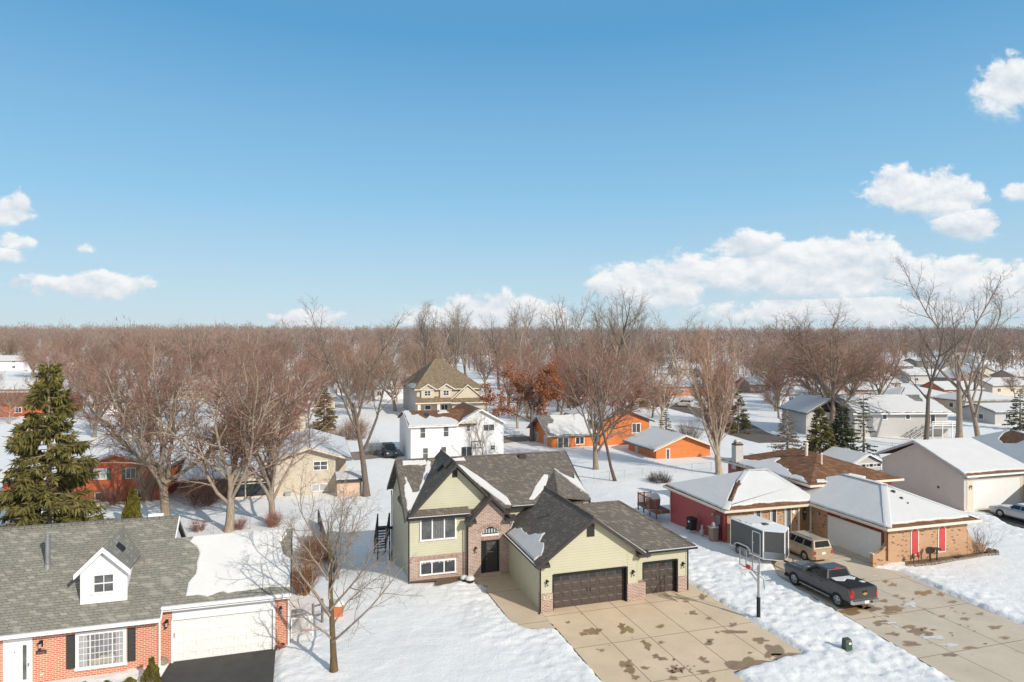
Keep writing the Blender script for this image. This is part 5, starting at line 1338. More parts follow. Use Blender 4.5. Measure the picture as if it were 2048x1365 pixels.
# big tan house with the tall brown roof
def brown_roof_house():
    ox, oy = -19.3, 138.5; z0 = 0.0
    h = thing('large_tan_house', 'large tan house with a tall bare brown hipped roof and two small front gables', 'house', (ox, oy, z0), 17)
    w = M['cream_siding']
    b = MB(); b.box(-.7, 13.2, 0, 21, -1, 5.9); b.box(6.6, 14.2, -1.5, .1, -1, 3.1); b.extv([(6.6, 3.3), (13.8, 3.3), (10.0, 6.3)], -.8, 3)
    b.box(.2, 2.9, -.5, .2, 3.6, 6.0); b.box(4.2, 6.7, -.5, .2, 3.6, 6.0); b.extv([(.1, 6.0), (3.0, 6.0), (1.55, 6.85)], -.5, 2); b.extv([(4.1, 6.0), (6.8, 6.0), (5.45, 6.85)], -.5, 2)
    b.build('wall', w, h)
    MB().box(-.74, -.69, .4, 20.6, -.8, 5.8).build('side_cladding', M['grey_siding'], h)
    rb = MB()
    F = hip(rb, -1.3, 13.8, -.6, 21.6, 5.9, [(4.6, 8.5, 11.9), (6.6, 9.8, 11.9)])
    rb.slab([(-1.2, -2.2, 3.2), (6.6, -2.2, 3.2), (6.6, .2, 4.4), (-.9, .2, 4.4)], .14); rb.slab([(6.2, -2.4, 3.1), (14.8, -2.4, 3.1), (14.4, -.7, 3.95), (6.6, -.7, 3.95)], .14)
    for (c, r_, zt, v0, ext) in ((10.0, 4.1, 6.75, -1.05, 8), (1.55, 1.8, 7.0, -.9, 5), (5.45, 1.7, 7.0, -.9, 5)):
        e = .83 if r_ > 3 else .62
        for sg in (-1, 1): rb.slab([(c, v0, zt), (c + sg * r_, v0, zt - e * r_), (c + sg * r_, v0 + ext, zt - e * r_), (c, v0 + ext, zt)], .14)
    roof = rb.build('roof', M['shingle_tan'], h)
    z3 = plane(F[3]); snow_patch(roof, z3, [(-1.2, 1), (-.6, 1.2), (-.4, 5), (-.7, 9), (-1.2, 12)], .08, .2, 4)
    b = MB()
    for (c, r_, zt, v0) in ((10.0, 4.15, 6.8, -1.12), (1.55, 1.85, 7.05, -.97), (5.45, 1.75, 7.05, -.97)):
        e = .83 if r_ > 3 else .62
        rake(b, c - r_, zt - e * r_, c, zt, v0, v0 + .07, .25); rake(b, c, zt, c + r_, zt - e * r_, v0, v0 + .07, .25)
    b.box(-1.3, 6.4, -2.3, -2.2, 2.98, 3.2); b.box(6.1, 14.9, -2.5, -2.4, 2.88, 3.1); b.box(-1.3, 13.8, -.7, -.6, 5.7, 5.9)
    b.build('fascia', M['cream_paint'], h)
    for u in (-.5, 3.6): MB().box(u - .3, u + .3, -2.0, -1.5, -1, 3.05).build('porch_pillar', M['cream_paint'], h)
    for (a, c) in ((.8, 2.2), (4.8, 6.1)): framed_window(h, a, c, 4.45, 5.6, -.5, nv=2, nh=1, fw=.1)
    framed_window(h, .9, 2.4, .4, 2.6, 0, nv=1, nh=1, fw=.2); framed_window(h, 4.4, 6.0, .1, 2.6, 0, nv=2, nh=0, fw=.12)
brown_roof_house()

# orange wooden house and its garage
def orange_house():
    ox, oy = 6.07, 101.3; z0 = -1.2
    h = thing('orange_house', 'orange wooden house with snowy roof, glass sliding door and taller right wing', 'house', (ox, oy, z0), 17)
    b = MB(); b.box(0, 8, 0, 9.2, -.8, 2.8); b.extu([(.0, 2.8), (9.2, 2.8), (4.6, 5.0)], .03, 8); b.build('wall', M['orange_wood'], h)
    b = MB(); b.box(7.9, 16.4, -.6, 13, -.8, 4.6); b.extv([(7.9, 4.6), (16.4, 4.6), (12.2, 6.2)], -.58, 13); b.build('wing_wall', M['orange_wood'], h)
    rb = MB(); F = gable_faces(-.8, 8.2, -.5, 9.8, 2.75, 5.3); G = gable_faces(7.2, 17.1, -1.0, 13.4, 4.45, 6.35, 'v')
    for f in F + G: rb.slab(f, .15)
    roof = rb.build('roof', M['shingle_grey'], h)
    z = plane(F[0]); snow_patch(roof, z, [(-.2, .3), (.3, -.4), (8.1, -.4), (8.1, 4.5), (1.2, 4.5), (1.6, 3.2), (1.2, 2.3), (.3, 2.4), (-.2, 1.4)], .12, .15, 2)
    zl = plane(G[0]); snow_patch(roof, zl, [(7.4, -.2), (10.3, -.8), (12.0, .6), (12.1, 13.2), (7.4, 13.2)], .12, .12, 3); snow_on(roof, G[1], 0, .2, .1, 4)
    b = MB(); b.box(-.9, 8.2, -.62, -.5, 2.55, 2.74); b.extu([(-.5, 2.5), (4.65, 5.05), (4.65, 5.3), (-.5, 2.75)], -.87, -.8); b.extu([(4.65, 5.05), (9.8, 2.5), (9.8, 2.75), (4.65, 5.3)], -.87, -.8)
    b.build('fascia', M['galv'], h)
    b = MB(); rake(b, 7.15, 4.45, 12.15, 6.38, -1.07, -1.0, .22); rake(b, 12.15, 6.38, 17.15, 4.45, -1.07, -1.0, .22); b.build('rake_board', M['dark_trim'], h)
    framed_window(h, .95, 2.85, .05, 2.35, 0, nv=2, fw=.12, pm=M['glass_soft']); framed_window(h, 3.9, 5.45, 1.1, 2.35, 0, nv=2, fw=.12)
    framed_window(h, 13.3, 14.9, 2.55, 4.2, -.6, nv=2, fw=.13, pm=M['glass_soft'])
    for v in (2.0, 6.2): side_window(h, v, v + 1.3, .9, 2.3, 0, pm=M['curtain'])
    MB().box(6.9, 7.7, -.06, .02, 0, 2.2).build('back_door', M['white_door'], h)
    MB().box(-.5, 7.5, -3.2, -.1, -.3, .12).build('patio', M['snow'], h)
    MB().box(-1.2, -.3, 3.4, 4.3, 0, .8).build('heat_pump', M['galv'], h)
    MB().lathe([(.25, 0), (.25, .6), (.2, .7), (0, .72)], (4.6, -1.6, .12), 10).build('patio_pot', M['stone'], h)
orange_house()
def orange_garage():
    ox, oy = 19.98, 91.5; z0 = -1.2
    h = thing('orange_garage', 'low orange wooden garage with a grey-white snowy roof and one narrow window', 'garage', (ox, oy, z0), 17)
    b = MB(); b.box(0, 8.6, 0, 8.3, -.1, 2.35); b.extv([(0, 2.35), (8.6, 2.35), (4.5, 3.75)], .02, 8.28); b.build('wall', M['orange_wood'], h)
    MB().box(-.05, 8.65, -.05, 8.35, -.9, .12).build('foundation', M['cream_paint'], h)
    rb = MB(); F = gable_faces(-.7, 9.4, -.6, 9.0, 2.15, 4.02, 'v')
    for f in F: rb.slab(f, .14)
    roof = rb.build('roof', M['shingle_grey'], h)
    for i, f in enumerate(F): snow_on(roof, f, 0, .1, .1, i + 3)
    b = MB(); rake(b, -.75, 2.15, 4.35, 4.05, -.68, -.6, .2); rake(b, 4.35, 4.05, 9.45, 2.15, -.68, -.6, .2); b.build('fascia', M['cream_paint'], h)
    framed_window(h, 1.5, 2.15, .3, 2.2, 0, fw=.1, pm=M['glass_soft']); MB().box(-.05, .02, 5.2, 6.1, .1, 2.1).build('side_door', M['grey_siding'], h)
orange_garage()

# tan ranch with a screened porch, and its shed
def tan_ranch():
    ox, oy = -26.8, 74.3; z0 = -1.6
    h = thing('tan_ranch_house', 'tan two-level house behind bare branches with a glazed porch on its left', 'house', (ox, oy, z0), 17)
    w = M['cream_siding']
    b = MB(); b.box(0, 6.7, 0, 16, -.8, 4.2); b.extv([(0, 4.2), (7.4, 4.2), (4.0, 5.35)], .02, 16); b.box(6.7, 8.0, 2.5, 16, -.8, 4.1); b.box(-9.5, .1, 3.6, 13, -.8, 2.5); b.build('wall', w, h)
    rb = MB(); F = gable_faces(-1.0, 8.6, -.7, 16.5, 4.0, 5.55, 'v'); G = gable_faces(-10, .2, .0, 14, 2.4, 4.3)
    for f in F + G: rb.slab(f, .15)
    P = gable_faces(-4.6, -.1, -.5, 5, 2.2, 2.95, 'v')
    for f in P: rb.slab(f, .1)
    roof = rb.build('roof', M['shingle_grey'], h)
    for i, f in enumerate(F + G + P): snow_on(roof, f, 0, .1, .1, i + 5)
    b = MB(); rake(b, -1.05, 3.98, 3.8, 5.56, -.78, -.7, .22); rake(b, 3.8, 5.56, 8.65, 3.98, -.78, -.7, .22); b.build('fascia', M['cream_paint'], h)
    framed_window(h, 4.2, 5.85, 2.75, 3.85, 0, nv=2, nh=1, fw=.1, pm=M['glass_soft']); framed_window(h, 4.0, 5.8, .35, 1.25, 0, nv=2, fw=.1, pm=M['curtain'])
    b = MB(); b.box(-4.3, -.4, -.3, -.2, -.5, .35); 
    for u in (-4.25, -2.95, -.45): b.box(u - .06, u + .06, -.32, -.18, .35, 2.2)
    b.box(-4.3, -.4, -.32, -.18, 1.75, 1.85); b.extv([(-4.3, 2.05), (-.4, 2.05), (-.4, 2.2), (-2.35, 2.8), (-4.3, 2.2)], -.3, -.2)
    p = b.build('porch', M['cream_paint'], h); MB().box(-4.2, -.5, -.22, 3.5, -.4, 2.1).build('screen', M['glass'], p)
    MB().box(1.2, 1.8, -.5, .0, -.1, .55).build('heat_pump', M['galv'], h)
tan_ranch()
ox, oy = at(674, 997, -1.6)
h = thing('tool_shed', 'small peach coloured shed with flat snowy roof beside a tall bare tree', 'shed', (ox, oy, -1.6), 17)
MB().box(0, 2.65, 0, 2.3, -.3, 1.95).build('wall', paint('peach', (.62, .44, .32), .7, .1), h)
b = MB().slab([(-.15, -.25, 1.95), (2.85, -.25, 1.95), (2.85, 2.6, 2.45), (-.15, 2.6, 2.45)], .2); r = b.build('roof', M['dark_trim'], h)
snow_patch(r, lambda u, v: 1.95 + (v + .25) * .175, [(-.1, .1), (2.1, .1), (2.8, .3), (2.8, 2.5), (-.1, 2.5)], .1, .05, 2)
MB().box(2.55, 2.70, -.03, .05, -.3, 1.95).build('trim', M['grey_wood'], h)

# rust coloured house behind the spruce
def rust_house():
    ox, oy = -46.2, 71.4; z0 = -1.6
    h = thing('rust_house', 'rust-red wooden house with green shutters half hidden behind the big spruce', 'house', (ox, oy, z0), 10)
    b = MB(); b.box(-1, 7.6, 0, 11, -.8, 4.0); b.extv([(-1, 4.0), (7.6, 4.0), (3.2, 5.2)], .02, 11); b.build('wall', M['rust_wood'], h)
    MB().box(-1.05, 7.62, -.08, 11, -.8, 1.55).build('lower_wall', M['maroon'] if False else M['rust_wood'], h)
    b = MB().box(-9, -.9, 2, 10, -.8, 2.6).build('garage_wall', M['rust_wood'], h)
    rb = MB(); F = gable_faces(-1.8, 8.4, -.7, 11.8, 3.75, 5.4, 'v'); G = gable_faces(-9.8, -.6, 1, 11, 2.5, 4.2)
    for f in F + G: rb.slab(f, .15)
    r = rb.build('roof', M['shingle_grey'], h)
    for i, f in enumerate(F + G): snow_on(r, f, 0, .08, .12, i)
    b = MB(); rake(b, -1.85, 3.72, 3.3, 5.42, -.78, -.7, .2); rake(b, 3.3, 5.42, 8.45, 3.72, -.78, -.7, .2); b.build('fascia', M['brick_brown'], h)
    for (a, c) in ((.85, 2.15), (4.05, 5.1)):
        framed_window(h, a, c, 2.55, 3.75, 0, nv=2, fw=.08, pm=M['curtain'] if a < 1 else M['glass_soft'])
        for u in (a - .36, c + .04): MB().box(u, u + .32, -.06, 0, 2.5, 3.8).build('shutter', M['green_paint'], h)
    framed_window(h, 1.0, 2.4, .3, 1.2, -.08, nv=2, fw=.08); framed_window(h, 4.6, 6.0, .4, 1.4, -.08, nv=2, fw=.08)
rust_house()
x, y = at(202, 1020, -1.6)
o = MB().bbox(-.6, .6, -.35, .35, 0, .55).bbox(-.65, .65, -.4, .4, .5, .7, .1).build('storage_bench', M['cream_paint']); o.location = (x, y, -1.55)
tag(o, 'low pale garden box with snow on it before the rust house', 'garden box')

# grey house with the outside stair, right
def grey_house():
    ox, oy = 64.5, 113.0; z0 = -.5
    h = thing('grey_house', 'long pale grey house with a snowy roof and an outside wooden stair', 'house', (ox, oy, z0), 3)
    b = MB(); b.box(-6, 10.5, 0, 11, -.8, 4.35); b.extu([(0, 4.35), (11, 4.35), (5.5, 6.5)], -5.9, 10.4); b.box(-13, -5.9, 3, 12, -.8, 4.0); b.build('wall', M['grey_siding'], h)
    rb = MB(); F = gable_faces(-6.6, 10.9, -.7, 11.7, 4.25, 6.85)
    for f in F: rb.slab(f, .15)
    G = gable_faces(-13.6, -4.5, 1.5, 12.6, 3.9, 6.6, 'v')
    for f in G: rb.slab(f, .15)
    r = rb.build('roof', M['shingle_grey'], h); z = plane(F[0])
    snow_patch(r, z, [(-6, -.5), (10.8, -.5), (10.6, 3.0), (9.5, 5.3), (8.9, 5.3), (8.0, 2.8), (6.8, 3.2), (6.4, 5.4), (-3, 5.4), (-3.4, 4.8), (-4.6, 5.3), (-6, 5.0)], .14, .12, 3); snow_on(r, G[1], 0, .2, .12, 6); snow_on(r, G[0], 0, .2, .12, 7)
    MB().box(-6.7, 11, -.82, -.7, 4.0, 4.24).build('fascia', M['white_paint'], h)
    for u in (-1.2, 2.9): framed_window(h, u, u + .95, 3.0, 4.0, 0, fw=.14, nh=0)
    framed_window(h, 6.5, 8.3, 2.0, 3.95, 0, nv=2, fw=.14)
    gw = paint('grey_rail', (.46, .45, .43), .8, .15)
    b = MB(); b.box(6.0, 11.2, -2.4, -.05, 1.75, 1.95)
    dk = b.build('deck', gw, h); b = MB()
    for z in (2.3, 2.65, 2.95): b.box(6.2, 11.2, -2.42, -2.36, z - .06, z + .06)
    for u in (6.1, 7.8, 9.5, 11.15): b.box(u - .06, u + .06, -2.45, -2.33, -.5, 3.0)
    b.build('railing', M['white_paint'], dk); b = MB()
    for i in range(10): b.box(6.0 - (i + 1) * .36, 6.0 - i * .36, -2.3, -1.2, 1.75 - i * .22 - .06, 1.75 - i * .22)
    for v in (-2.35, -1.15):
        for dz in (-.1, .45, .8): b.loft([(6.0, v - .04, 1.8 + dz), (6.0, v + .04, 1.8 + dz), (6.0, v + .04, 1.95 + dz), (6.0, v - .04, 1.95 + dz)], [(2.3, v - .04, -.45 + dz), (2.3, v + .04, -.45 + dz), (2.3, v + .04, -.3 + dz), (2.3, v - .04, -.3 + dz)])
        for u in (2.4, 4.2): b.box(u - .06, u + .06, v - .06, v + .06, -.5, (u - 2.3) * .61 + .6)
    b.build('stairs', gw, dk)
grey_house()

# ------------------------------------------------------------------ houses farther off
def far_house(label, px, py, w, d, hw, rz=15, wall='grey_siding', along='u', pitch=.38, win=2, roof='shingle_grey', hipped=False, chim=False, bare=None, zoff=0.0, name='house', garage=False):
    """px,py: bearing of the front left foot of the house"""
    far = 70.0; sl = (max(py, CY + 4) - CY) / FPX
    while far < 1100 and CAMH - sl * far > elev1((px - CX) * far / FPX, far): far += 1.0
    x, y = (px - CX) * far / FPX, far; z = elev1(x, y)
    h = thing(name, label, 'house', (x, y, z + zoff), rz, 'houses beyond the back yards')
    b = MB(); b.box(0, w, 0, d, -1.0, hw); ov = .5
    if not hipped:
        if along == 'u': b.extu([(0, hw), (d, hw), (d / 2, hw + pitch * d / 2)], .02, w - .02)
        else: b.extv([(0, hw), (w, hw), (w / 2, hw + pitch * w / 2)], .02, d - .02)
    b.build('wall', M[wall], h); rb = MB()
    if hipped:
        m = d / 2 if w >= d else w / 2
        A = [(m, d / 2, hw + pitch * m), (w - m, d / 2, hw + pitch * m)] if w >= d else [(w / 2, m, hw + pitch * m), (w / 2, d - m, hw + pitch * m)]
        if w == d: A = [(m - .3, m, hw + pitch * m), (m + .3, m, hw + pitch * m)]
        F = hip(rb, -ov, w + ov, -ov, d + ov, hw - .05, A)
    else:
        k = pitch * ((d if along == 'u' else w) / 2 + ov)
        F = gable_faces(-ov, w + ov, -ov, d + ov, hw - .1, hw - .1 + k + .12, along)
        for f in F: rb.slab(f, .15)
    r = rb.build('roof', M[roof], h)
    for i, f in enumerate(F):
        if bare is not None and i == bare: continue
        snow_on(r, f, 0, .12, .13, i + int(px) % 7, .1)
    if win:
        st = w / win
        for i in range(win):
            c = st * (i + .5)
            if garage and i == 0: panel_door(h, .5, min(5.3, w * .5), 0, 2.2, -.05, M['white_door'], 4, 4); continue
            for zz in ([1.0] if hw < 4 else [.9, 3.4]): framed_window(h, c - .65, c + .65, zz, zz + 1.2, 0, nv=2, fw=.1)
        side_window(h, d * .3, d * .3 + 1.2, hw - 1.8, hw - .7, 0)
    if chim: MB().box(w * .6, w * .6 + .8, d * .45, d * .45 + .8, hw, hw + pitch * d / 2 + 1.1).build('chimney', M['brick_brown'], r)
    return h
far_house('beige house with three round-headed dark shrubs before its long front, behind bare trees', 447, 880, 14, 10, 4.6, 17, 'cream_siding', 'v', .42, 2)
far_house('low white ranch on the hillside at the far left with a snowy roof', 55, 744, 17, 11, 4.6, 8, 'white_siding', 'v', .25, 4, chim=True)
far_house('small white house at the left frame edge below two pale trunks', -30, 742, 15, 10, 4.2, 8, 'white_siding', 'u', .4, 2)
far_house('rust coloured house at the left edge with a red garage side', -60, 838, 18, 9, 3.0, 12, 'rust_wood', 'u', .4, 3, bare=0, roof='shingle_rust')
far_house('brown roofed house left of the spruce top with a snowy back slope', -20, 800, 13, 9, 2.8, 12, 'cream_siding', 'u', .45, 2)
far_house('white house with a blue-grey door seen between bare trees left of centre', 618, 792, 9, 8, 3.6, 15, 'white_siding', 'v', .4, 2)
far_house('pale grey house farther up behind the white one left of centre', 588, 748, 11, 9, 4.4, 10, 'grey_siding', 'u', .4, 2)
far_house('peach house low behind the branches left of centre', 590, 820, 9, 9, 2.8, 15, 'cream_siding', 'u', .35, 2, garage=True)
far_house('white house left of the tall brown roof half hidden by trunks', 742, 800, 9, 9, 3.2, 17, 'white_siding', 'u', .4, 2)
far_house('small tan house with a steep blue-white roof behind the orange oak', 1098, 805, 8, 10, 3.0, 40, 'cream_siding', 'v', .75, 1)
far_house('red brick house with a long snowy roof behind the white parked car', 1280, 795, 20, 10, 3.0, 8, 'brick_red', 'u', .38, 4)
far_house('low brown garage with a snowy hip roof left of the white parked SUV', 1262, 806, 9, 8, 2.5, 0, 'brick_brown', 'u', .3, 2, hipped=True)
far_house('dark house with a pointed snowy roof right of the brick one', 1385, 790, 10, 9, 2.8, -20, 'brick_brown', 'v', .45, 1)
far_house('green-grey house far off on the rise at centre right', 1330, 728, 17, 10, 3.2, 5, 'grey_siding', 'u', .3, 3)
far_house('long low snowy house above the green-grey one', 1300, 698, 16, 9, 3.0, 5, 'cream_siding', 'u', .3, 2)
far_house('low brick house behind the dense upright bare tree', 1500, 788, 20, 10, 2.8, 5, 'brick_brown', 'u', .35, 4)
far_house('white house with two dormers on the wooded rise', 1480, 712, 9, 8, 4.0, 0, 'cream_siding', 'u', .45, 2, bare=None)
far_house('dark grey house with snowy hip roof right of the outside stair', 1800, 823, 15, 11, 3.2, 8, 'grey_wood', 'u', .33, 3, hipped=True)
far_house('cream house with a snowy hip roof by the double trunked tree', 1930, 830, 14, 10, 3.0, 10, 'cream_siding', 'u', .33, 3, hipped=True)
far_house('grey house with a white chimney and patched snow roof', 1818, 768, 18, 10, 3.2, 5, 'grey_siding', 'u', .35, 3, chim=True)
far_house('green house with a white roof edge at the top of the far street', 1832, 735, 16, 9, 3.2, 5, 'grey_wood', 'u', .25, 3)
far_house('brown house with a gable roof behind the big double trunk', 1915, 778, 13, 10, 3.4, 10, 'brick_brown', 'v', .4, 2)
far_house('tan house with a snowy gable at the far right', 1985, 792, 14, 10, 3.0, 12, 'cream_siding', 'u', .35, 3)
far_house('long white roofed house high on the far right rise', 1955, 728, 24, 10, 3.2, 5, 'white_siding', 'u', .3, 4)
far_house('small tan house with a snowy roof in the middle of the far right row', 1888, 745, 12, 9, 3.0, 5, 'tan_siding', 'v', .4, 2)
far_house('pale house in front of the far right slope with a flat snowy roof', 1990, 852, 12, 8, 2.6, 12, 'grey_siding', 'u', .25, 2)
far_house('lone white roofed house in the far right woods', 1822, 703, 15, 9, 3.4, 0, 'grey_siding', 'u', .35, 2)
far_house('long pale house across the street beyond the grey one', 1560, 812, 17, 9, 2.8, 3, 'white_siding', 'u', .35, 3)
far_house('brick house with snowy roof left of the grey stair house', 1690, 800, 14, 9, 2.8, 0, 'brick_brown', 'u', .35, 3)
far_house('white and brown house high between the left crowns', 500, 790, 12, 9, 3.2, 10, 'tan_siding', 'u', .35, 2)
far_house('tan house glimpsed through the crowns on the far left', 330, 800, 13, 9, 3.0, 10, 'cream_siding', 'u', .4, 2)
far_house('white house glimpsed between the crowns above the rust house', 205, 830, 11, 9, 3.0, 12, 'white_siding', 'u', .4, 2)

for L_, px, py, w, d, hw, wall, al in (
    ('grey-brown house under a long snow roof at the right edge of the far row', 2030, 770, 16, 10, 3.0, 'brick_brown', 'u'), ('tan house with white gable between the far right trunks', 1945, 760, 10, 9, 3.2, 'cream_siding', 'v'),
    ('white gabled house farthest along the right row', 1880, 722, 12, 9, 3.0, 'white_siding', 'v'), ('brown house low at the right before the pale flat-roofed one', 1888, 800, 12, 9, 2.8, 'rust_wood', 'u'),
    ('dark house with a white roof left of the green one', 1775, 745, 13, 9, 2.8, 'grey_wood', 'u'), ('small brown house in the gap left of the dark hip-roofed one', 1745, 782, 10, 8, 2.6, 'brick_brown', 'u'),
    ('white house at the top right corner of the town', 2015, 712, 16, 9, 3.2, 'white_siding', 'u'), ('grey house in the upper middle of the right town', 1925, 705, 13, 9, 3.0, 'grey_siding', 'u'),
    ('pale house between the centre trunks above the orange garage', 1352, 752, 13, 9, 3.0, 'cream_siding', 'u'), ('white roofed house above the red brick one', 1405, 764, 14, 9, 2.8, 'grey_siding', 'u'),
    ('small white house high on the left hillside', 20, 706, 14, 9, 3.2, 'white_siding', 'v'), ('tan house on the left hillside right of the white ranch', 150, 732, 13, 9, 3.0, 'tan_siding', 'u')):
    far_house(L_, px, py, w, d, hw, 8, wall, al, .38, 3)
# ------------------------------------------------------------------ vehicles
def wheel(par, x, y, r, w, side, rim=None, spokes=5):
    o = x; i = x - side * w
    a, c = (i, o)
    prof = [(a, r * .55), (a, r * .95), (a + side * .02, r), (c - side * .03, r), (c, r * .94), (c, r * .70), (c - side * .03, r * .66), (c - side * .03, .001)]
    t = MB().disc_y(0, y, 0, r, prof, 24).build('wheel', M['rubber'], par, False)
    rr = r * .64; b = MB()
    b.disc_y(0, y, 0, r, [(c - side * .032, rr), (c - side * .005, rr), (c - side * .005, rr * .86), (c - side * .03, rr * .84)], 20)
    b.disc_y(0, y, 0, r, [(c - side * .03, rr * .26), (c - side * .0, rr * .22), (c, .001)], 12)
    for k in range(spokes):
        a_ = 2 * math.pi * k / spokes + .3; ca, sa = math.cos(a_), math.sin(a_); hw = rr * .17
        def P(rad_, off, xx): return (xx, y + ca * rad_ - sa * off, r + sa * rad_ + ca * off)
        b.loft([P(rr * .15, -hw, c - side * .03), P(rr * .95, -hw * 1.3, c - side * .03), P(rr * .95, hw * 1.3, c - side * .03), P(rr * .15, hw, c - side * .03)],
               [P(rr * .15, -hw * .8, c - side * .002), P(rr * .95, -hw, c - side * .012), P(rr * .95, hw, c - side * .012), P(rr * .15, hw * .8, c - side * .002)])
    b._build('rim', rim or M['alloy'], t)
    return t
def body_ring(y, w, zb, zt, zm, top_in=.10, bot_in=.06):
    """cross section of a car body: sill, waist and shoulder"""
    return [(-w + bot_in, y, zb), (w - bot_in, y, zb), (w, y, zb + .14), (w, y, zm), (w - top_in * .35, y, zt - .05), (w - top_in, y, zt), (-w + top_in, y, zt), (-w + top_in * .35, y, zt - .05), (-w, y, zm), (-w, y, zb + .14)]
def lerp(a, b, t): return tuple(a[i] + (b[i] - a[i]) * t for i in range(3))
def quad_on(b, P00, P10, P11, P01, s0, s1, t0, t1, off):
    """thin panel on a bilinear patch"""
    def Q(s, t): return lerp(lerp(P00, P10, s), lerp(P01, P11, s), t)
    pts = [Q(s0, t0), Q(s1, t0), Q(s1, t1), Q(s0, t1)]
    n = (Vector(pts[1]) - Vector(pts[0])).cross(Vector(pts[3]) - Vector(pts[0])).normalized() * off
    b.loft([tuple(Vector(p) - n * .3) for p in pts], [tuple(Vector(p) + n) for p in pts])
def arches(par, ys, r, w, m):
    """dark wheel wells let into the flanks"""
    for y in ys:
        for s_ in (-1, 1):
            pts = []
            n = 14
            for i in range(n + 1):
                a = math.pi * i / n; pts.append((y + r * 1.18 * math.cos(a), r + r * 1.18 * math.sin(a)))
            pts = [(y + r * 1.18, r * .62)] + pts + [(y - r * 1.18, r * .62)]
            x0, x1 = sorted((s_ * (w - .3), s_ * (w - .0 + .003)))
            MB().extu(pts, x0, x1).build('wheel_well', M['rubber'], par)
            o = [(y + r * 1.26 * math.cos(math.pi * i / n), r + r * 1.26 * math.sin(math.pi * i / n)) for i in range(n + 1)]
            i_ = [(y + r * 1.17 * math.cos(math.pi * i / n), r + r * 1.17 * math.sin(math.pi * i / n)) for i in range(n + 1)]

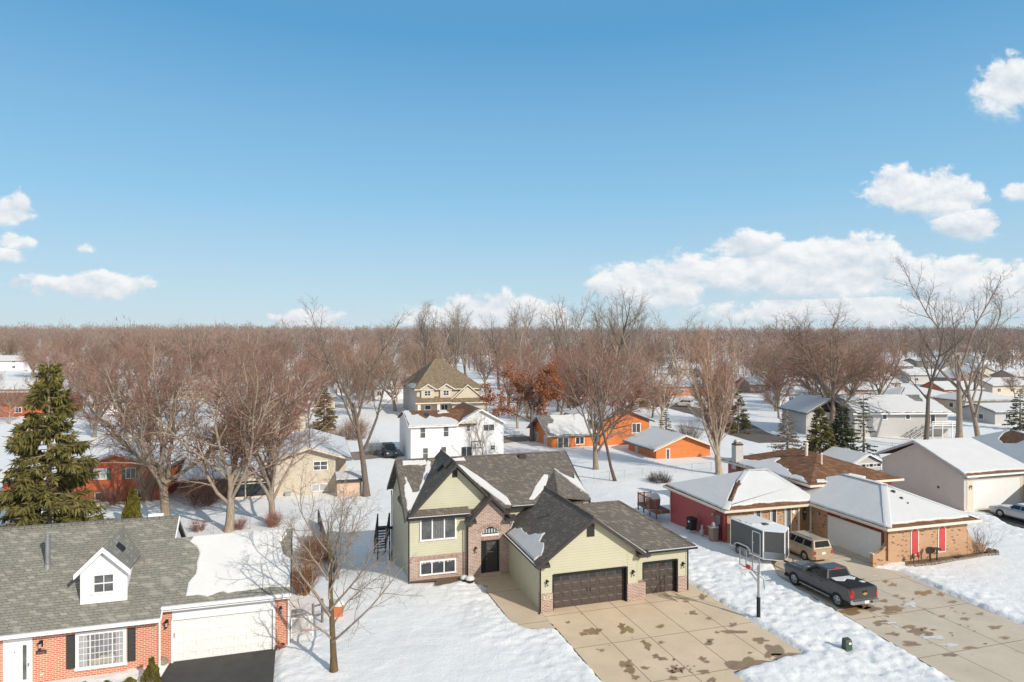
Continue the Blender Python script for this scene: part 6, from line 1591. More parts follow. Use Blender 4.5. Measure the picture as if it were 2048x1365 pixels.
def pickup(label, loc, rz, m, group=None, dirty=True):
    t = thing('pickup_truck', label, 'pickup truck', loc, rz)
    W = 1.0
    b = MB()
    b.rings([body_ring(2.95, .86, .62, 1.08, .95, .12), body_ring(2.75, .96, .5, 1.16, 1.0, .12), body_ring(2.3, 1.0, .46, 1.22, 1.05, .14), body_ring(1.1, 1.0, .46, 1.30, 1.1, .13), body_ring(.95, 1.0, .46, 1.32, 1.12, .1),
             body_ring(-1.0, 1.0, .46, 1.34, 1.14, .08), body_ring(-1.02, 1.0, .46, 1.40, 1.14, .06), body_ring(-2.78, 1.0, .52, 1.40, 1.12, .06), body_ring(-2.86, .98, .56, 1.38, 1.10, .06)])
    # cab above the waist
    lo = [(-.93, 1.12, 1.28), (.93, 1.12, 1.28), (.95, -.98, 1.33), (-.95, -.98, 1.33)]
    hi = [(-.70, .28, 1.84), (.70, .28, 1.84), (.74, -.78, 1.86), (-.74, -.78, 1.86)]
    mid = [(-.64, .18, 1.885), (.64, .18, 1.885), (.68, -.70, 1.90), (-.68, -.70, 1.90)]
    b.rings([lo, hi, mid])
    b.loft([(-.62, 2.7, 1.2), (.62, 2.7, 1.2), (.7, 1.15, 1.3), (-.7, 1.15, 1.3)], [(-.55, 2.6, 1.235), (.55, 2.6, 1.235), (.62, 1.2, 1.34), (-.62, 1.2, 1.34)])
    body = b.build('body', m, t)
    g = M['glass_car']
    b = MB(); quad_on(b, lo[0], lo[1], hi[1], hi[0], .06, .94, .08, .94, .012); b.build('windscreen', g, t)
    b = MB(); quad_on(b, lo[2], lo[3], hi[3], hi[2], .07, .93, .14, .9, .012); b.build('rear_window', g, t)
    for s_ in (0, 1):
        A, B, C_, D = (lo[3], lo[0], hi[0], hi[3]) if s_ == 0 else (lo[1], lo[2], hi[2], hi[1])
        for (s0, s1) in ((.06, .40), (.45, .90)) if s_ == 0 else ((.10, .55), (.6, .94)):
            b = MB(); quad_on(b, A, B, C_, D, s0, s1, .14, .88, .012); b.build('side_window', g, t)
    # bed cover, tailgate, emblem
    MB().box(-.90, .90, -2.75, -1.05, 1.395, 1.43).box(-.9, .9, -1.95, -1.90, 1.43, 1.445).build('bed_cover', M['bedcover'], t)
    tg = MB().rings([[(-.82, -2.87, .80), (.82, -2.87, .80), (.82, -2.87, 1.36), (-.82, -2.87, 1.36)], [(-.80, -2.90, .82), (.80, -2.90, .82), (.80, -2.90, 1.34), (-.80, -2.90, 1.34)]]).box(-.8, .8, -2.93, -2.88, 1.28, 1.37).build('tailgate', m, t)
    MB().extv([(-.17, 1.03), (-.07, 1.03), (-.07, .99), (.05, .99), (.07, 1.03), (.17, 1.03), (.19, 1.09), (.08, 1.09), (.08, 1.13), (-.05, 1.13), (-.06, 1.09), (-.15, 1.09)], -2.925, -2.895).build('emblem', paint('emblem_gold', (.6, .46, .2), .35, .1, 3, .6), tg)
    MB().box(-.16, .16, -2.925, -2.90, 1.16, 1.24).build('tailgate_handle', M['black'], tg)
    bp = MB().rings([[(-.98, -2.84, .52), (.98, -2.84, .52), (.98, -2.84, .74), (-.98, -2.84, .74)], [(-.94, -3.02, .52), (.94, -3.02, .52), (.94, -3.02, .72), (-.94, -3.02, .72)], [(-.9, -3.05, .56), (.9, -3.05, .56), (.9, -3.05, .70), (-.9, -3.05, .70)]]).build('bumper', M['chrome'], t)
    pl = MB().box(-.17, .15, -3.075, -3.045, .55, .72).build('number_plate', M['plate'], bp)
    MB().lathe([(.07, 0), (.07, .03), (0, .03)], (0, 0, 0), 12).build('tow_socket', M['black'], bp); bpo = bp.children[-1]; bpo.location = (.36, -3.05, .62); bpo.rotation_euler = (rad(90), 0, 0)
    MB().box(-.74, .74, 2.9, 3.06, .5, .75).box(-.6, .6, 2.93, 3.0, .78, 1.05).build('front_bumper', M['chrome'], t)
    for s_ in (-1, 1):
        MB().loft([(s_ * .80, -2.885, .86), (s_ * 1.005, -2.80, .86), (s_ * 1.005, -2.70, 1.33), (s_ * .80, -2.885, 1.35)], [(s_ * .80, -2.92, .88), (s_ * 1.012, -2.86, .88), (s_ * 1.012, -2.78, 1.31), (s_ * .80, -2.92, 1.33)]).build('tail_light', M['tail_red'], t)
        MB().box(*sorted((s_ * .62, s_ * .92)), 2.88, 2.97, .85, 1.06).build('headlight', M['lamp_glass'], t)
        MB().box(*sorted((s_ * .97, s_ * 1.2)), .66, .78, 1.3, 1.52).build('mirror', m, t)
        MB().tube((s_ * 1.06, 1.25, .42), (s_ * 1.06, -1.3, .42), .05, .05, 8).build('running_board', M['chrome'], t)
        for y in (1.84, -1.83): wheel(t, s_ * 1.025, y, .41, .27, s_)
        MB().box(*sorted((s_ * 1.0, s_ * 1.02)), -.62, -.48, 1.1, 1.15).box(*sorted((s_ * 1.0, s_ * 1.02)), .3, .44, 1.1, 1.15).build('door_handle', M['black'], t)
    arches(body, (1.84, -1.83), .40, 1.0, m)
    MB().box(-.25, .25, -.80, -.74, 1.84, 1.90).build('brake_light', M['tail_red'], t)
    MB().box(-.98, .98, -2.6, 2.8, .34, .50).build('chassis', M['rubber'], t)
    sn = M['roofsnow']
    z = lambda u, v: 1.43
    snow_patch(t, z, [(-.75, -1.1), (.6, -1.12), (.75, -1.5), (.4, -1.75), (.1, -1.45), (-.35, -1.75), (-.8, -1.5)], .04, .05, 3)
    snow_patch(t, z, [(.45, -2.0), (.8, -2.0), (.75, -2.25), (.5, -2.2)], .03, .03, 5)
    snow_patch(t, lambda u, v: 1.34, [(-.5, 1.05), (-.1, 1.1), (.1, 1.25), (-.5, 1.25)], .03, .02, 7)
    return t
truck_paint = paint('truck_grey', (.058, .057, .057), .38, .12, 2, .2, 0, .5, .3)
pickup('dark grey pickup truck with patches of snow on its black bed cover', (19.97, 41.74, .02), 17.2, truck_paint)

def car(name, label, cat, loc, rz, m, L, W, H, hood, trunk, belt, wb, r, nwin=3, boxy=0.0, roofsnow=False, detail=True, sill=.22, cabin=None):
    """generic car; nose at +y. hood / trunk are their lengths"""
    t = thing(name, label, cat, loc, rz); w = W / 2; yf, yr = L / 2, -L / 2
    b = MB(); hz = belt - .06
    st = [body_ring(yf, w * .80, sill + .12, hz - .26, hz - .38, .1), body_ring(yf - .12, w * .92, sill + .02, hz - .14, hz - .26, .12), body_ring(yf - .6, w, sill, hz - .05, hz - .2, .14), body_ring(yf - hood, w, sill, belt, belt - .16, .1)]
    if trunk > .15: st += [body_ring(yr + trunk, w, sill, belt + .02, belt - .14, .1), body_ring(yr + .25, w * .98, sill, belt + .0, belt - .16, .12), body_ring(yr + .02, w * .9, sill + .1, belt - .08, belt - .24, .1)]
    else: st += [body_ring(yr + .3, w, sill, belt + .02, belt - .14, .08), body_ring(yr + .1, w * .97, sill + .04, belt, belt - .14, .08), body_ring(yr, w * .92, sill + .12, belt - .04, belt - .2, .08)]
    b.rings(st)
    c0, c1 = yf - hood, yr + (trunk if trunk > .15 else .06)
    rk = (H - belt)
    lo = [(-w + .08, c0, belt - .02), (w - .08, c0, belt - .02), (w - .08, c1, belt), (-w + .08, c1, belt)]
    ti = .17 - .06 * boxy; fr = rk * (1.25 - .5 * boxy); rr_ = rk * (.95 if trunk > .15 else .28)
    hi = [(-w + ti + .08, c0 - fr, H - .06), (w - ti - .08, c0 - fr, H - .06), (w - ti - .08, c1 + rr_, H - .05), (-w + ti + .08, c1 + rr_, H - .05)]
    tp = [(-w + ti + .18, c0 - fr - .14, H), (w - ti - .18, c0 - fr - .14, H), (w - ti - .18, c1 + rr_ + .14, H), (-w + ti + .18, c1 + rr_ + .14, H)]
    b.rings([lo, hi, tp]); body = b.build('body', m, t); g = M['glass_car']
    b = MB(); quad_on(b, lo[0], lo[1], hi[1], hi[0], .06, .94, .08, .94, .012); b.build('windscreen', g, t)
    b = MB(); quad_on(b, lo[2], lo[3], hi[3], hi[2], .08, .92, .2, .93, .012); b.build('rear_window', g, t)
    for s_ in (0, 1):
        A, B, C_, D = (lo[3], lo[0], hi[0], hi[3]) if s_ == 0 else (lo[1], lo[2], hi[2], hi[1])
        for i in range(nwin):
            s0, s1 = .05 + .9 * i / nwin + .015, .05 + .9 * (i + 1) / nwin - .015
            b = MB(); quad_on(b, A, B, C_, D, s0, s1, .12, .9, .012); b.build('side_window', g, t)
    for s_ in (-1, 1):
        for y in (wb / 2, -wb / 2): wheel(t, s_ * (w + .025), y, r, .2, s_, None, 7)
        zt = belt - .1
        MB().box(*sorted((s_ * (w * .74), s_ * (w * .93))), yr - .015, yr + .14, zt - .26, zt - .02).build('tail_light', M['tail_red'], t)
        MB().box(*sorted((s_ * (w * .5), s_ * (w * .86))), yf - .14, yf + .01, hz - .42, hz - .25).build('headlight', M['lamp_glass'], t)
        MB().box(*sorted((s_ * (w - .02), s_ * (w + .17))), c0 - .45, c0 - .33, belt - .02, belt + .12).build('mirror', m, t)
    arches(body, (wb / 2, -wb / 2), r, w, m)
    MB().rings([[(-w * .9, yr + .1, sill + .08), (w * .9, yr + .1, sill + .08), (w * .9, yr + .1, sill + .34), (-w * .9, yr + .1, sill + .34)], [(-w * .84, yr - .09, sill + .1), (w * .84, yr - .09, sill + .1), (w * .84, yr - .09, sill + .32), (-w * .84, yr - .09, sill + .32)]]).build('bumper', m, t)
    MB().box(-.17, .17, yr - .03, yr + .02, belt - .38, belt - .22).build('number_plate', M['plate'], t)
    if roofsnow:
        snow_patch(t, lambda u, v: H - .005, [(tp[3][0], tp[3][1]), (tp[2][0], tp[2][1]), (tp[1][0], tp[1][1]), (tp[0][0], tp[0][1])], .05, .03, 3)
        snow_patch(t, lambda u, v: belt - .03 + (v - c0) * -.05, [(-w + .3, c0 + .05), (w - .3, c0 + .05), (w - .35, c0 + hood * .5), (-w + .35, c0 + hood * .6)], .05, .05, 4)
    return t
suv_paint = paint('suv_tan', (.48, .37, .25), .35, .08, 2, .35, 0, .5, .3)
t = car('parked_car', 'tan retro-shaped small SUV parked between the trailer and the garage door', 'SUV', (21.75, 49.6, .02), 17, suv_paint, 4.47, 1.76, 1.62, 1.15, 0, 1.02, 2.63, .33, 3, .6)
b = MB(); [b.tube((s_ * .52, -1.7, 1.66), (s_ * .52, .2, 1.66), .02, .02, 6) for s_ in (-1, 1)]; b.build('roof_rack', M['black'], t)
MB().tube((0, -2.17, 1.1), (.22, -2.12, 1.2), .012, .012, 5).build('wiper', M['black'], t)
t = car('parked_car', 'silver sedan with snow on its hood before the tan house garage', 'car', (45.55, 58.7, .06), 16, paint('sedan_silver', (.38, .40, .43), .3, .06, 2, .6, 0, .5, .3), 5.2, 1.9, 1.44, 1.7, 1.2, .98, 2.9, .33, 2, 0, True)
x, y = at(1366, 815, 0)
car('parked_car', 'white SUV parked on the curving street in the distance', 'SUV', (x, y, elev1(x, y) + .2), 62, paint('suv_white', (.68, .68, .67), .3, .05), 4.7, 1.9, 1.72, 1.3, 0, 1.05, 2.8, .36, 3, .3)
x, y = at(779, 910, -1.2)
car('parked_car', 'black off-road vehicle half hidden behind the white house', 'SUV', (x, y, elev1(x, y) + .25), 200, paint('jeep_black', (.03, .035, .04), .35, .1), 4.4, 1.85, 1.8, 1.35, 0, 1.15, 2.5, .42, 3, .9)

# enclosed cargo trailer
def trailer():
    t = thing('cargo_trailer', 'dark grey enclosed trailer with white edges, a side door and a V-shaped nose', 'trailer', (17.25, 48.55, .02), math.degrees(math.atan2(.348, .937)) + 180)
    # local: nose at +y, the visible flank is its right side (+x)
    w, y0, y1, yn, z0, z1 = 1.12, -1.75, 1.75, 2.6, .48, 2.42
    # place so that the flank facing the camera lies on the surveyed line
    P = [(-w, y0), (w, y0), (w, y1), (0.0, yn), (-w, y1)]
    MB().extz(P, z0, z1).build('body', paint('trailer_grey', (.075, .077, .08), .4, .1, 2), t)
    wp = M['galv']; b = MB()
    for (x, y) in P: b.box(x - .035, x + .035, y - .035, y + .035, z0 - .02, z1 + .02)
    b.build('corner_post', M['white_paint'], t)
    Q = [(-w - .04, y0 - .04), (w + .04, y0 - .04), (w + .04, y1), (0, yn + .05), (-w - .04, y1)]
    MB().extz(Q, z1, z1 + .07).build('roof', M['white_paint'], t)
    MB().extz(Q, z0 - .06, z0 + .03).build('bottom_rail', M['white_paint'], t)
    snow_patch(t, lambda u, v: z1 + .07, [(-1.0, -1.7), (1.05, -1.7), (1.08, -.6), (.85, .3), (.3, .55), (-.3, .2), (-1.0, .6)], .06, .08, 3)
    MB().bbox(-.25, .2, .35, .8, z1 + .07, z1 + .15).build('roof_hatch', M['dark_trim'], t)
    for s_ in (-1, 1):
        d = MB(); x0, x1 = sorted((s_ * (w + .002), s_ * (w + .02)))
        for (a, c, e, f) in ((.62, .68, z0 + .1, z1 - .22), (1.42, 1.48, z0 + .1, z1 - .22), (.62, 1.48, z1 - .28, z1 - .22), (.62, 1.48, z0 + .06, z0 + .12)): d.box(x0, x1, a, c, e, f)
        dd = d.build('door', M['white_paint'], t)
        MB().box(x0, x1 + .01 if s_ > 0 else x1, .72, .8, 1.3, 1.4).build('handle', M['chrome'], dd)
        for y in (-.75, .0): wheel(t, s_ * (w + .12), y, .34, .2, s_, None, 5)
        f = MB(); n = 12
        for (r0, r1) in ((.46, .40),):
            o = [(-1.25, .34)] + [(-.75 + .5 * math.cos(math.pi - math.pi * .5 * i / n), .42 + .44 * math.sin(math.pi * .5 * i / n)) for i in range(n + 1)] + [(.0 + .5 * math.cos(math.pi * .5 - math.pi * .5 * i / n), .42 + .44 * math.sin(math.pi * .5 * (1 - i / n))) for i in range(n + 1)] + [(.5, .34)]
            f.extu(o, *sorted((s_ * (w - .05), s_ * (w + .02))))
        f.build('wheel_well', M['rubber'], t)
        o2 = o[1:-1]; f = MB()
        for i in range(len(o2) - 1):
            (a, e), (c, g_) = o2[i], o2[i + 1]
            f.extu([(a, e), (c, g_), (c, g_ + .05), (a, e + .05)], *sorted((s_ * (w + .0), s_ * (w + .17))))
        f.build('fender', M['white_paint'], t)
    for s_ in (-1, 1):
        a = (s_ * (w + .01), y1 + .02); c = (s_ * .02, yn + .03)
        MB().loft([(a[0], a[1], z0), (c[0], c[1], z0), (c[0], c[1], z0 + .5), (a[0], a[1], z0 + .5)], [(a[0], a[1] + .02, z0), (c[0], c[1] + .02, z0), (c[0], c[1] + .02, z0 + .5), (a[0], a[1] + .02, z0 + .5)]).build('stone_guard', M['chrome'], t)
    MB().box(-.06, .06, yn - .3, yn + 1.1, .40, .50).tube((.0, yn + .8, .1), (.0, yn + .8, .85), .035, .035, 8).build('tongue', M['rubber'], t)
    MB().box(-.95, .95, y0 - .06, y0 - .03, z0 + .1, z1 - .1).build('rear_door', M['grey_metal'], t)
    return t
tr = trailer()
# set it by its flank: A is the far corner, C the near corner of the long side seen from the street
A_, C__ = Vector((16.6, 50.3)), Vector((17.9, 46.8)); f_ = (C__ - A_).normalized(); pr = Vector((-f_.y, f_.x))
cen = (A_ + C__) / 2 + pr * 1.12
tr.location = (cen.x, cen.y, .06); tr.rotation_euler = (0, 0, math.atan2(-f_.x, f_.y))

# ------------------------------------------------------------------ basketball hoop, utility box, planters
hx, hy = at(1517, 1238, .1)
t = thing('basketball_hoop', 'tall basketball hoop with clear backboard on a black padded pole in the snow', 'basketball hoop', (hx, hy, .05), 17)
b = MB(); b.box(-.045, .045, -.045, .045, 0, 3.1); pole = b.build('pole', M['grey_metal'], t)
MB().bbox(-.085, .085, -.085, .085, 0, 1.3, .02).build('pole_pad', M['black'], pole)
b = MB(); bx = -.62
for z in (2.75, 3.05): 
    for v in (-.05, .05): b.loft([(-.06, v - .02, z - .6), (-.06, v + .02, z - .6), (-.06, v + .02, z - .53), (-.06, v - .02, z - .53)], [(bx + .06, v - .02, z), (bx + .06, v + .02, z), (bx + .06, v + .02, z + .07), (bx + .06, v - .02, z + .07)])
b.path([(.05, 0, 2.5), (.35, 0, 2.25), (.4, 0, 1.7)], .025, 6)
b.build('arm', M['grey_metal'], t)
b = MB(); z0, z1 = 2.95, 3.98
for (a, c, d, e) in ((-.9, .9, z1 - .04, z1), (-.9, .9, z0, z0 + .04), (-.9, -.86, z0 + .04, z1 - .04), (.86, .9, z0 + .04, z1 - .04)): b.box(bx - .015, bx + .03, a, c, d, e)
for v in (-.3, .3): b.box(bx - .015, bx + .02, v - .025, v + .025, z0 + .06, z1 - .06)
bd = b.build('backboard', M['grey_metal'], t)
gm, nt, bs = new_mat('clear_acrylic'); bs.inputs['Base Color'].default_value = (.75, .8, .82, 1); bs.inputs['Roughness'].default_value = .05; bs.inputs['Alpha'].default_value = .12
nt.links.new(ramp(nt, noise(nt, oco(nt), 2), [(.3, (.7, .76, .8)), (.7, (.85, .88, .9))]), bs.inputs['Base Color'])
MB().box(bx - .01, bx + .01, -.85, .85, z0 + .05, z1 - .05).build('panel', gm, bd)
o = paint('rim_orange', (.62, .06, .03), .4, .1)
b = MB(); b.box(bx - .12, bx - .02, -.13, .13, z0 + .03, z0 + .25)
rc = bx - .38; pts = [(rc + .23 * math.cos(2 * math.pi * i / 18), .23 * math.sin(2 * math.pi * i / 18), z0 + .1) for i in range(19)]
b.path(pts, .012, 5); rim = b.build('rim', o, t)
b = MB()
for i in range(12):
    a = 2 * math.pi * i / 12
    for s_ in (-1, 1):
        P = [(rc + rr * math.cos(a + s_ * k * .26), rr * math.sin(a + s_ * k * .26), z0 + .1 - .11 * k) for k, rr in ((0, .23), (1, .19), (2, .15), (3, .12), (4, .12))]
        b.path(P, .005, 3)
b.build('net', M['white_paint'], rim)
ux, uy = at(1694, 1298, .12)
t = thing('utility_box', 'small dark green utility pedestal in the snow between the driveways', 'utility box', (ux, uy, .1), 14)
MB().rings([[(-.2, -.16, -.15), (.2, -.16, -.15), (.2, .16, -.15), (-.2, .16, -.15)], [(-.19, -.15, .42), (.19, -.15, .42), (.19, .15, .42), (-.19, .15, .42)], [(-.17, -.12, .52), (.17, -.12, .52), (.17, .13, .56), (-.17, .13, .56)]]).build('cabinet', paint('utility_green', (.05, .075, .055), .6, .2), t)
MB().box(-.21, .21, -.18, .18, -.12, .06).build('base', M['green_paint'], t)
MB().box(-.02, .12, -.175, -.15, .3, .4).build('sticker', M['white_paint'], t)
for i, (u, v, s_, lab) in enumerate(((-2.95, 5.55, 1.0, 'dark planter with a round snow cap, right of the pair by the entry'), (-3.25, 5.95, .85, 'dark planter with a flat snow cap, left of the pair by the entry'))):
    x, y = FM.w(u, v); t = thing('planter', lab, 'planter', (x, y, .08), 20 * i)
    MB().lathe([(.2 * s_, 0), (.28 * s_, .28 * s_), (.30 * s_, .32 * s_), (0, .32 * s_)], (0, 0, 0), 14).build('pot', M['black'], t)
    MB().lathe([(.30 * s_, .30 * s_), (.29 * s_, .42 * s_), (.16 * s_, .52 * s_), (0, .54 * s_)], (0, 0, 0), 14).build('snow_cap', M['roofsnow'], t)
b = MB(); mp = [(-5.3, 5.6), (-4.2, 5.7), (-3.6, 5.9), (-3.3, 6.3), (-3.0, 6.78), (-6.7, 6.78), (-6.6, 6.5), (-5.0, 6.35), (-5.2, 5.9)]
o = MB().face([(u, v, .0) for u, v in mp]).build('ground_patch', M['mulch']); o.location = (FM.o[0], FM.o[1], .22); o.rotation_euler = (0, 0, rad(FM.yaw)); o['kind'] = 'structure'

# chain link fences: posts and rails of galvanised tube
def chain_fence(label, pts, hgt=1.15, sp=3.0):
    t = thing('chain_link_fence', label, 'fence', (pts[0][0], pts[0][1], 0), 0); ox, oy = pts[0]
    rails = []; tops = []
    for i in range(len(pts) - 1):
        (x0, y0), (x1, y1) = pts[i], pts[i + 1]; L = math.hypot(x1 - x0, y1 - y0); k = max(1, round(L / sp))
        for j in range(k + (i == len(pts) - 2)):
            x, y = x0 + (x1 - x0) * j / k, y0 + (y1 - y0) * j / k; z = elev1(x, y)
            MB().tube((x - ox, y - oy, z - .2), (x - ox, y - oy, z + hgt), .026, .026, 6).build('post', M['galv'], t); tops.append((x - ox, y - oy, z))
    b = MB(); b.path([(p[0], p[1], p[2] + hgt) for p in tops], .02, 5); b.build('rail', M['galv'], t)
    b = MB()
    for i in range(len(tops) - 1):
        a, c = tops[i], tops[i + 1]; L = math.hypot(c[0] - a[0], c[1] - a[1]); n = int(L / .34)
        for j in range(n):
            for s_ in (0, 1):
                q0, q1 = (j / n, min(1, (j + 3) / n)) if s_ else (min(1, (j + 3) / n), j / n)
                P0, P1 = lerp(a, c, q0), lerp(a, c, q1); b.path([(P0[0], P0[1], P0[2] + .1), (P1[0], P1[1], P1[2] + hgt)], .0028, 3)
    b._build('wire_mesh', M['galv'], t); return t
chain_fence('chain link fence across the back yard right of the green house', [at(1188, 976, -1), at(1250, 968, -1), at(1320, 960, -1), at(1384, 953, -.9), at(1460, 946, -.8)])
chain_fence('chain link fence behind the left brick house under the big bare trees', [at(350, 1072, -1.2), at(500, 1052, -1.2), at(600, 1036, -1.3), at(640, 1030, -1.3)])
chain_fence('low chain link fence by the red house side wall', [at(1296, 1036, -.2), at(1322, 1041, -.2)], 1.3, 2)
chain_fence('chain link fence in front of the grey house with the outside stair', [at(1735, 908, -.5), at(1785, 903, -.5), at(1830, 898, -.5)], 1.3, 4)

def blots(name, fr, m, spots, z, seed, gs=1.0):
    b = MB(); r = random.Random(seed)
    for (px, py, w, h) in spots:
        n = 22; ph = [r.uniform(0, 6.28) for _ in range(4)]; am = [r.uniform(.08, .28) for _ in range(4)]; P = []
        for i in range(n):
            a = 2 * math.pi * i / n; k = 1 + sum(am[q] * math.sin((q + 2) * a + ph[q]) for q in range(4))
            X, Y = at(px + (w * .5 * k + gs - 1) * math.cos(a), py + (h * .5 * k + (gs - 1) * .5) * math.sin(a), z); u, v = fr.l(X, Y); P.append((u, v, z))
        b.face(P)
    o = b.build(name, m); o.location = (fr.o[0], fr.o[1], 0); o.rotation_euler = (0, 0, rad(fr.yaw)); o['kind'] = 'structure'
damp = paint('damp_patch', (.43, .32, .205), .6, .15, 2)
wet = paint('wet_patch', (.29, .185, .095), .3, .25, 2, 0, .0, .4)
ice = paint('ice_patch', (.66, .66, .63), .4, .2, 3)
r_ = random.Random(12)
sp = [(1186, 1263, 26, 14), (1167, 1268, 11, 7), (1243, 1252, 12, 8), (1254, 1260, 22, 13), (1321, 1253, 11, 7), (1295, 1292, 12, 14), (1286, 1283, 6, 4), (1312, 1313, 12, 7), (1326, 1318, 14, 6), (1252, 1328, 22, 14), (1260, 1340, 20, 14), (1271, 1355, 12, 8), (1290, 1336, 16, 4), (1405, 1318, 12, 7), (1414, 1324, 9, 4), (1420, 1281, 12, 5), (1418, 1287, 15, 6), (1492, 1329, 66, 26), (1548, 1302, 34, 26), (1575, 1313, 54, 16), (1520, 1281, 28, 9), (1468, 1264, 44, 6), (1405, 1194, 14, 8), (1386, 1226, 12, 7), (1418, 1237, 9, 4), (1466, 1250, 13, 6), (1408, 1344, 22, 7), (1424, 1360, 14, 8), (1352, 1340, 26, 12), (1346, 1357, 16, 7), (1204, 1301, 7, 5), (1372, 1203, 9, 3), (1322, 1285, 9, 4), (1434, 1265, 6, 3), (1500, 1306, 6, 3), (1136, 1245, 6, 3)]
sp += [(r_.gauss(1355, 14), r_.gauss(1335, 12), r_.uniform(3, 8), r_.uniform(2, 4)) for _ in range(16)] + [(r_.uniform(1180, 1560), r_.uniform(1225, 1345), r_.uniform(2, 5), r_.uniform(1.2, 2.5)) for _ in range(10)]
sp = [q for q in sp if FM.l(*at(q[0], q[1]))[0] < 10.6 and FM.l(*at(q[0], q[1]))[0] > .3 and FM.l(*at(q[0], q[1]))[1] < -.3]
blots('puddles', FM, wet, sp, .030, 3); blots('damp', FM, damp, sp[:36], .0255, 3, 3.2)
s2 = [(1702, 1222, 44, 14), (1726, 1214, 30, 9), (1744, 1217, 30, 10), (1688, 1228, 24, 8), (1735, 1250, 44, 10), (1762, 1246, 30, 8), (1786, 1170, 12, 5), (1771, 1163, 9, 4), (1790, 1217, 34, 9), (1778, 1224, 26, 8), (1848, 1186, 30, 8), (1881, 1189, 12, 5), (1838, 1263, 40, 12), (1818, 1254, 22, 6), (1858, 1272, 26, 7), (1768, 1202, 14, 4), (1822, 1288, 34, 8), (1786, 1268, 18, 5), (1905, 1204, 14, 4), (1930, 1238, 16, 4), (1960, 1228, 10, 4), (1990, 1255, 20, 6), (2010, 1276, 14, 4), (1884, 1233, 9, 4), (1826, 1150, 10, 3), (1742, 1185, 16, 3), (1722, 1160, 14, 3), (1850, 1143 + 20, 9, 3), (1792, 1192, 10, 3), (1805, 1197, 8, 3), (1940, 1296, 22, 5), (1900, 1310, 26, 6)]
s2 += [(r_.uniform(1700, 2000), r_.uniform(1160, 1320), r_.uniform(3, 9), r_.uniform(1.3, 3)) for _ in range(30)]
ins = lambda q: sdf(np.array([at(q[0], q[1])[0]]), np.array([at(q[0], q[1])[1]]), W_DRIVE2)[0] < -.5
blots('puddles', FR, wet, [q for q in s2 if ins(q)], .030, 5); blots('damp', FR, damp, [q for q in s2[:32] if ins(q)], .0255, 5, 3.6)
blots('ice', FR, ice, [(1822, 1209, 26, 8), (1780, 1246, 24, 4), (1792, 1254, 10, 4), (1866, 1275, 46, 7), (1900, 1290, 34, 6), (1750, 1152, 10, 2)], .036, 6)
# ------------------------------------------------------------------ trees
def np_mesh(name, verts, faces_list, m, smooth=True):
    """faces_list: list of (k,n) int arrays"""
    me = bpy.data.meshes.new(name)
    verts = np.asarray(verts, np.float32); me.vertices.add(len(verts)); me.vertices.foreach_set('co', verts.ravel())
    loops = np.concatenate([f.ravel() for f in faces_list]).astype(np.int32)
    counts = np.concatenate([np.full(len(f), f.shape[1], np.int32) for f in faces_list])
    starts = np.concatenate([[0], np.cumsum(counts)[:-1]]).astype(np.int32)
    me.loops.add(len(loops)); me.loops.foreach_set('vertex_index', loops)
    me.polygons.add(len(counts)); me.polygons.foreach_set('loop_start', starts)
    if smooth: me.polygons.foreach_set('use_smooth', np.ones(len(counts), bool))
    me.update(); me.materials.append(m)
    return me

def chain_mesh(name, chains, n, m):
    """tubes along chains of points: [(pts, radii)]"""
    groups = {}
    for p, r in chains: groups.setdefault(len(p), []).append((p, r))
    V = []; Fs = []; base = 0
    ang = np.arange(n) * 2 * np.pi / n
    for k, g in groups.items():
        P = np.array([x[0] for x in g], float); Rr = np.array([x[1] for x in g], float)
        T = np.empty_like(P); T[:, 1:-1] = P[:, 2:] - P[:, :-2]; T[:, 0] = P[:, 1] - P[:, 0]; T[:, -1] = P[:, -1] - P[:, -2]
        T /= np.linalg.norm(T, axis=2, keepdims=True) + 1e-9
        ref = np.where(np.abs(T[:, :1, 2:3]) < .8, np.array([0, 0, 1.0]), np.array([1.0, 0, 0])); ref = np.broadcast_to(ref, T.shape)
        A = np.cross(T, ref); A /= np.linalg.norm(A, axis=2, keepdims=True) + 1e-9; B = np.cross(T, A)
        ring = P[:, :, None, :] + Rr[:, :, None, None] * (A[:, :, None, :] * np.cos(ang)[:, None] + B[:, :, None, :] * np.sin(ang)[:, None])
        V.append(ring.reshape(-1, 3)); N = len(g)
        idx = base + np.arange(N * k * n).reshape(N, k, n); nx_ = np.roll(idx, -1, axis=2)
        Fs.append(np.stack([idx[:, :-1], nx_[:, :-1], nx_[:, 1:], idx[:, 1:]], -1).reshape(-1, 4)); base += N * k * n
    return np_mesh(name, np.concatenate(V), Fs, m)

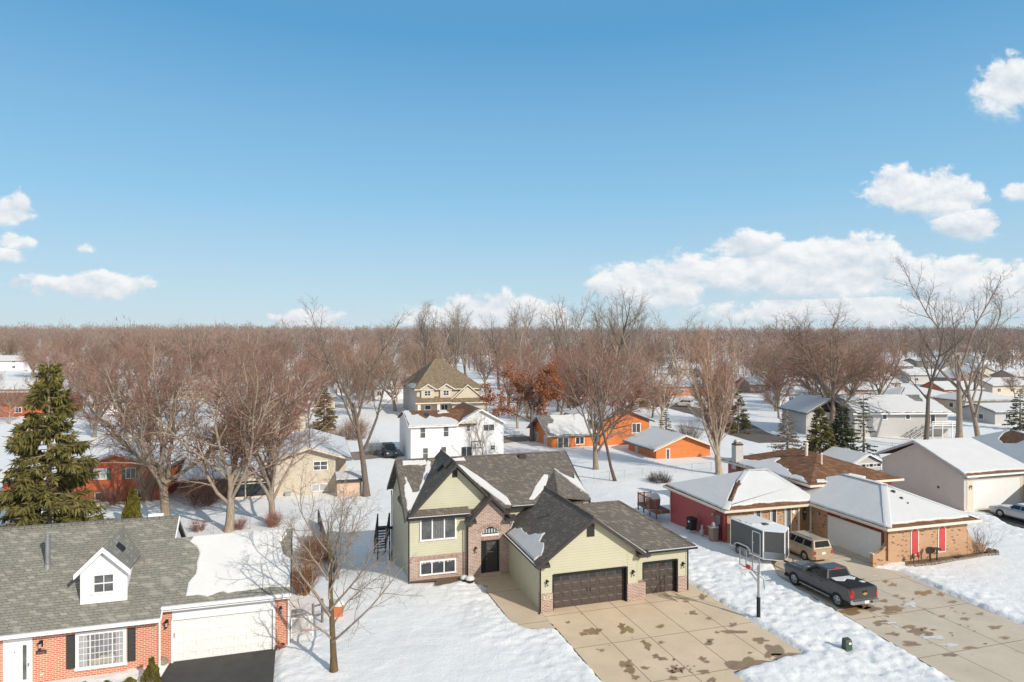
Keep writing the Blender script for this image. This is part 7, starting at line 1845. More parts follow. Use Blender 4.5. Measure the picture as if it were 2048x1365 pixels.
UP = np.array([0, 0, 1.0])
def unit(v): return v / (math.sqrt(v[0] * v[0] + v[1] * v[1] + v[2] * v[2]) + 1e-9)
def tilt(d, ang, az):
    a = np.cross(d, UP if abs(d[2]) < .95 else np.array([1.0, 0, 0])); a = unit(a); b = np.cross(d, a)
    return unit(d * math.cos(ang) + (a * math.cos(az) + b * math.sin(az)) * math.sin(ang))
class Grow:
    def __init__(s, seed, cfg):
        s.r = random.Random(seed); s.c = cfg; s.out = {i: [] for i in range(6)}
    def branch(s, p, d, L, r, lvl, tip=None):
        c = s.c; n = c['seg'][lvl]; rr = s.r; pts = [p]; rs = [r]; end = c['tip'][lvl] if tip is None else tip
        w = c['wob'][lvl]; tr = c['trop'][lvl]
        for i in range(n):
            d = unit(d + np.array([rr.gauss(0, w), rr.gauss(0, w), rr.gauss(0, w) + tr]))
            p = p + d * (L / n); pts.append(p); rs.append(r + (r * end - r) * (i + 1) / n)
        s.out[lvl].append((pts, rs))
        if lvl >= c['max']: return pts, rs
        k = c['n'][lvl]; k = max(1, int(k * rr.uniform(.8, 1.2) + .5)); az = rr.uniform(0, 6.28)
        for j in range(k):
            t = c['t0'][lvl] + (1 - c['t0'][lvl]) * (j + rr.uniform(.1, .9)) / k
            q = min(int(t * n), n - 1); f = t * n - q
            bp = pts[q] + (pts[q + 1] - pts[q]) * f; br = rs[q] + (rs[q + 1] - rs[q]) * f; bd = unit(pts[q + 1] - pts[q])
            az += 2.4 + rr.uniform(-.5, .5)
            a0, a1 = c['ang'][lvl]
            nl = L * c['len'][lvl] * (c['fall'][lvl][0] + (c['fall'][lvl][1] - c['fall'][lvl][0]) * t) * rr.uniform(.75, 1.2)
            nr = max(min(br * .7, c['rad'][lvl + 1] * rr.uniform(.8, 1.2)), c['rmin'])
            s.branch(bp, tilt(bd, rad(rr.uniform(a0, a1)), az), nl, nr, lvl + 1)
        return pts, rs

def cfg(**k):
    c = dict(seg=[6, 6, 4, 3, 2], wob=[.05, .10, .16, .22, .26], trop=[.05, .05, .05, .04, .03], tip=[.5, .25, .3, .4, .5], n=[7, 9, 8, 5], t0=[.55, .2, .15, .15],
             ang=[(22, 45), (25, 50), (30, 55), (25, 60)], len=[.9, .42, .45, .55], fall=[(1, .8), (1.15, .55), (1.1, .6), (1.1, .7)], rad=[.3, .13, .05, .02, .010], rmin=.008, max=4)
    c.update(k); return c
def make_tree(name, label, seed, c, H, trunk_frac, r0, bark_m, twig_m, lean=(0, 0), stems=1, sides=(8, 5, 3), split=2):
    """returns the Empty of a bare tree with trunk and crown"""
    g = Grow(seed, c); rr = g.r
    for k in range(stems):
        d = unit(np.array([lean[0] + (rr.uniform(-.35, .35) if stems > 1 else 0), lean[1] + (rr.uniform(-.25, .25) if stems > 1 else 0), 1.0]))
        p = np.array([rr.uniform(-.3, .3) * (stems > 1), rr.uniform(-.2, .2) * (stems > 1), -.3])
        g.branch(p, d, H * trunk_frac, r0 * (1 if stems == 1 else .72), 0)
    # flare at the root
    fl = []
    for p, r in g.out[0]: r[0] *= 1.35
    t = thing(name, label, 'tree')
    allp = np.array([p for l in range(5) for x in g.out[l] for p in x[0]]); zt = np.percentile(allp[:, 2], 99.7); f = H / zt
    for l in range(5):
        for i, (p, r) in enumerate(g.out[l]): g.out[l][i] = ([q * f for q in p], r)
    fine = g.out[3] + g.out[4]
    a = chain_mesh('trunk', g.out[0] + g.out[1] + g.out[2], 6, bark_m); o = bpy.data.objects.new('trunk', a); COL.objects.link(o); o.parent = t
    print('tree', name, seed, 'scale %.2f' % f, 'width %.1f' % (f * (np.percentile(allp[:, 0], 97) - np.percentile(allp[:, 0], 3))), len(fine))
    b2 = chain_mesh('crown', fine, sides[2], twig_m); o = bpy.data.objects.new('crown', b2); COL.objects.link(o); o.parent = t
    return t
def put(t, px, py, z=None, rz=0, s=1.0, label=None, group=None, copy=False):
    d = 28.0; sl = (py - CY) / FPX
    while d < 1100 and CAMH - sl * d > elev1((px - CX) * d / FPX, d): d += .1 if d < 200 else 1.0
    x, y = (px - CX) * d / FPX, d; zz = elev1(x, y)
    if copy: return dup(t, (x, y, zz), rz, label, group, s)
    t.location = (x, y, zz); t.rotation_euler = (0, 0, rad(rz)); t.scale = (s,) * 3 if not isinstance(s, tuple) else s
    if label: t['label'] = label
    if group: t['group'] = group
    return t

# --- the front yard tree
def front_tree():
    c = cfg(seg=[7, 8, 6, 4, 3], n=[6, 9, 6, 4], t0=[.5, .2, .15, .15], ang=[(25, 45), (28, 62), (30, 65), (30, 65)], len=[.6, .46, .44, .55], rad=[.17, .06, .024, .011, .0065], rmin=.0055, wob=[.03, .1, .14, .16, .2], trop=[.02, .06, .06, .05, .04])
    g = Grow(21, c); rr = g.r; P = []
    pts, rs = g.branch(np.array([0, 0, -.2]), unit(np.array([-.06, 0, 1])), 8.4, .20, 0, .10); rs[0] *= 1.3
    for (h, dx, dy, L, r) in ((1.9, 1.25, -.1, 5.6, .075), (2.1, -1.0, .1, 3.2, .06), (2.5, .35, .7, 4.2, .06), (3.3, -.8, -.1, 5.2, .09), (3.6, .75, .3, 4.8, .07), (4.2, -.45, .5, 4.5, .065), (4.6, .75, -.3, 4.3, .06), (5.2, -.7, .2, 4.0, .055), (5.6, .3, .2, 3.6, .05)):
        q = np.array([-.06 * h, 0, h - .2]); g.branch(q, unit(np.array([dx, dy, .95])), L, r, 1)
    t = thing('bare_tree', 'young bare tree with a mossy olive trunk in the snowy front yard', 'tree')
    for nm, ch, n, m in (('trunk', g.out[0], 9, M['bark_olive']), ('limbs', g.out[1] + g.out[2], 6, M['bark']), ('crown', g.out[3] + g.out[4], 4, M['twig_grey'])):
        o = bpy.data.objects.new(nm, chain_mesh(nm, ch, n, m)); COL.objects.link(o); o.parent = t
    return t
put(front_tree(), 668, 1350, rz=0, s=.9)

# --- kinds that are repeated
K = {}
K['maple'] = make_tree('bare_tree', 'x', 3, cfg(n=[8, 11, 10, 5], rad=[.45, .2, .085, .034, .016], len=[2.6, .42, .46, .55], t0=[.5, .15, .12, .15], ang=[(18, 58), (25, 55), (30, 60), (25, 60)], wob=[.05, .13, .18, .24, .28]), 18, .25, .52, M['bark_tan'], M['twig'])
K['maple2'] = make_tree('bare_tree', 'x', 8, cfg(n=[9, 10, 10, 5], rad=[.38, .17, .08, .032, .016], ang=[(14, 42), (22, 45), (26, 50), (25, 52)], t0=[.4, .25, .15, .15], len=[2.7, .40, .45, .55], wob=[.05, .12, .18, .24, .28]), 17, .24, .42, M['bark'], M['twig_red'])
K['maple3'] = make_tree('bare_tree', 'x', 14, cfg(n=[8, 12, 10, 5], rad=[.42, .19, .08, .032, .016], len=[2.4, .42, .45, .55], ang=[(16, 54), (24, 52), (30, 60), (25, 60)], t0=[.5, .15, .12, .15], wob=[.05, .13, .18, .24, .28]), 18, .28, .46, M['bark_tan'], M['twig'])
K['tall'] = make_tree('bare_tree', 'x', 31, cfg(n=[11, 9, 7, 5], rad=[.42, .14, .05, .024, .014], t0=[.36, .3, .2, .15], ang=[(18, 42), (22, 45), (28, 55), (25, 55)], len=[.42, .42, .45, .5], fall=[(1.15, .6), (1.1, .6), (1.1, .6), (1, .7)], tip=[.15, .25, .3, .4, .5], seg=[9, 6, 4, 3, 2], wob=[.06, .1, .13, .17, .2]), 27, .85, .46, M['bark_dark'], M['twig_grey'])
K['tall2'] = make_tree('bare_tree', 'x', 37, cfg(n=[6, 10, 8, 5], rad=[.42, .2, .06, .024, .014], t0=[.42, .3, .2, .15], ang=[(15, 38), (20, 42), (28, 55), (25, 55)], len=[1.2, .36, .42, .5], tip=[.4, .2, .3, .4, .5]), 27, .48, .5, M['bark'], M['twig_grey'])
K['dense'] = make_tree('bare_tree', 'x', 42, cfg(n=[16, 12, 9, 4], rad=[.4, .14, .055, .027, .015], t0=[.25, .2, .15, .15], ang=[(6, 26), (16, 34), (22, 42), (22, 45)], len=[2.6, .34, .42, .55], fall=[(1, .9), (1.1, .6), (1.1, .6), (1, .7)], trop=[.05, .1, .1, .08, .05]), 19.5, .26, .45, M['bark_tan'], M['twig'])
K['round'] = make_tree('bare_tree', 'x', 51, cfg(n=[12, 11, 10, 5], rad=[.3, .13, .06, .028, .016], t0=[.3, .2, .15, .15], ang=[(20, 60), (25, 50), (30, 55), (25, 55)], len=[1.2, .42, .45, .55]), 14, .38, .3, M['bark'], M['twig_red'])
for k, t in K.items(): t.location = (0, -400, 0)

def use(kind, px, py, label, rz=0, s=1.0, group=None):
    t = K[kind]
    if t.location.y == -400: return put(t, px, py, rz=rz, s=s, label=label, group=group)
    return put(t, px, py, rz=rz, s=s, label=label, group=group, copy=True)
use('maple', 334, 1052, 'big bare tree with a grey forked trunk behind the ridge of the brick house', 40, 1.0)
use('maple3', 457, 1066, 'massive bare tree with a wide trunk clump behind the white garage', 100, .98)
use('maple2', 546, 1050, 'bare tree with two trunks joined at the foot near the glazed porch', 200, 1.0)
use('tall2', 733, 994, 'tall bare tree with a straight pale trunk next to the peach shed', 20, .84)
use('maple2', 1192, 941, 'bare tree with several stems from one foot before the orange house', 60, 1.05)
use('dense', 1438, 951, 'dense upright bare tree with many steep branches right of the orange garage', 10, 1.0)
use('maple3', 1670, 872, 'wide bare reddish tree behind the dark spruces', 250, 1.3)
use('tall2', 1918, 890, 'towering bare tree with twin pale trunks rising above the skyline at right', 20, 1.12)
use('tall', 1850, 900, 'leaning bare tree left of the towering twin-trunked one', 170, .85)
use('tall2', 1960, 905, 'dark bare tree with long low limbs right of the towering twin-trunked one', 300, .85)
use('round', 600, 862, 'round-crowned bare tree behind the tan house with the glazed porch', 20, 1.0)
# slender trunk leaning before the orange garage
t = make_tree('bare_tree', 'thin bare trunk leaning left in the snow before the orange garage', 61, cfg(n=[6, 6, 5, 4], rad=[.18, .07, .03, .015, .01], t0=[.45, .3, .2, .2], len=[.4, .4, .4, .5]), 15, .9, .2, M['bark_dark'], M['twig_grey'], lean=(-.32, 0))
put(t, 1232, 965)
t = make_tree('bare_tree', 'spindly bare sapling clump before the right half of the white house', 67, cfg(n=[6, 8, 6, 3], rad=[.07, .04, .02, .012, .008], t0=[.15, .2, .2, .2], ang=[(10, 30), (15, 35), (20, 40), (25, 50)], len=[.75, .4, .4, .5]), 8, .7, .09, M['bark_tan'], M['twig_grey'], stems=2)
put(t, 968, 925)

# --- the wooded belt behind the houses
rnd = random.Random(77)
houses = [(o.location.x, o.location.y) for o in COL.objects if o.type == 'EMPTY' and o.get('category') in ('house', 'garage', 'shed')]
belt = []
def belt_ok(x, y, r=7):
    if any((x - a) ** 2 + (y - b) ** 2 < r * r for a, b in belt): return False
    for o in hb:
        l, inv = o
        q = inv @ Vector((x, y, 0))
        if l[0] - 2.5 < q.x < l[1] + 2.5 and l[2] - 2.5 < q.y < l[3] + 2.5: return False
    return True
bpy.context.view_layer.update()
hb = []
for o in list(COL.objects):
    if o.type == 'EMPTY' and o.get('category') in ('house', 'garage', 'shed'):
        xs, ys = [], []
        for ch in o.children:
            if ch.type == 'MESH' and 'wall' in ch.name:
                for c in ch.bound_box: xs.append(c[0]); ys.append(c[1])
        if xs: hb.append(((min(xs), max(xs), min(ys), max(ys)), o.matrix_world.inverted()))
def in_road(x, y):
    for pts, w in (([at(-300, 962, -1.45), at(380, 930, -1.4), at(700, 909, -1.2), at(1060, 880, -.8)], 6), ([at(1290, 806, 0), at(1420, 832, -.2), at(1500, 872, -.6), at(1560, 890, -.7)], 6)):
        for (a, b), (c, d) in zip(pts[:-1], pts[1:]):
            ex, ey = c - a, d - b; t_ = max(0, min(1, ((x - a) * ex + (y - b) * ey) / (ex * ex + ey * ey)))
            if math.hypot(x - a - t_ * ex, y - b - t_ * ey) < w: return True
    return False
LAB = {'maple': 'wide pale-barked bare tree in the wooded belt behind the houses', 'maple2': 'maroon-twigged bare tree in the wooded belt behind the houses', 'maple3': 'broad grey-barked bare tree with red-brown twigs in the wooded belt',
       'tall': 'tall dark single-trunked bare tree in the wooded belt', 'tall2': 'tall dark forked bare tree in the wooded belt', 'dense': 'narrow bare tree with steep grey branches in the wooded belt', 'round': 'small round-crowned maroon bare tree in the wooded belt'}
def scatter(n, px0, px1, d0, d1, kinds, s0, s1, r=7):
    k = 0; tries = 0
    while k < n and tries < n * 40:
        tries += 1
        d = d0 + (d1 - d0) * rnd.random(); px = rnd.uniform(px0, px1); x = (px - CX) * d / FPX
        if not belt_ok(x, d, r) or in_road(x, d): continue
        kind = rnd.choice(kinds); t_ = K[kind]; s = rnd.uniform(s0, s1)
        o = dup(t_, (x, d, elev1(x, d)), rnd.uniform(0, 360), LAB[kind], 'bare trees of the wooded belt', (s * rnd.uniform(.9, 1.1), s * rnd.uniform(.9, 1.1), s))
        belt.append((x, d)); k += 1
scatter(11, 140, 690, 104, 150, ['maple', 'maple2', 'maple3', 'maple2'], .72, .95, 9)
scatter(24, 90, 760, 150, 215, ['maple', 'maple2', 'maple3', 'round'], .75, 1.0, 9)
scatter(34, 60, 800, 215, 330, ['maple', 'maple2', 'maple3', 'round'], .75, 1.05, 9)
scatter(10, 690, 850, 140, 240, ['maple2', 'maple3', 'round', 'maple'], .8, 1.0, 9)
scatter(6, 850, 950, 185, 225, ['tall', 'tall2'], .98, 1.1, 8)
scatter(6, 840, 1040, 178, 260, ['tall', 'tall2', 'maple3'], .85, 1.0, 9)
scatter(12, 1000, 1385, 178, 220, ['tall', 'tall2', 'tall2'], 1.0, 1.2, 8)
scatter(18, 1000, 1330, 122, 180, ['maple2', 'maple', 'maple3', 'round', 'maple2'], .72, .95, 8)
scatter(18, 1000, 1420, 200, 330, ['maple2', 'maple3', 'round', 'maple'], .8, 1.0, 8)
scatter(10, 1390, 1580, 120, 250, ['maple2', 'dense', 'round', 'round'], .6, .85, 8)
scatter(16, 1540, 1790, 135, 260, ['maple', 'maple2', 'maple3', 'round'], .8, 1.05, 8)
scatter(6, 1560, 2100, 270, 400, ['maple3', 'round', 'maple', 'dense'], .65, .9, 10)
scatter(4, 1780, 2060, 130, 220, ['tall', 'tall2', 'round'], .5, .7, 12)
scatter(10, -60, 150, 300, 420, ['round', 'maple3', 'maple2'], .7, .95, 10)
scatter(4, -60, 110, 110, 200, ['round', 'maple2'], .5, .7, 10)

for t in K.values():
    if t.location.y == -400:
        for ch in list(t.children): bpy.data.objects.remove(ch)
        bpy.data.objects.remove(t)
# --- evergreens
def conifer(name, label, seed, H, R_, m, whorls, per, needles, droop=.25, h0=.06, spray=.5, width=.07, hang=.5, gap=.0, cat='tree', trunk_r=.2, tm=None, shape=.85):
    r = np.random.RandomState(seed); V = []; F = []; ch = [([np.array([0, 0, -.3]), np.array([.05, 0, H * .5]), np.array([0, 0, H])], [trunk_r, trunk_r * .6, .02])]; br = []
    for w in range(whorls):
        h = H * (h0 + (1 - h0 - .02) * (w / whorls) ** 1.05)
        L0 = R_ * (1 - h / H) ** shape + .12
        for b in range(per):
            if r.rand() < gap: continue
            az = r.rand() * 6.283; L = L0 * r.uniform(.7, 1.12); el = droop * (1.2 * (1 - h / H) - .75) * -1 * 1.0
            n = 4; pts = [np.array([0, 0, h])]
            d = np.array([math.cos(az) * math.cos(el), math.sin(az) * math.cos(el), math.sin(el)])
            for k in range(n):
                d = unit(d + np.array([0, 0, (-.10 if k < 2 else .10) * droop * 3])); pts.append(pts[-1] + d * L / n)
            br.append((pts, [.035 * L / 3 + .012, .03 * L / 3 + .01, .02, .012, .006]))
            P = np.array(pts); k = int(needles * (L / R_) ** .8) + 4
            t = r.uniform(.18, 1.0, k) ** .8 * n; q = np.minimum(t.astype(int), n - 1); f = (t - q)[:, None]
            base = P[q] * (1 - f) + P[q + 1] * f; bd = P[q + 1] - P[q]; bd /= np.linalg.norm(bd, axis=1, keepdims=True)
            side = np.cross(bd, UP); side /= np.linalg.norm(side, axis=1, keepdims=True) + 1e-9
            sg = r.choice([-1, 1], k)[:, None]
            dr = bd * r.uniform(.3, .9, (k, 1)) + side * sg * r.uniform(.1, .9, (k, 1)) + UP * (r.uniform(-1, .35, (k, 1)) * hang * 2 - hang * .35)
            dr /= np.linalg.norm(dr, axis=1, keepdims=True)
            ln = spray * r.uniform(.55, 1.2, (k, 1)) * (.6 + .4 * L / R_); wd = width * r.uniform(.7, 1.4, (k, 1))
            pw = np.cross(dr, r.normal(0, 1, (k, 3))); pw /= np.linalg.norm(pw, axis=1, keepdims=True) + 1e-9
            b0 = len(V) and sum(len(x) for x in V) or 0
            Q = np.stack([base - dr * .05, base + dr * ln * .45 + pw * wd, base + dr * ln, base + dr * ln * .45 - pw * wd], 1).reshape(-1, 3)
            V.append(Q); F.append(b0 + np.arange(k * 4).reshape(k, 4))
    t_ = thing(name, label, cat)
    o = bpy.data.objects.new('trunk', chain_mesh('trunk', ch + br, 6, tm or M['bark'])); COL.objects.link(o); o.parent = t_
    o = bpy.data.objects.new('needles', np_mesh('needles', np.concatenate(V), F, m, False)); COL.objects.link(o); o.parent = t_
    return t_
x, y = at(97, 1078, -1.3)
t = conifer('spruce_tree', 'tall olive-green spruce with hanging boughs at the left, above the brick house roof', 5, 15.9, 5.0, M['needle'], 38, 8, 135, .34, .04, .85, .07, 1.0, .1, tm=M['bark_tan'], trunk_r=.26, shape=.8)
d = 52.0; t.location = ((97 - CX) * d / FPX, d, -1.2)
def con(px, py, *a, **k): return put(conifer(*a, **k), px, py)
con(1640, 944, 'spruce_tree', 'dense olive-dark spruce, leftmost of the three before the grey house', 11, 8.4, 2.7, M['needle'], 30, 8, 60, .25, .03, .5, .07, .4)
con(1684, 940, 'spruce_tree', 'dense blue-dark spruce, middle one of the three before the grey house', 12, 8.6, 2.7, M['needle_dark'], 30, 8, 60, .25, .03, .5, .07, .4)
con(1727, 938, 'spruce_tree', 'thin open spruce with a visible trunk, rightmost of the three before the grey house', 13, 9.6, 2.3, M['needle_dark'], 20, 5, 34, .18, .08, .42, .055, .3, .15)
con(1574, 940, 'spruce_tree', 'pale brown bare-looking conifer left of the dark spruces', 14, 7.8, 3.0, M['needle_pale'], 26, 7, 40, .2, .04, .5, .035, .25, .1)
con(1332, 868, 'small_spruce', 'small dark open conifer on the snow above the orange garage', 15, 4.6, 1.6, M['needle_dark'], 12, 5, 22, .1, .08, .4, .05, .2, .1)
con(2040, 862, 'spruce_tree', 'dark conifer cut off by the right edge of the picture', 16, 8.0, 2.8, M['needle_dark'], 22, 6, 40, .2, .05, .5, .06, .3, .1)
con(648, 862, 'spruce_tree', 'dull olive conifer hidden behind bare branches left of the big tan house', 17, 9, 3.0, M['needle'], 26, 7, 40, .2, .04, .6, .08, .3, .05)
con(862, 776, 'spruce_tree', 'dark pine behind the left slope of the tall brown roof', 18, 15, 4.0, M['needle_dark'], 26, 7, 40, .15, .15, .9, .12, .3, .1)
con(1150, 812, 'spruce_tree', 'low dark conifer right of the orange-leaved oak', 19, 5.5, 2.6, M['needle_dark'], 18, 7, 36, .2, .04, .6, .08, .3)
con(1476, 868, 'spruce_tree', 'dark conifer standing behind the dense upright bare tree', 20, 8, 2.6, M['needle'], 22, 7, 36, .2, .04, .6, .08, .3, .05)
con(24, 705, 'spruce_tree', 'dark conifer on the far left hillside', 22, 12, 4, M['needle_dark'], 22, 6, 30, .2, .06, 1.0, .16, .3)
con(1600, 700, 'spruce_tree', 'dark conifer high in the right woods', 23, 16, 5, M['needle_dark'], 22, 6, 30, .2, .06, 1.2, .2, .3)

# --- oak still holding its orange leaves
def leaf_cloud(name, pts, m, size, seed, parent, aspect=.6):
    r = np.random.RandomState(seed); n = len(pts); pts = np.asarray(pts)
    d = r.normal(0, 1, (n, 3)); d /= np.linalg.norm(d, axis=1, keepdims=True); w = np.cross(d, r.normal(0, 1, (n, 3))); w /= np.linalg.norm(w, axis=1, keepdims=True)
    s = size * r.uniform(.6, 1.3, (n, 1))
    Q = np.stack([pts - d * s, pts + w * s * aspect, pts + d * s, pts - w * s * aspect], 1).reshape(-1, 3)
    o = bpy.data.objects.new(name, np_mesh(name, Q, [np.arange(n * 4).reshape(n, 4)], m, False)); COL.objects.link(o); o.parent = parent
    return o
c = cfg(n=[10, 9, 8, 4], rad=[.42, .16, .055, .022, .012], t0=[.25, .25, .2, .2], ang=[(35, 70), (28, 50), (30, 55), (25, 55)], len=[.75, .45, .45, .55], fall=[(1.1, .7), (1.1, .6), (1.1, .6), (1, .7)])
g = Grow(71, c); g.branch(np.array([0, 0, -.3]), unit(np.array([.02, 0, 1])), 9.5, .5, 0, .2)
t = thing('oak_tree', 'oak with orange-brown leaves still on it, left of the orange house', 'tree')
for nm, ch, n, m in (('trunk', g.out[0] + g.out[1] + g.out[2], 6, M['bark_dark']), ('crown', g.out[3] + g.out[4], 3, M['twig'])):
    o = bpy.data.objects.new(nm, chain_mesh(nm, ch, n, m)); COL.objects.link(o); o.parent = t
rr = random.Random(4); P = [p for ch in g.out[3] + g.out[4] for p in ch[0][1:] if rr.random() < .95]
P = [p + np.array([rr.gauss(0, .22), rr.gauss(0, .22), rr.gauss(0, .22)]) for p in P for _ in range(2) if p[2] < 9.5 or rr.random() < .3]
leaf_cloud('leaves', P, M['oakleaf'], .17, 5, t)
put(t, 1064, 884)
t = dup(t, (0, 0, 0), 140, 'smaller patch of orange oak leaves among bare trees above the orange house', None, .55); put(t, 1262, 836, s=.6)

# --- cedars and clipped shrubs
def cedar(name, label, px, py, H, R_, n, m, seed, prof, cat='shrub', size=.11, tip=0):
    r = np.random.RandomState(seed); t = thing(name, label, cat)
    h = r.rand(n); a = r.rand(n) * 6.283
    rad_ = np.array([prof(x) for x in h]) * R_ * (1 + .18 * np.sin(3 * a + 9 * h) + r.normal(0, .05, n)) * np.sqrt(r.uniform(.55, 1, n))
    P = np.stack([rad_ * np.cos(a), rad_ * np.sin(a), h * H], 1)
    d = np.stack([np.cos(a) * .35, np.sin(a) * .35, np.ones(n)], 1) + r.normal(0, .28, (n, 3)); d /= np.linalg.norm(d, axis=1, keepdims=True)
    w = np.cross(d, r.normal(0, 1, (n, 3))); w /= np.linalg.norm(w, axis=1, keepdims=True); s = size * r.uniform(.6, 1.4, (n, 1))
    Q = np.stack([P - d * s, P + w * s * .45, P + d * s, P - w * s * .45], 1).reshape(-1, 3)
    o = bpy.data.objects.new('leaves', np_mesh('leaves', Q, [np.arange(n * 4).reshape(n, 4)], m, False)); COL.objects.link(o); o.parent = t
    core = MB().lathe([(R_ * prof(x) * .72 + .01, H * x) for x in (0, .1, .25, .4, .55, .7, .85, .95)], (0, 0, 0), 10).build('stems', M['bark_dark'], t)
    return put(t, px, py)
cone = lambda x: max(.03, (1 - x) ** .65) * (1 if x > .08 else .85)
dome = lambda x: math.sqrt(max(.02, 1 - x * x))
t = cedar('arborvitae', 'golden-green columnar cedar rising behind the brick house roof ridge', 265, 1052, 3.6, .95, 5200, M['cedar'], 3, cone, 'shrub', .13)
cedar('yew_shrub', 'yellow-green cone shaped shrub at the corner of the brick house front', 303, 1372, 1.25, .42, 2600, M['cedar'], 4, lambda x: max(.04, math.sin(min(1, x * 1.0 + .25) * math.pi * .92) ** .7 * (1 - x * .35)), 'shrub', .05)
for i, (px, py, s_) in enumerate(((258, 1385, .34), (212, 1392, .36), (168, 1396, .34))):
    cedar('yew_shrub', ['rightmost clipped olive shrub under the picture window', 'middle clipped olive shrub under the picture window', 'leftmost clipped olive shrub under the picture window'][i], px, py, .62, s_, 1500, M['cedar'], 6 + i, dome, 'shrub', .05)
rst = at(322, 1330, .1)
o = MB().lathe([(.26, 0), (.28, .12), (.2, .25), (.08, .32), (0, .33)], (0, 0, 0), 9).build('boulder', M['stone']); o.location = (rst[0], rst[1] + .1, .1); tag(o, 'tan rock in the snow beside the white garage door', 'rock')
for i, (px, py, lab) in enumerate(((438, 882, 'first'), (466, 883, 'second'), (493, 884, 'third'), (520, 884, 'fourth'))):
    cedar('round_shrub', '%s from the left of the round dark shrubs before the beige house' % lab, px, py, 1.9, 1.1, 700, M['cedar'], 20 + i, dome, 'shrub', .16)
cedar('round_shrub', 'round dark shrub before the low garage near the white parked car', 1327, 806, 1.9, 1.6, 700, M['needle_dark'], 31, dome, 'shrub', .2)
cedar('round_shrub', 'small round olive shrub left of the low garage near the street', 1287, 815, 1.6, 1.2, 600, M['cedar'], 32, dome, 'shrub', .18)

# --- bare bushes
def bush(label, px, py, H, R_, stems, m, seed, name='bare_bush', spread=(8, 48), z=None):
    c = cfg(seg=[3, 3, 2, 2, 2], n=[5, 4, 3, 2], t0=[.25, .25, .2, .2], ang=[(15, 40), (20, 45), (25, 50), (25, 50)], len=[.5, .5, .5, .5], rad=[.02, .011, .008, .006, .005], rmin=.005, max=2, wob=[.12, .16, .18, .2, .2])
    g = Grow(seed, c); rr = g.r
    for k in range(stems):
        az = rr.uniform(0, 6.28); q = math.sqrt(rr.random()) * R_ * .35
        g.branch(np.array([q * math.cos(az), q * math.sin(az), -.1]), tilt(np.array([0, 0, 1.0]), rad(rr.uniform(*spread)), az), H * rr.uniform(.7, 1.1), .018, 0)
    t = thing(name, label, 'bush')
    o = bpy.data.objects.new('stems', chain_mesh('stems', g.out[0] + g.out[1] + g.out[2], 3, m)); COL.objects.link(o); o.parent = t
    return put(t, px, py)
bush('rounded red-brown bush behind the front yard tree trunk, right of the white garage', 628, 1128, 2.1, 2.2, 130, M['rustbush'], 3, spread=(5, 62))
bush('rust coloured bush rising beside the white garage corner', 606, 1192, 2.1, 1.2, 100, M['rustbush'], 4, spread=(5, 35))
bush('small dry bush by the fence left of the massive trunk clump', 398, 1066, 1.2, 1.2, 50, M['twig_red'], 5)
bush('small dry bush by the fence just right of the massive trunk clump', 476, 1062, 1.2, 1.0, 45, M['twig_red'], 6)
bush('dry red bush at the foot of the two-trunked tree', 547, 1056, 1.4, 1.4, 70, M['twig_red'], 7)
bush('wide tangle of dark red twigs left of the glazed porch', 405, 1012, 3.0, 3.6, 150, M['twig_red'], 8, spread=(10, 65))
bush('tall vase-shaped bare shrub at the right corner of the rust house', 297, 1004, 4.4, 2.2, 90, M['bark_tan'], 9, spread=(4, 30))
bush('low dark bush before the left window of the rust house', 222, 1012, 2.2, 2.5, 90, M['twig_red'], 10, spread=(8, 60))
bush('sparse bare shrub at the right end of the brick wing wall', 1962, 1112, 1.9, .8, 16, M['bark_tan'], 11, spread=(6, 32))
bush('rust-red hedge bush on the far side of the back street left of the white house', 712, 880, 3.6, 5, 150, M['rustbush'], 12, spread=(5, 55))
bush('lower rust-red bush at the left end of that far hedge', 668, 884, 2.2, 4, 110, M['rustbush'], 13, spread=(5, 65))
bush('dark snow-dusted heap of brush beside the back yard fence', 1318, 966, 1.3, 2.6, 120, M['bark_dark'], 14, 'brush_pile', spread=(20, 85))
bush('wide low bare bush right of the small open conifer', 1378, 886, 3.2, 3.4, 120, M['bark_dark'], 15, spread=(10, 60))
bush('maroon bush between the far houses at right', 1862, 838, 3.5, 4, 120, M['twig_red'], 16, spread=(8, 55))
bush('small pale shrub in the snow before the grey house', 1822, 906, 1.6, 1.4, 40, M['twig_red'], 17)
bush('small bare shrub by the black off-road vehicle', 748, 912, 2.4, 1.4, 40, M['twig_grey'], 18)
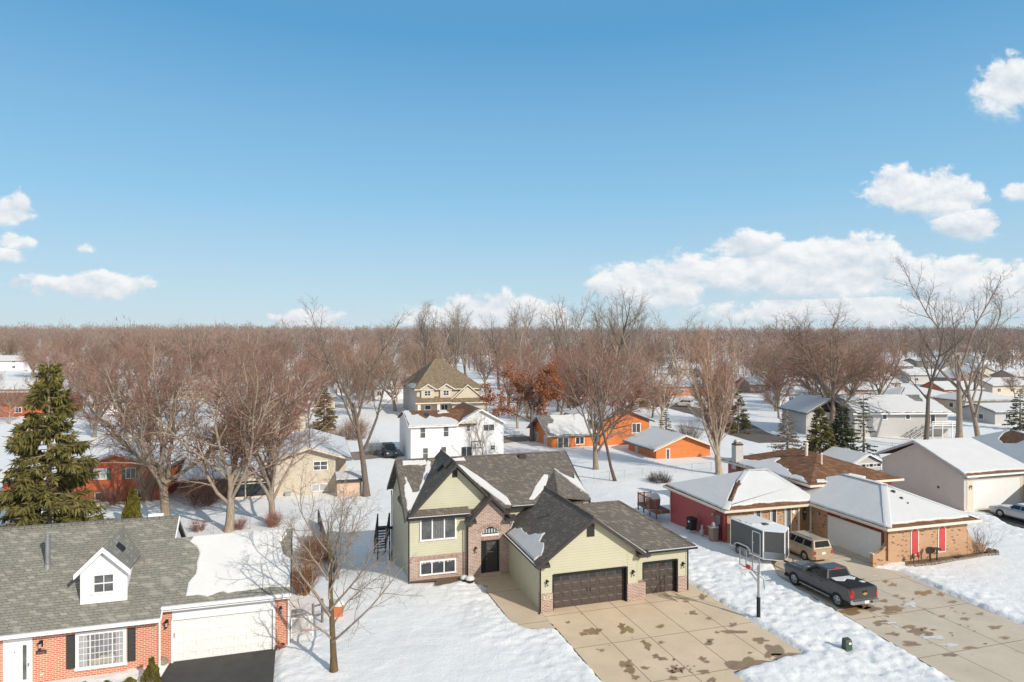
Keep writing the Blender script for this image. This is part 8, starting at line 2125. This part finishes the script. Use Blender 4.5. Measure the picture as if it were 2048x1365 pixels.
# ------------------------------------------------------------------ far woods: one mass
def far_woods():
    r = np.random.RandomState(9); V = []; F = []; base = 0; n = 0
    def ok(x, y):
        for l, inv in hb:
            q = inv @ Vector((x, y, 0))
            if l[0] - 4 < q.x < l[1] + 4 and l[2] - 9 < q.y < l[3] + 4: return False
        return True
    tris = []; 
    N = 6200
    u = r.rand(N); d = 255 + 900 * u ** .95
    px = r.uniform(-160, 2210, N); x = (px - CX) * d / FPX
    clear = vnoise(x / 70, d / 70, 44)
    for i in range(N):
        X, Y = x[i], d[i]
        thin = .76 if (px[i] > 1540 and Y < 450) or px[i] < 130 or (1270 < px[i] < 1430 and Y < 380) else .40 + .2 * r.rand()
        if Y < 520 and clear[i] < thin and r.rand() < .93: continue
        if Y < 480 and not ok(X, Y): continue
        z = elev1(X, Y); H = r.uniform(10, 19) * (1.35 if r.rand() < .07 else 1); R_ = H * r.uniform(.24, .36); k = 120 if Y < 600 else 80
        c = np.array([X, Y, z + H * .62])
        q = r.normal(0, 1, (k, 3)); q /= np.linalg.norm(q, axis=1, keepdims=True); q *= r.rand(k, 1) ** .4
        P = c + q * np.array([R_, R_, H * .4])
        dr = q * np.array([.8, .8, .4]) + np.array([0, 0, .9]) + r.normal(0, .3, (k, 3)); dr /= np.linalg.norm(dr, axis=1, keepdims=True)
        L = r.uniform(1.2, 3.0, (k, 1)); w = np.cross(dr, r.normal(0, 1, (k, 3))); w /= np.linalg.norm(w, axis=1, keepdims=True); wd = r.uniform(.06, .16, (k, 1)) * (1 + Y / 900)
        T = np.stack([P - dr * L * .5 - w * wd, P - dr * L * .5 + w * wd, P + dr * L * .5], 1).reshape(-1, 3)
        tw = .22
        tr = np.array([[X - tw, Y, z - .5], [X + tw, Y, z - .5], [X, Y, z + H * .8], [X, Y - tw, z - .5], [X, Y + tw, z - .5], [X, Y, z + H * .8]])
        V += [T, tr]
    V = np.concatenate(V); F = np.arange(len(V)).reshape(-1, 3)
    m, nt, b = new_mat('far_twigs')
    v = nd(nt, 'ShaderNodeVectorMath', {0: oco(nt), 1: (.03, .03, .03)}, operation='MULTIPLY').outputs[0]
    nz = noise(nt, v, 2.2, 7, .7)
    nt.links.new(ramp(nt, nz, [(.28, (.15, .135, .115)), (.42, (.25, .205, .17)), (.54, (.31, .205, .16)), (.64, (.20, .165, .135)), (.76, (.10, .11, .08))]), b.inputs['Base Color'])
    b.inputs['Roughness'].default_value = .95; b.inputs['Specular IOR Level'].default_value = .1
    o = bpy.data.objects.new('far_woods', np_mesh('far_woods', V, [F], m, False)); COL.objects.link(o)
    tag(o, 'brown bare woods covering the far slopes up to the skyline', 'woods', None, 'stuff')
far_woods()

# air between here and the hills
b = MB().box(-1900, 1900, -140, 1560, -6, 75)
hz = b.build('haze', bpy.data.materials.new('haze')); hz['kind'] = 'stuff'
m = hz.data.materials[0]; m.use_nodes = True; nt = m.node_tree; nt.nodes.clear()
out = nd(nt, 'ShaderNodeOutputMaterial'); pv = nd(nt, 'ShaderNodeVolumePrincipled', {'Color': (.8, .86, .95, 1), 'Density': .0001, 'Anisotropy': .2})
nt.links.new(pv.outputs[0], out.inputs['Volume'])
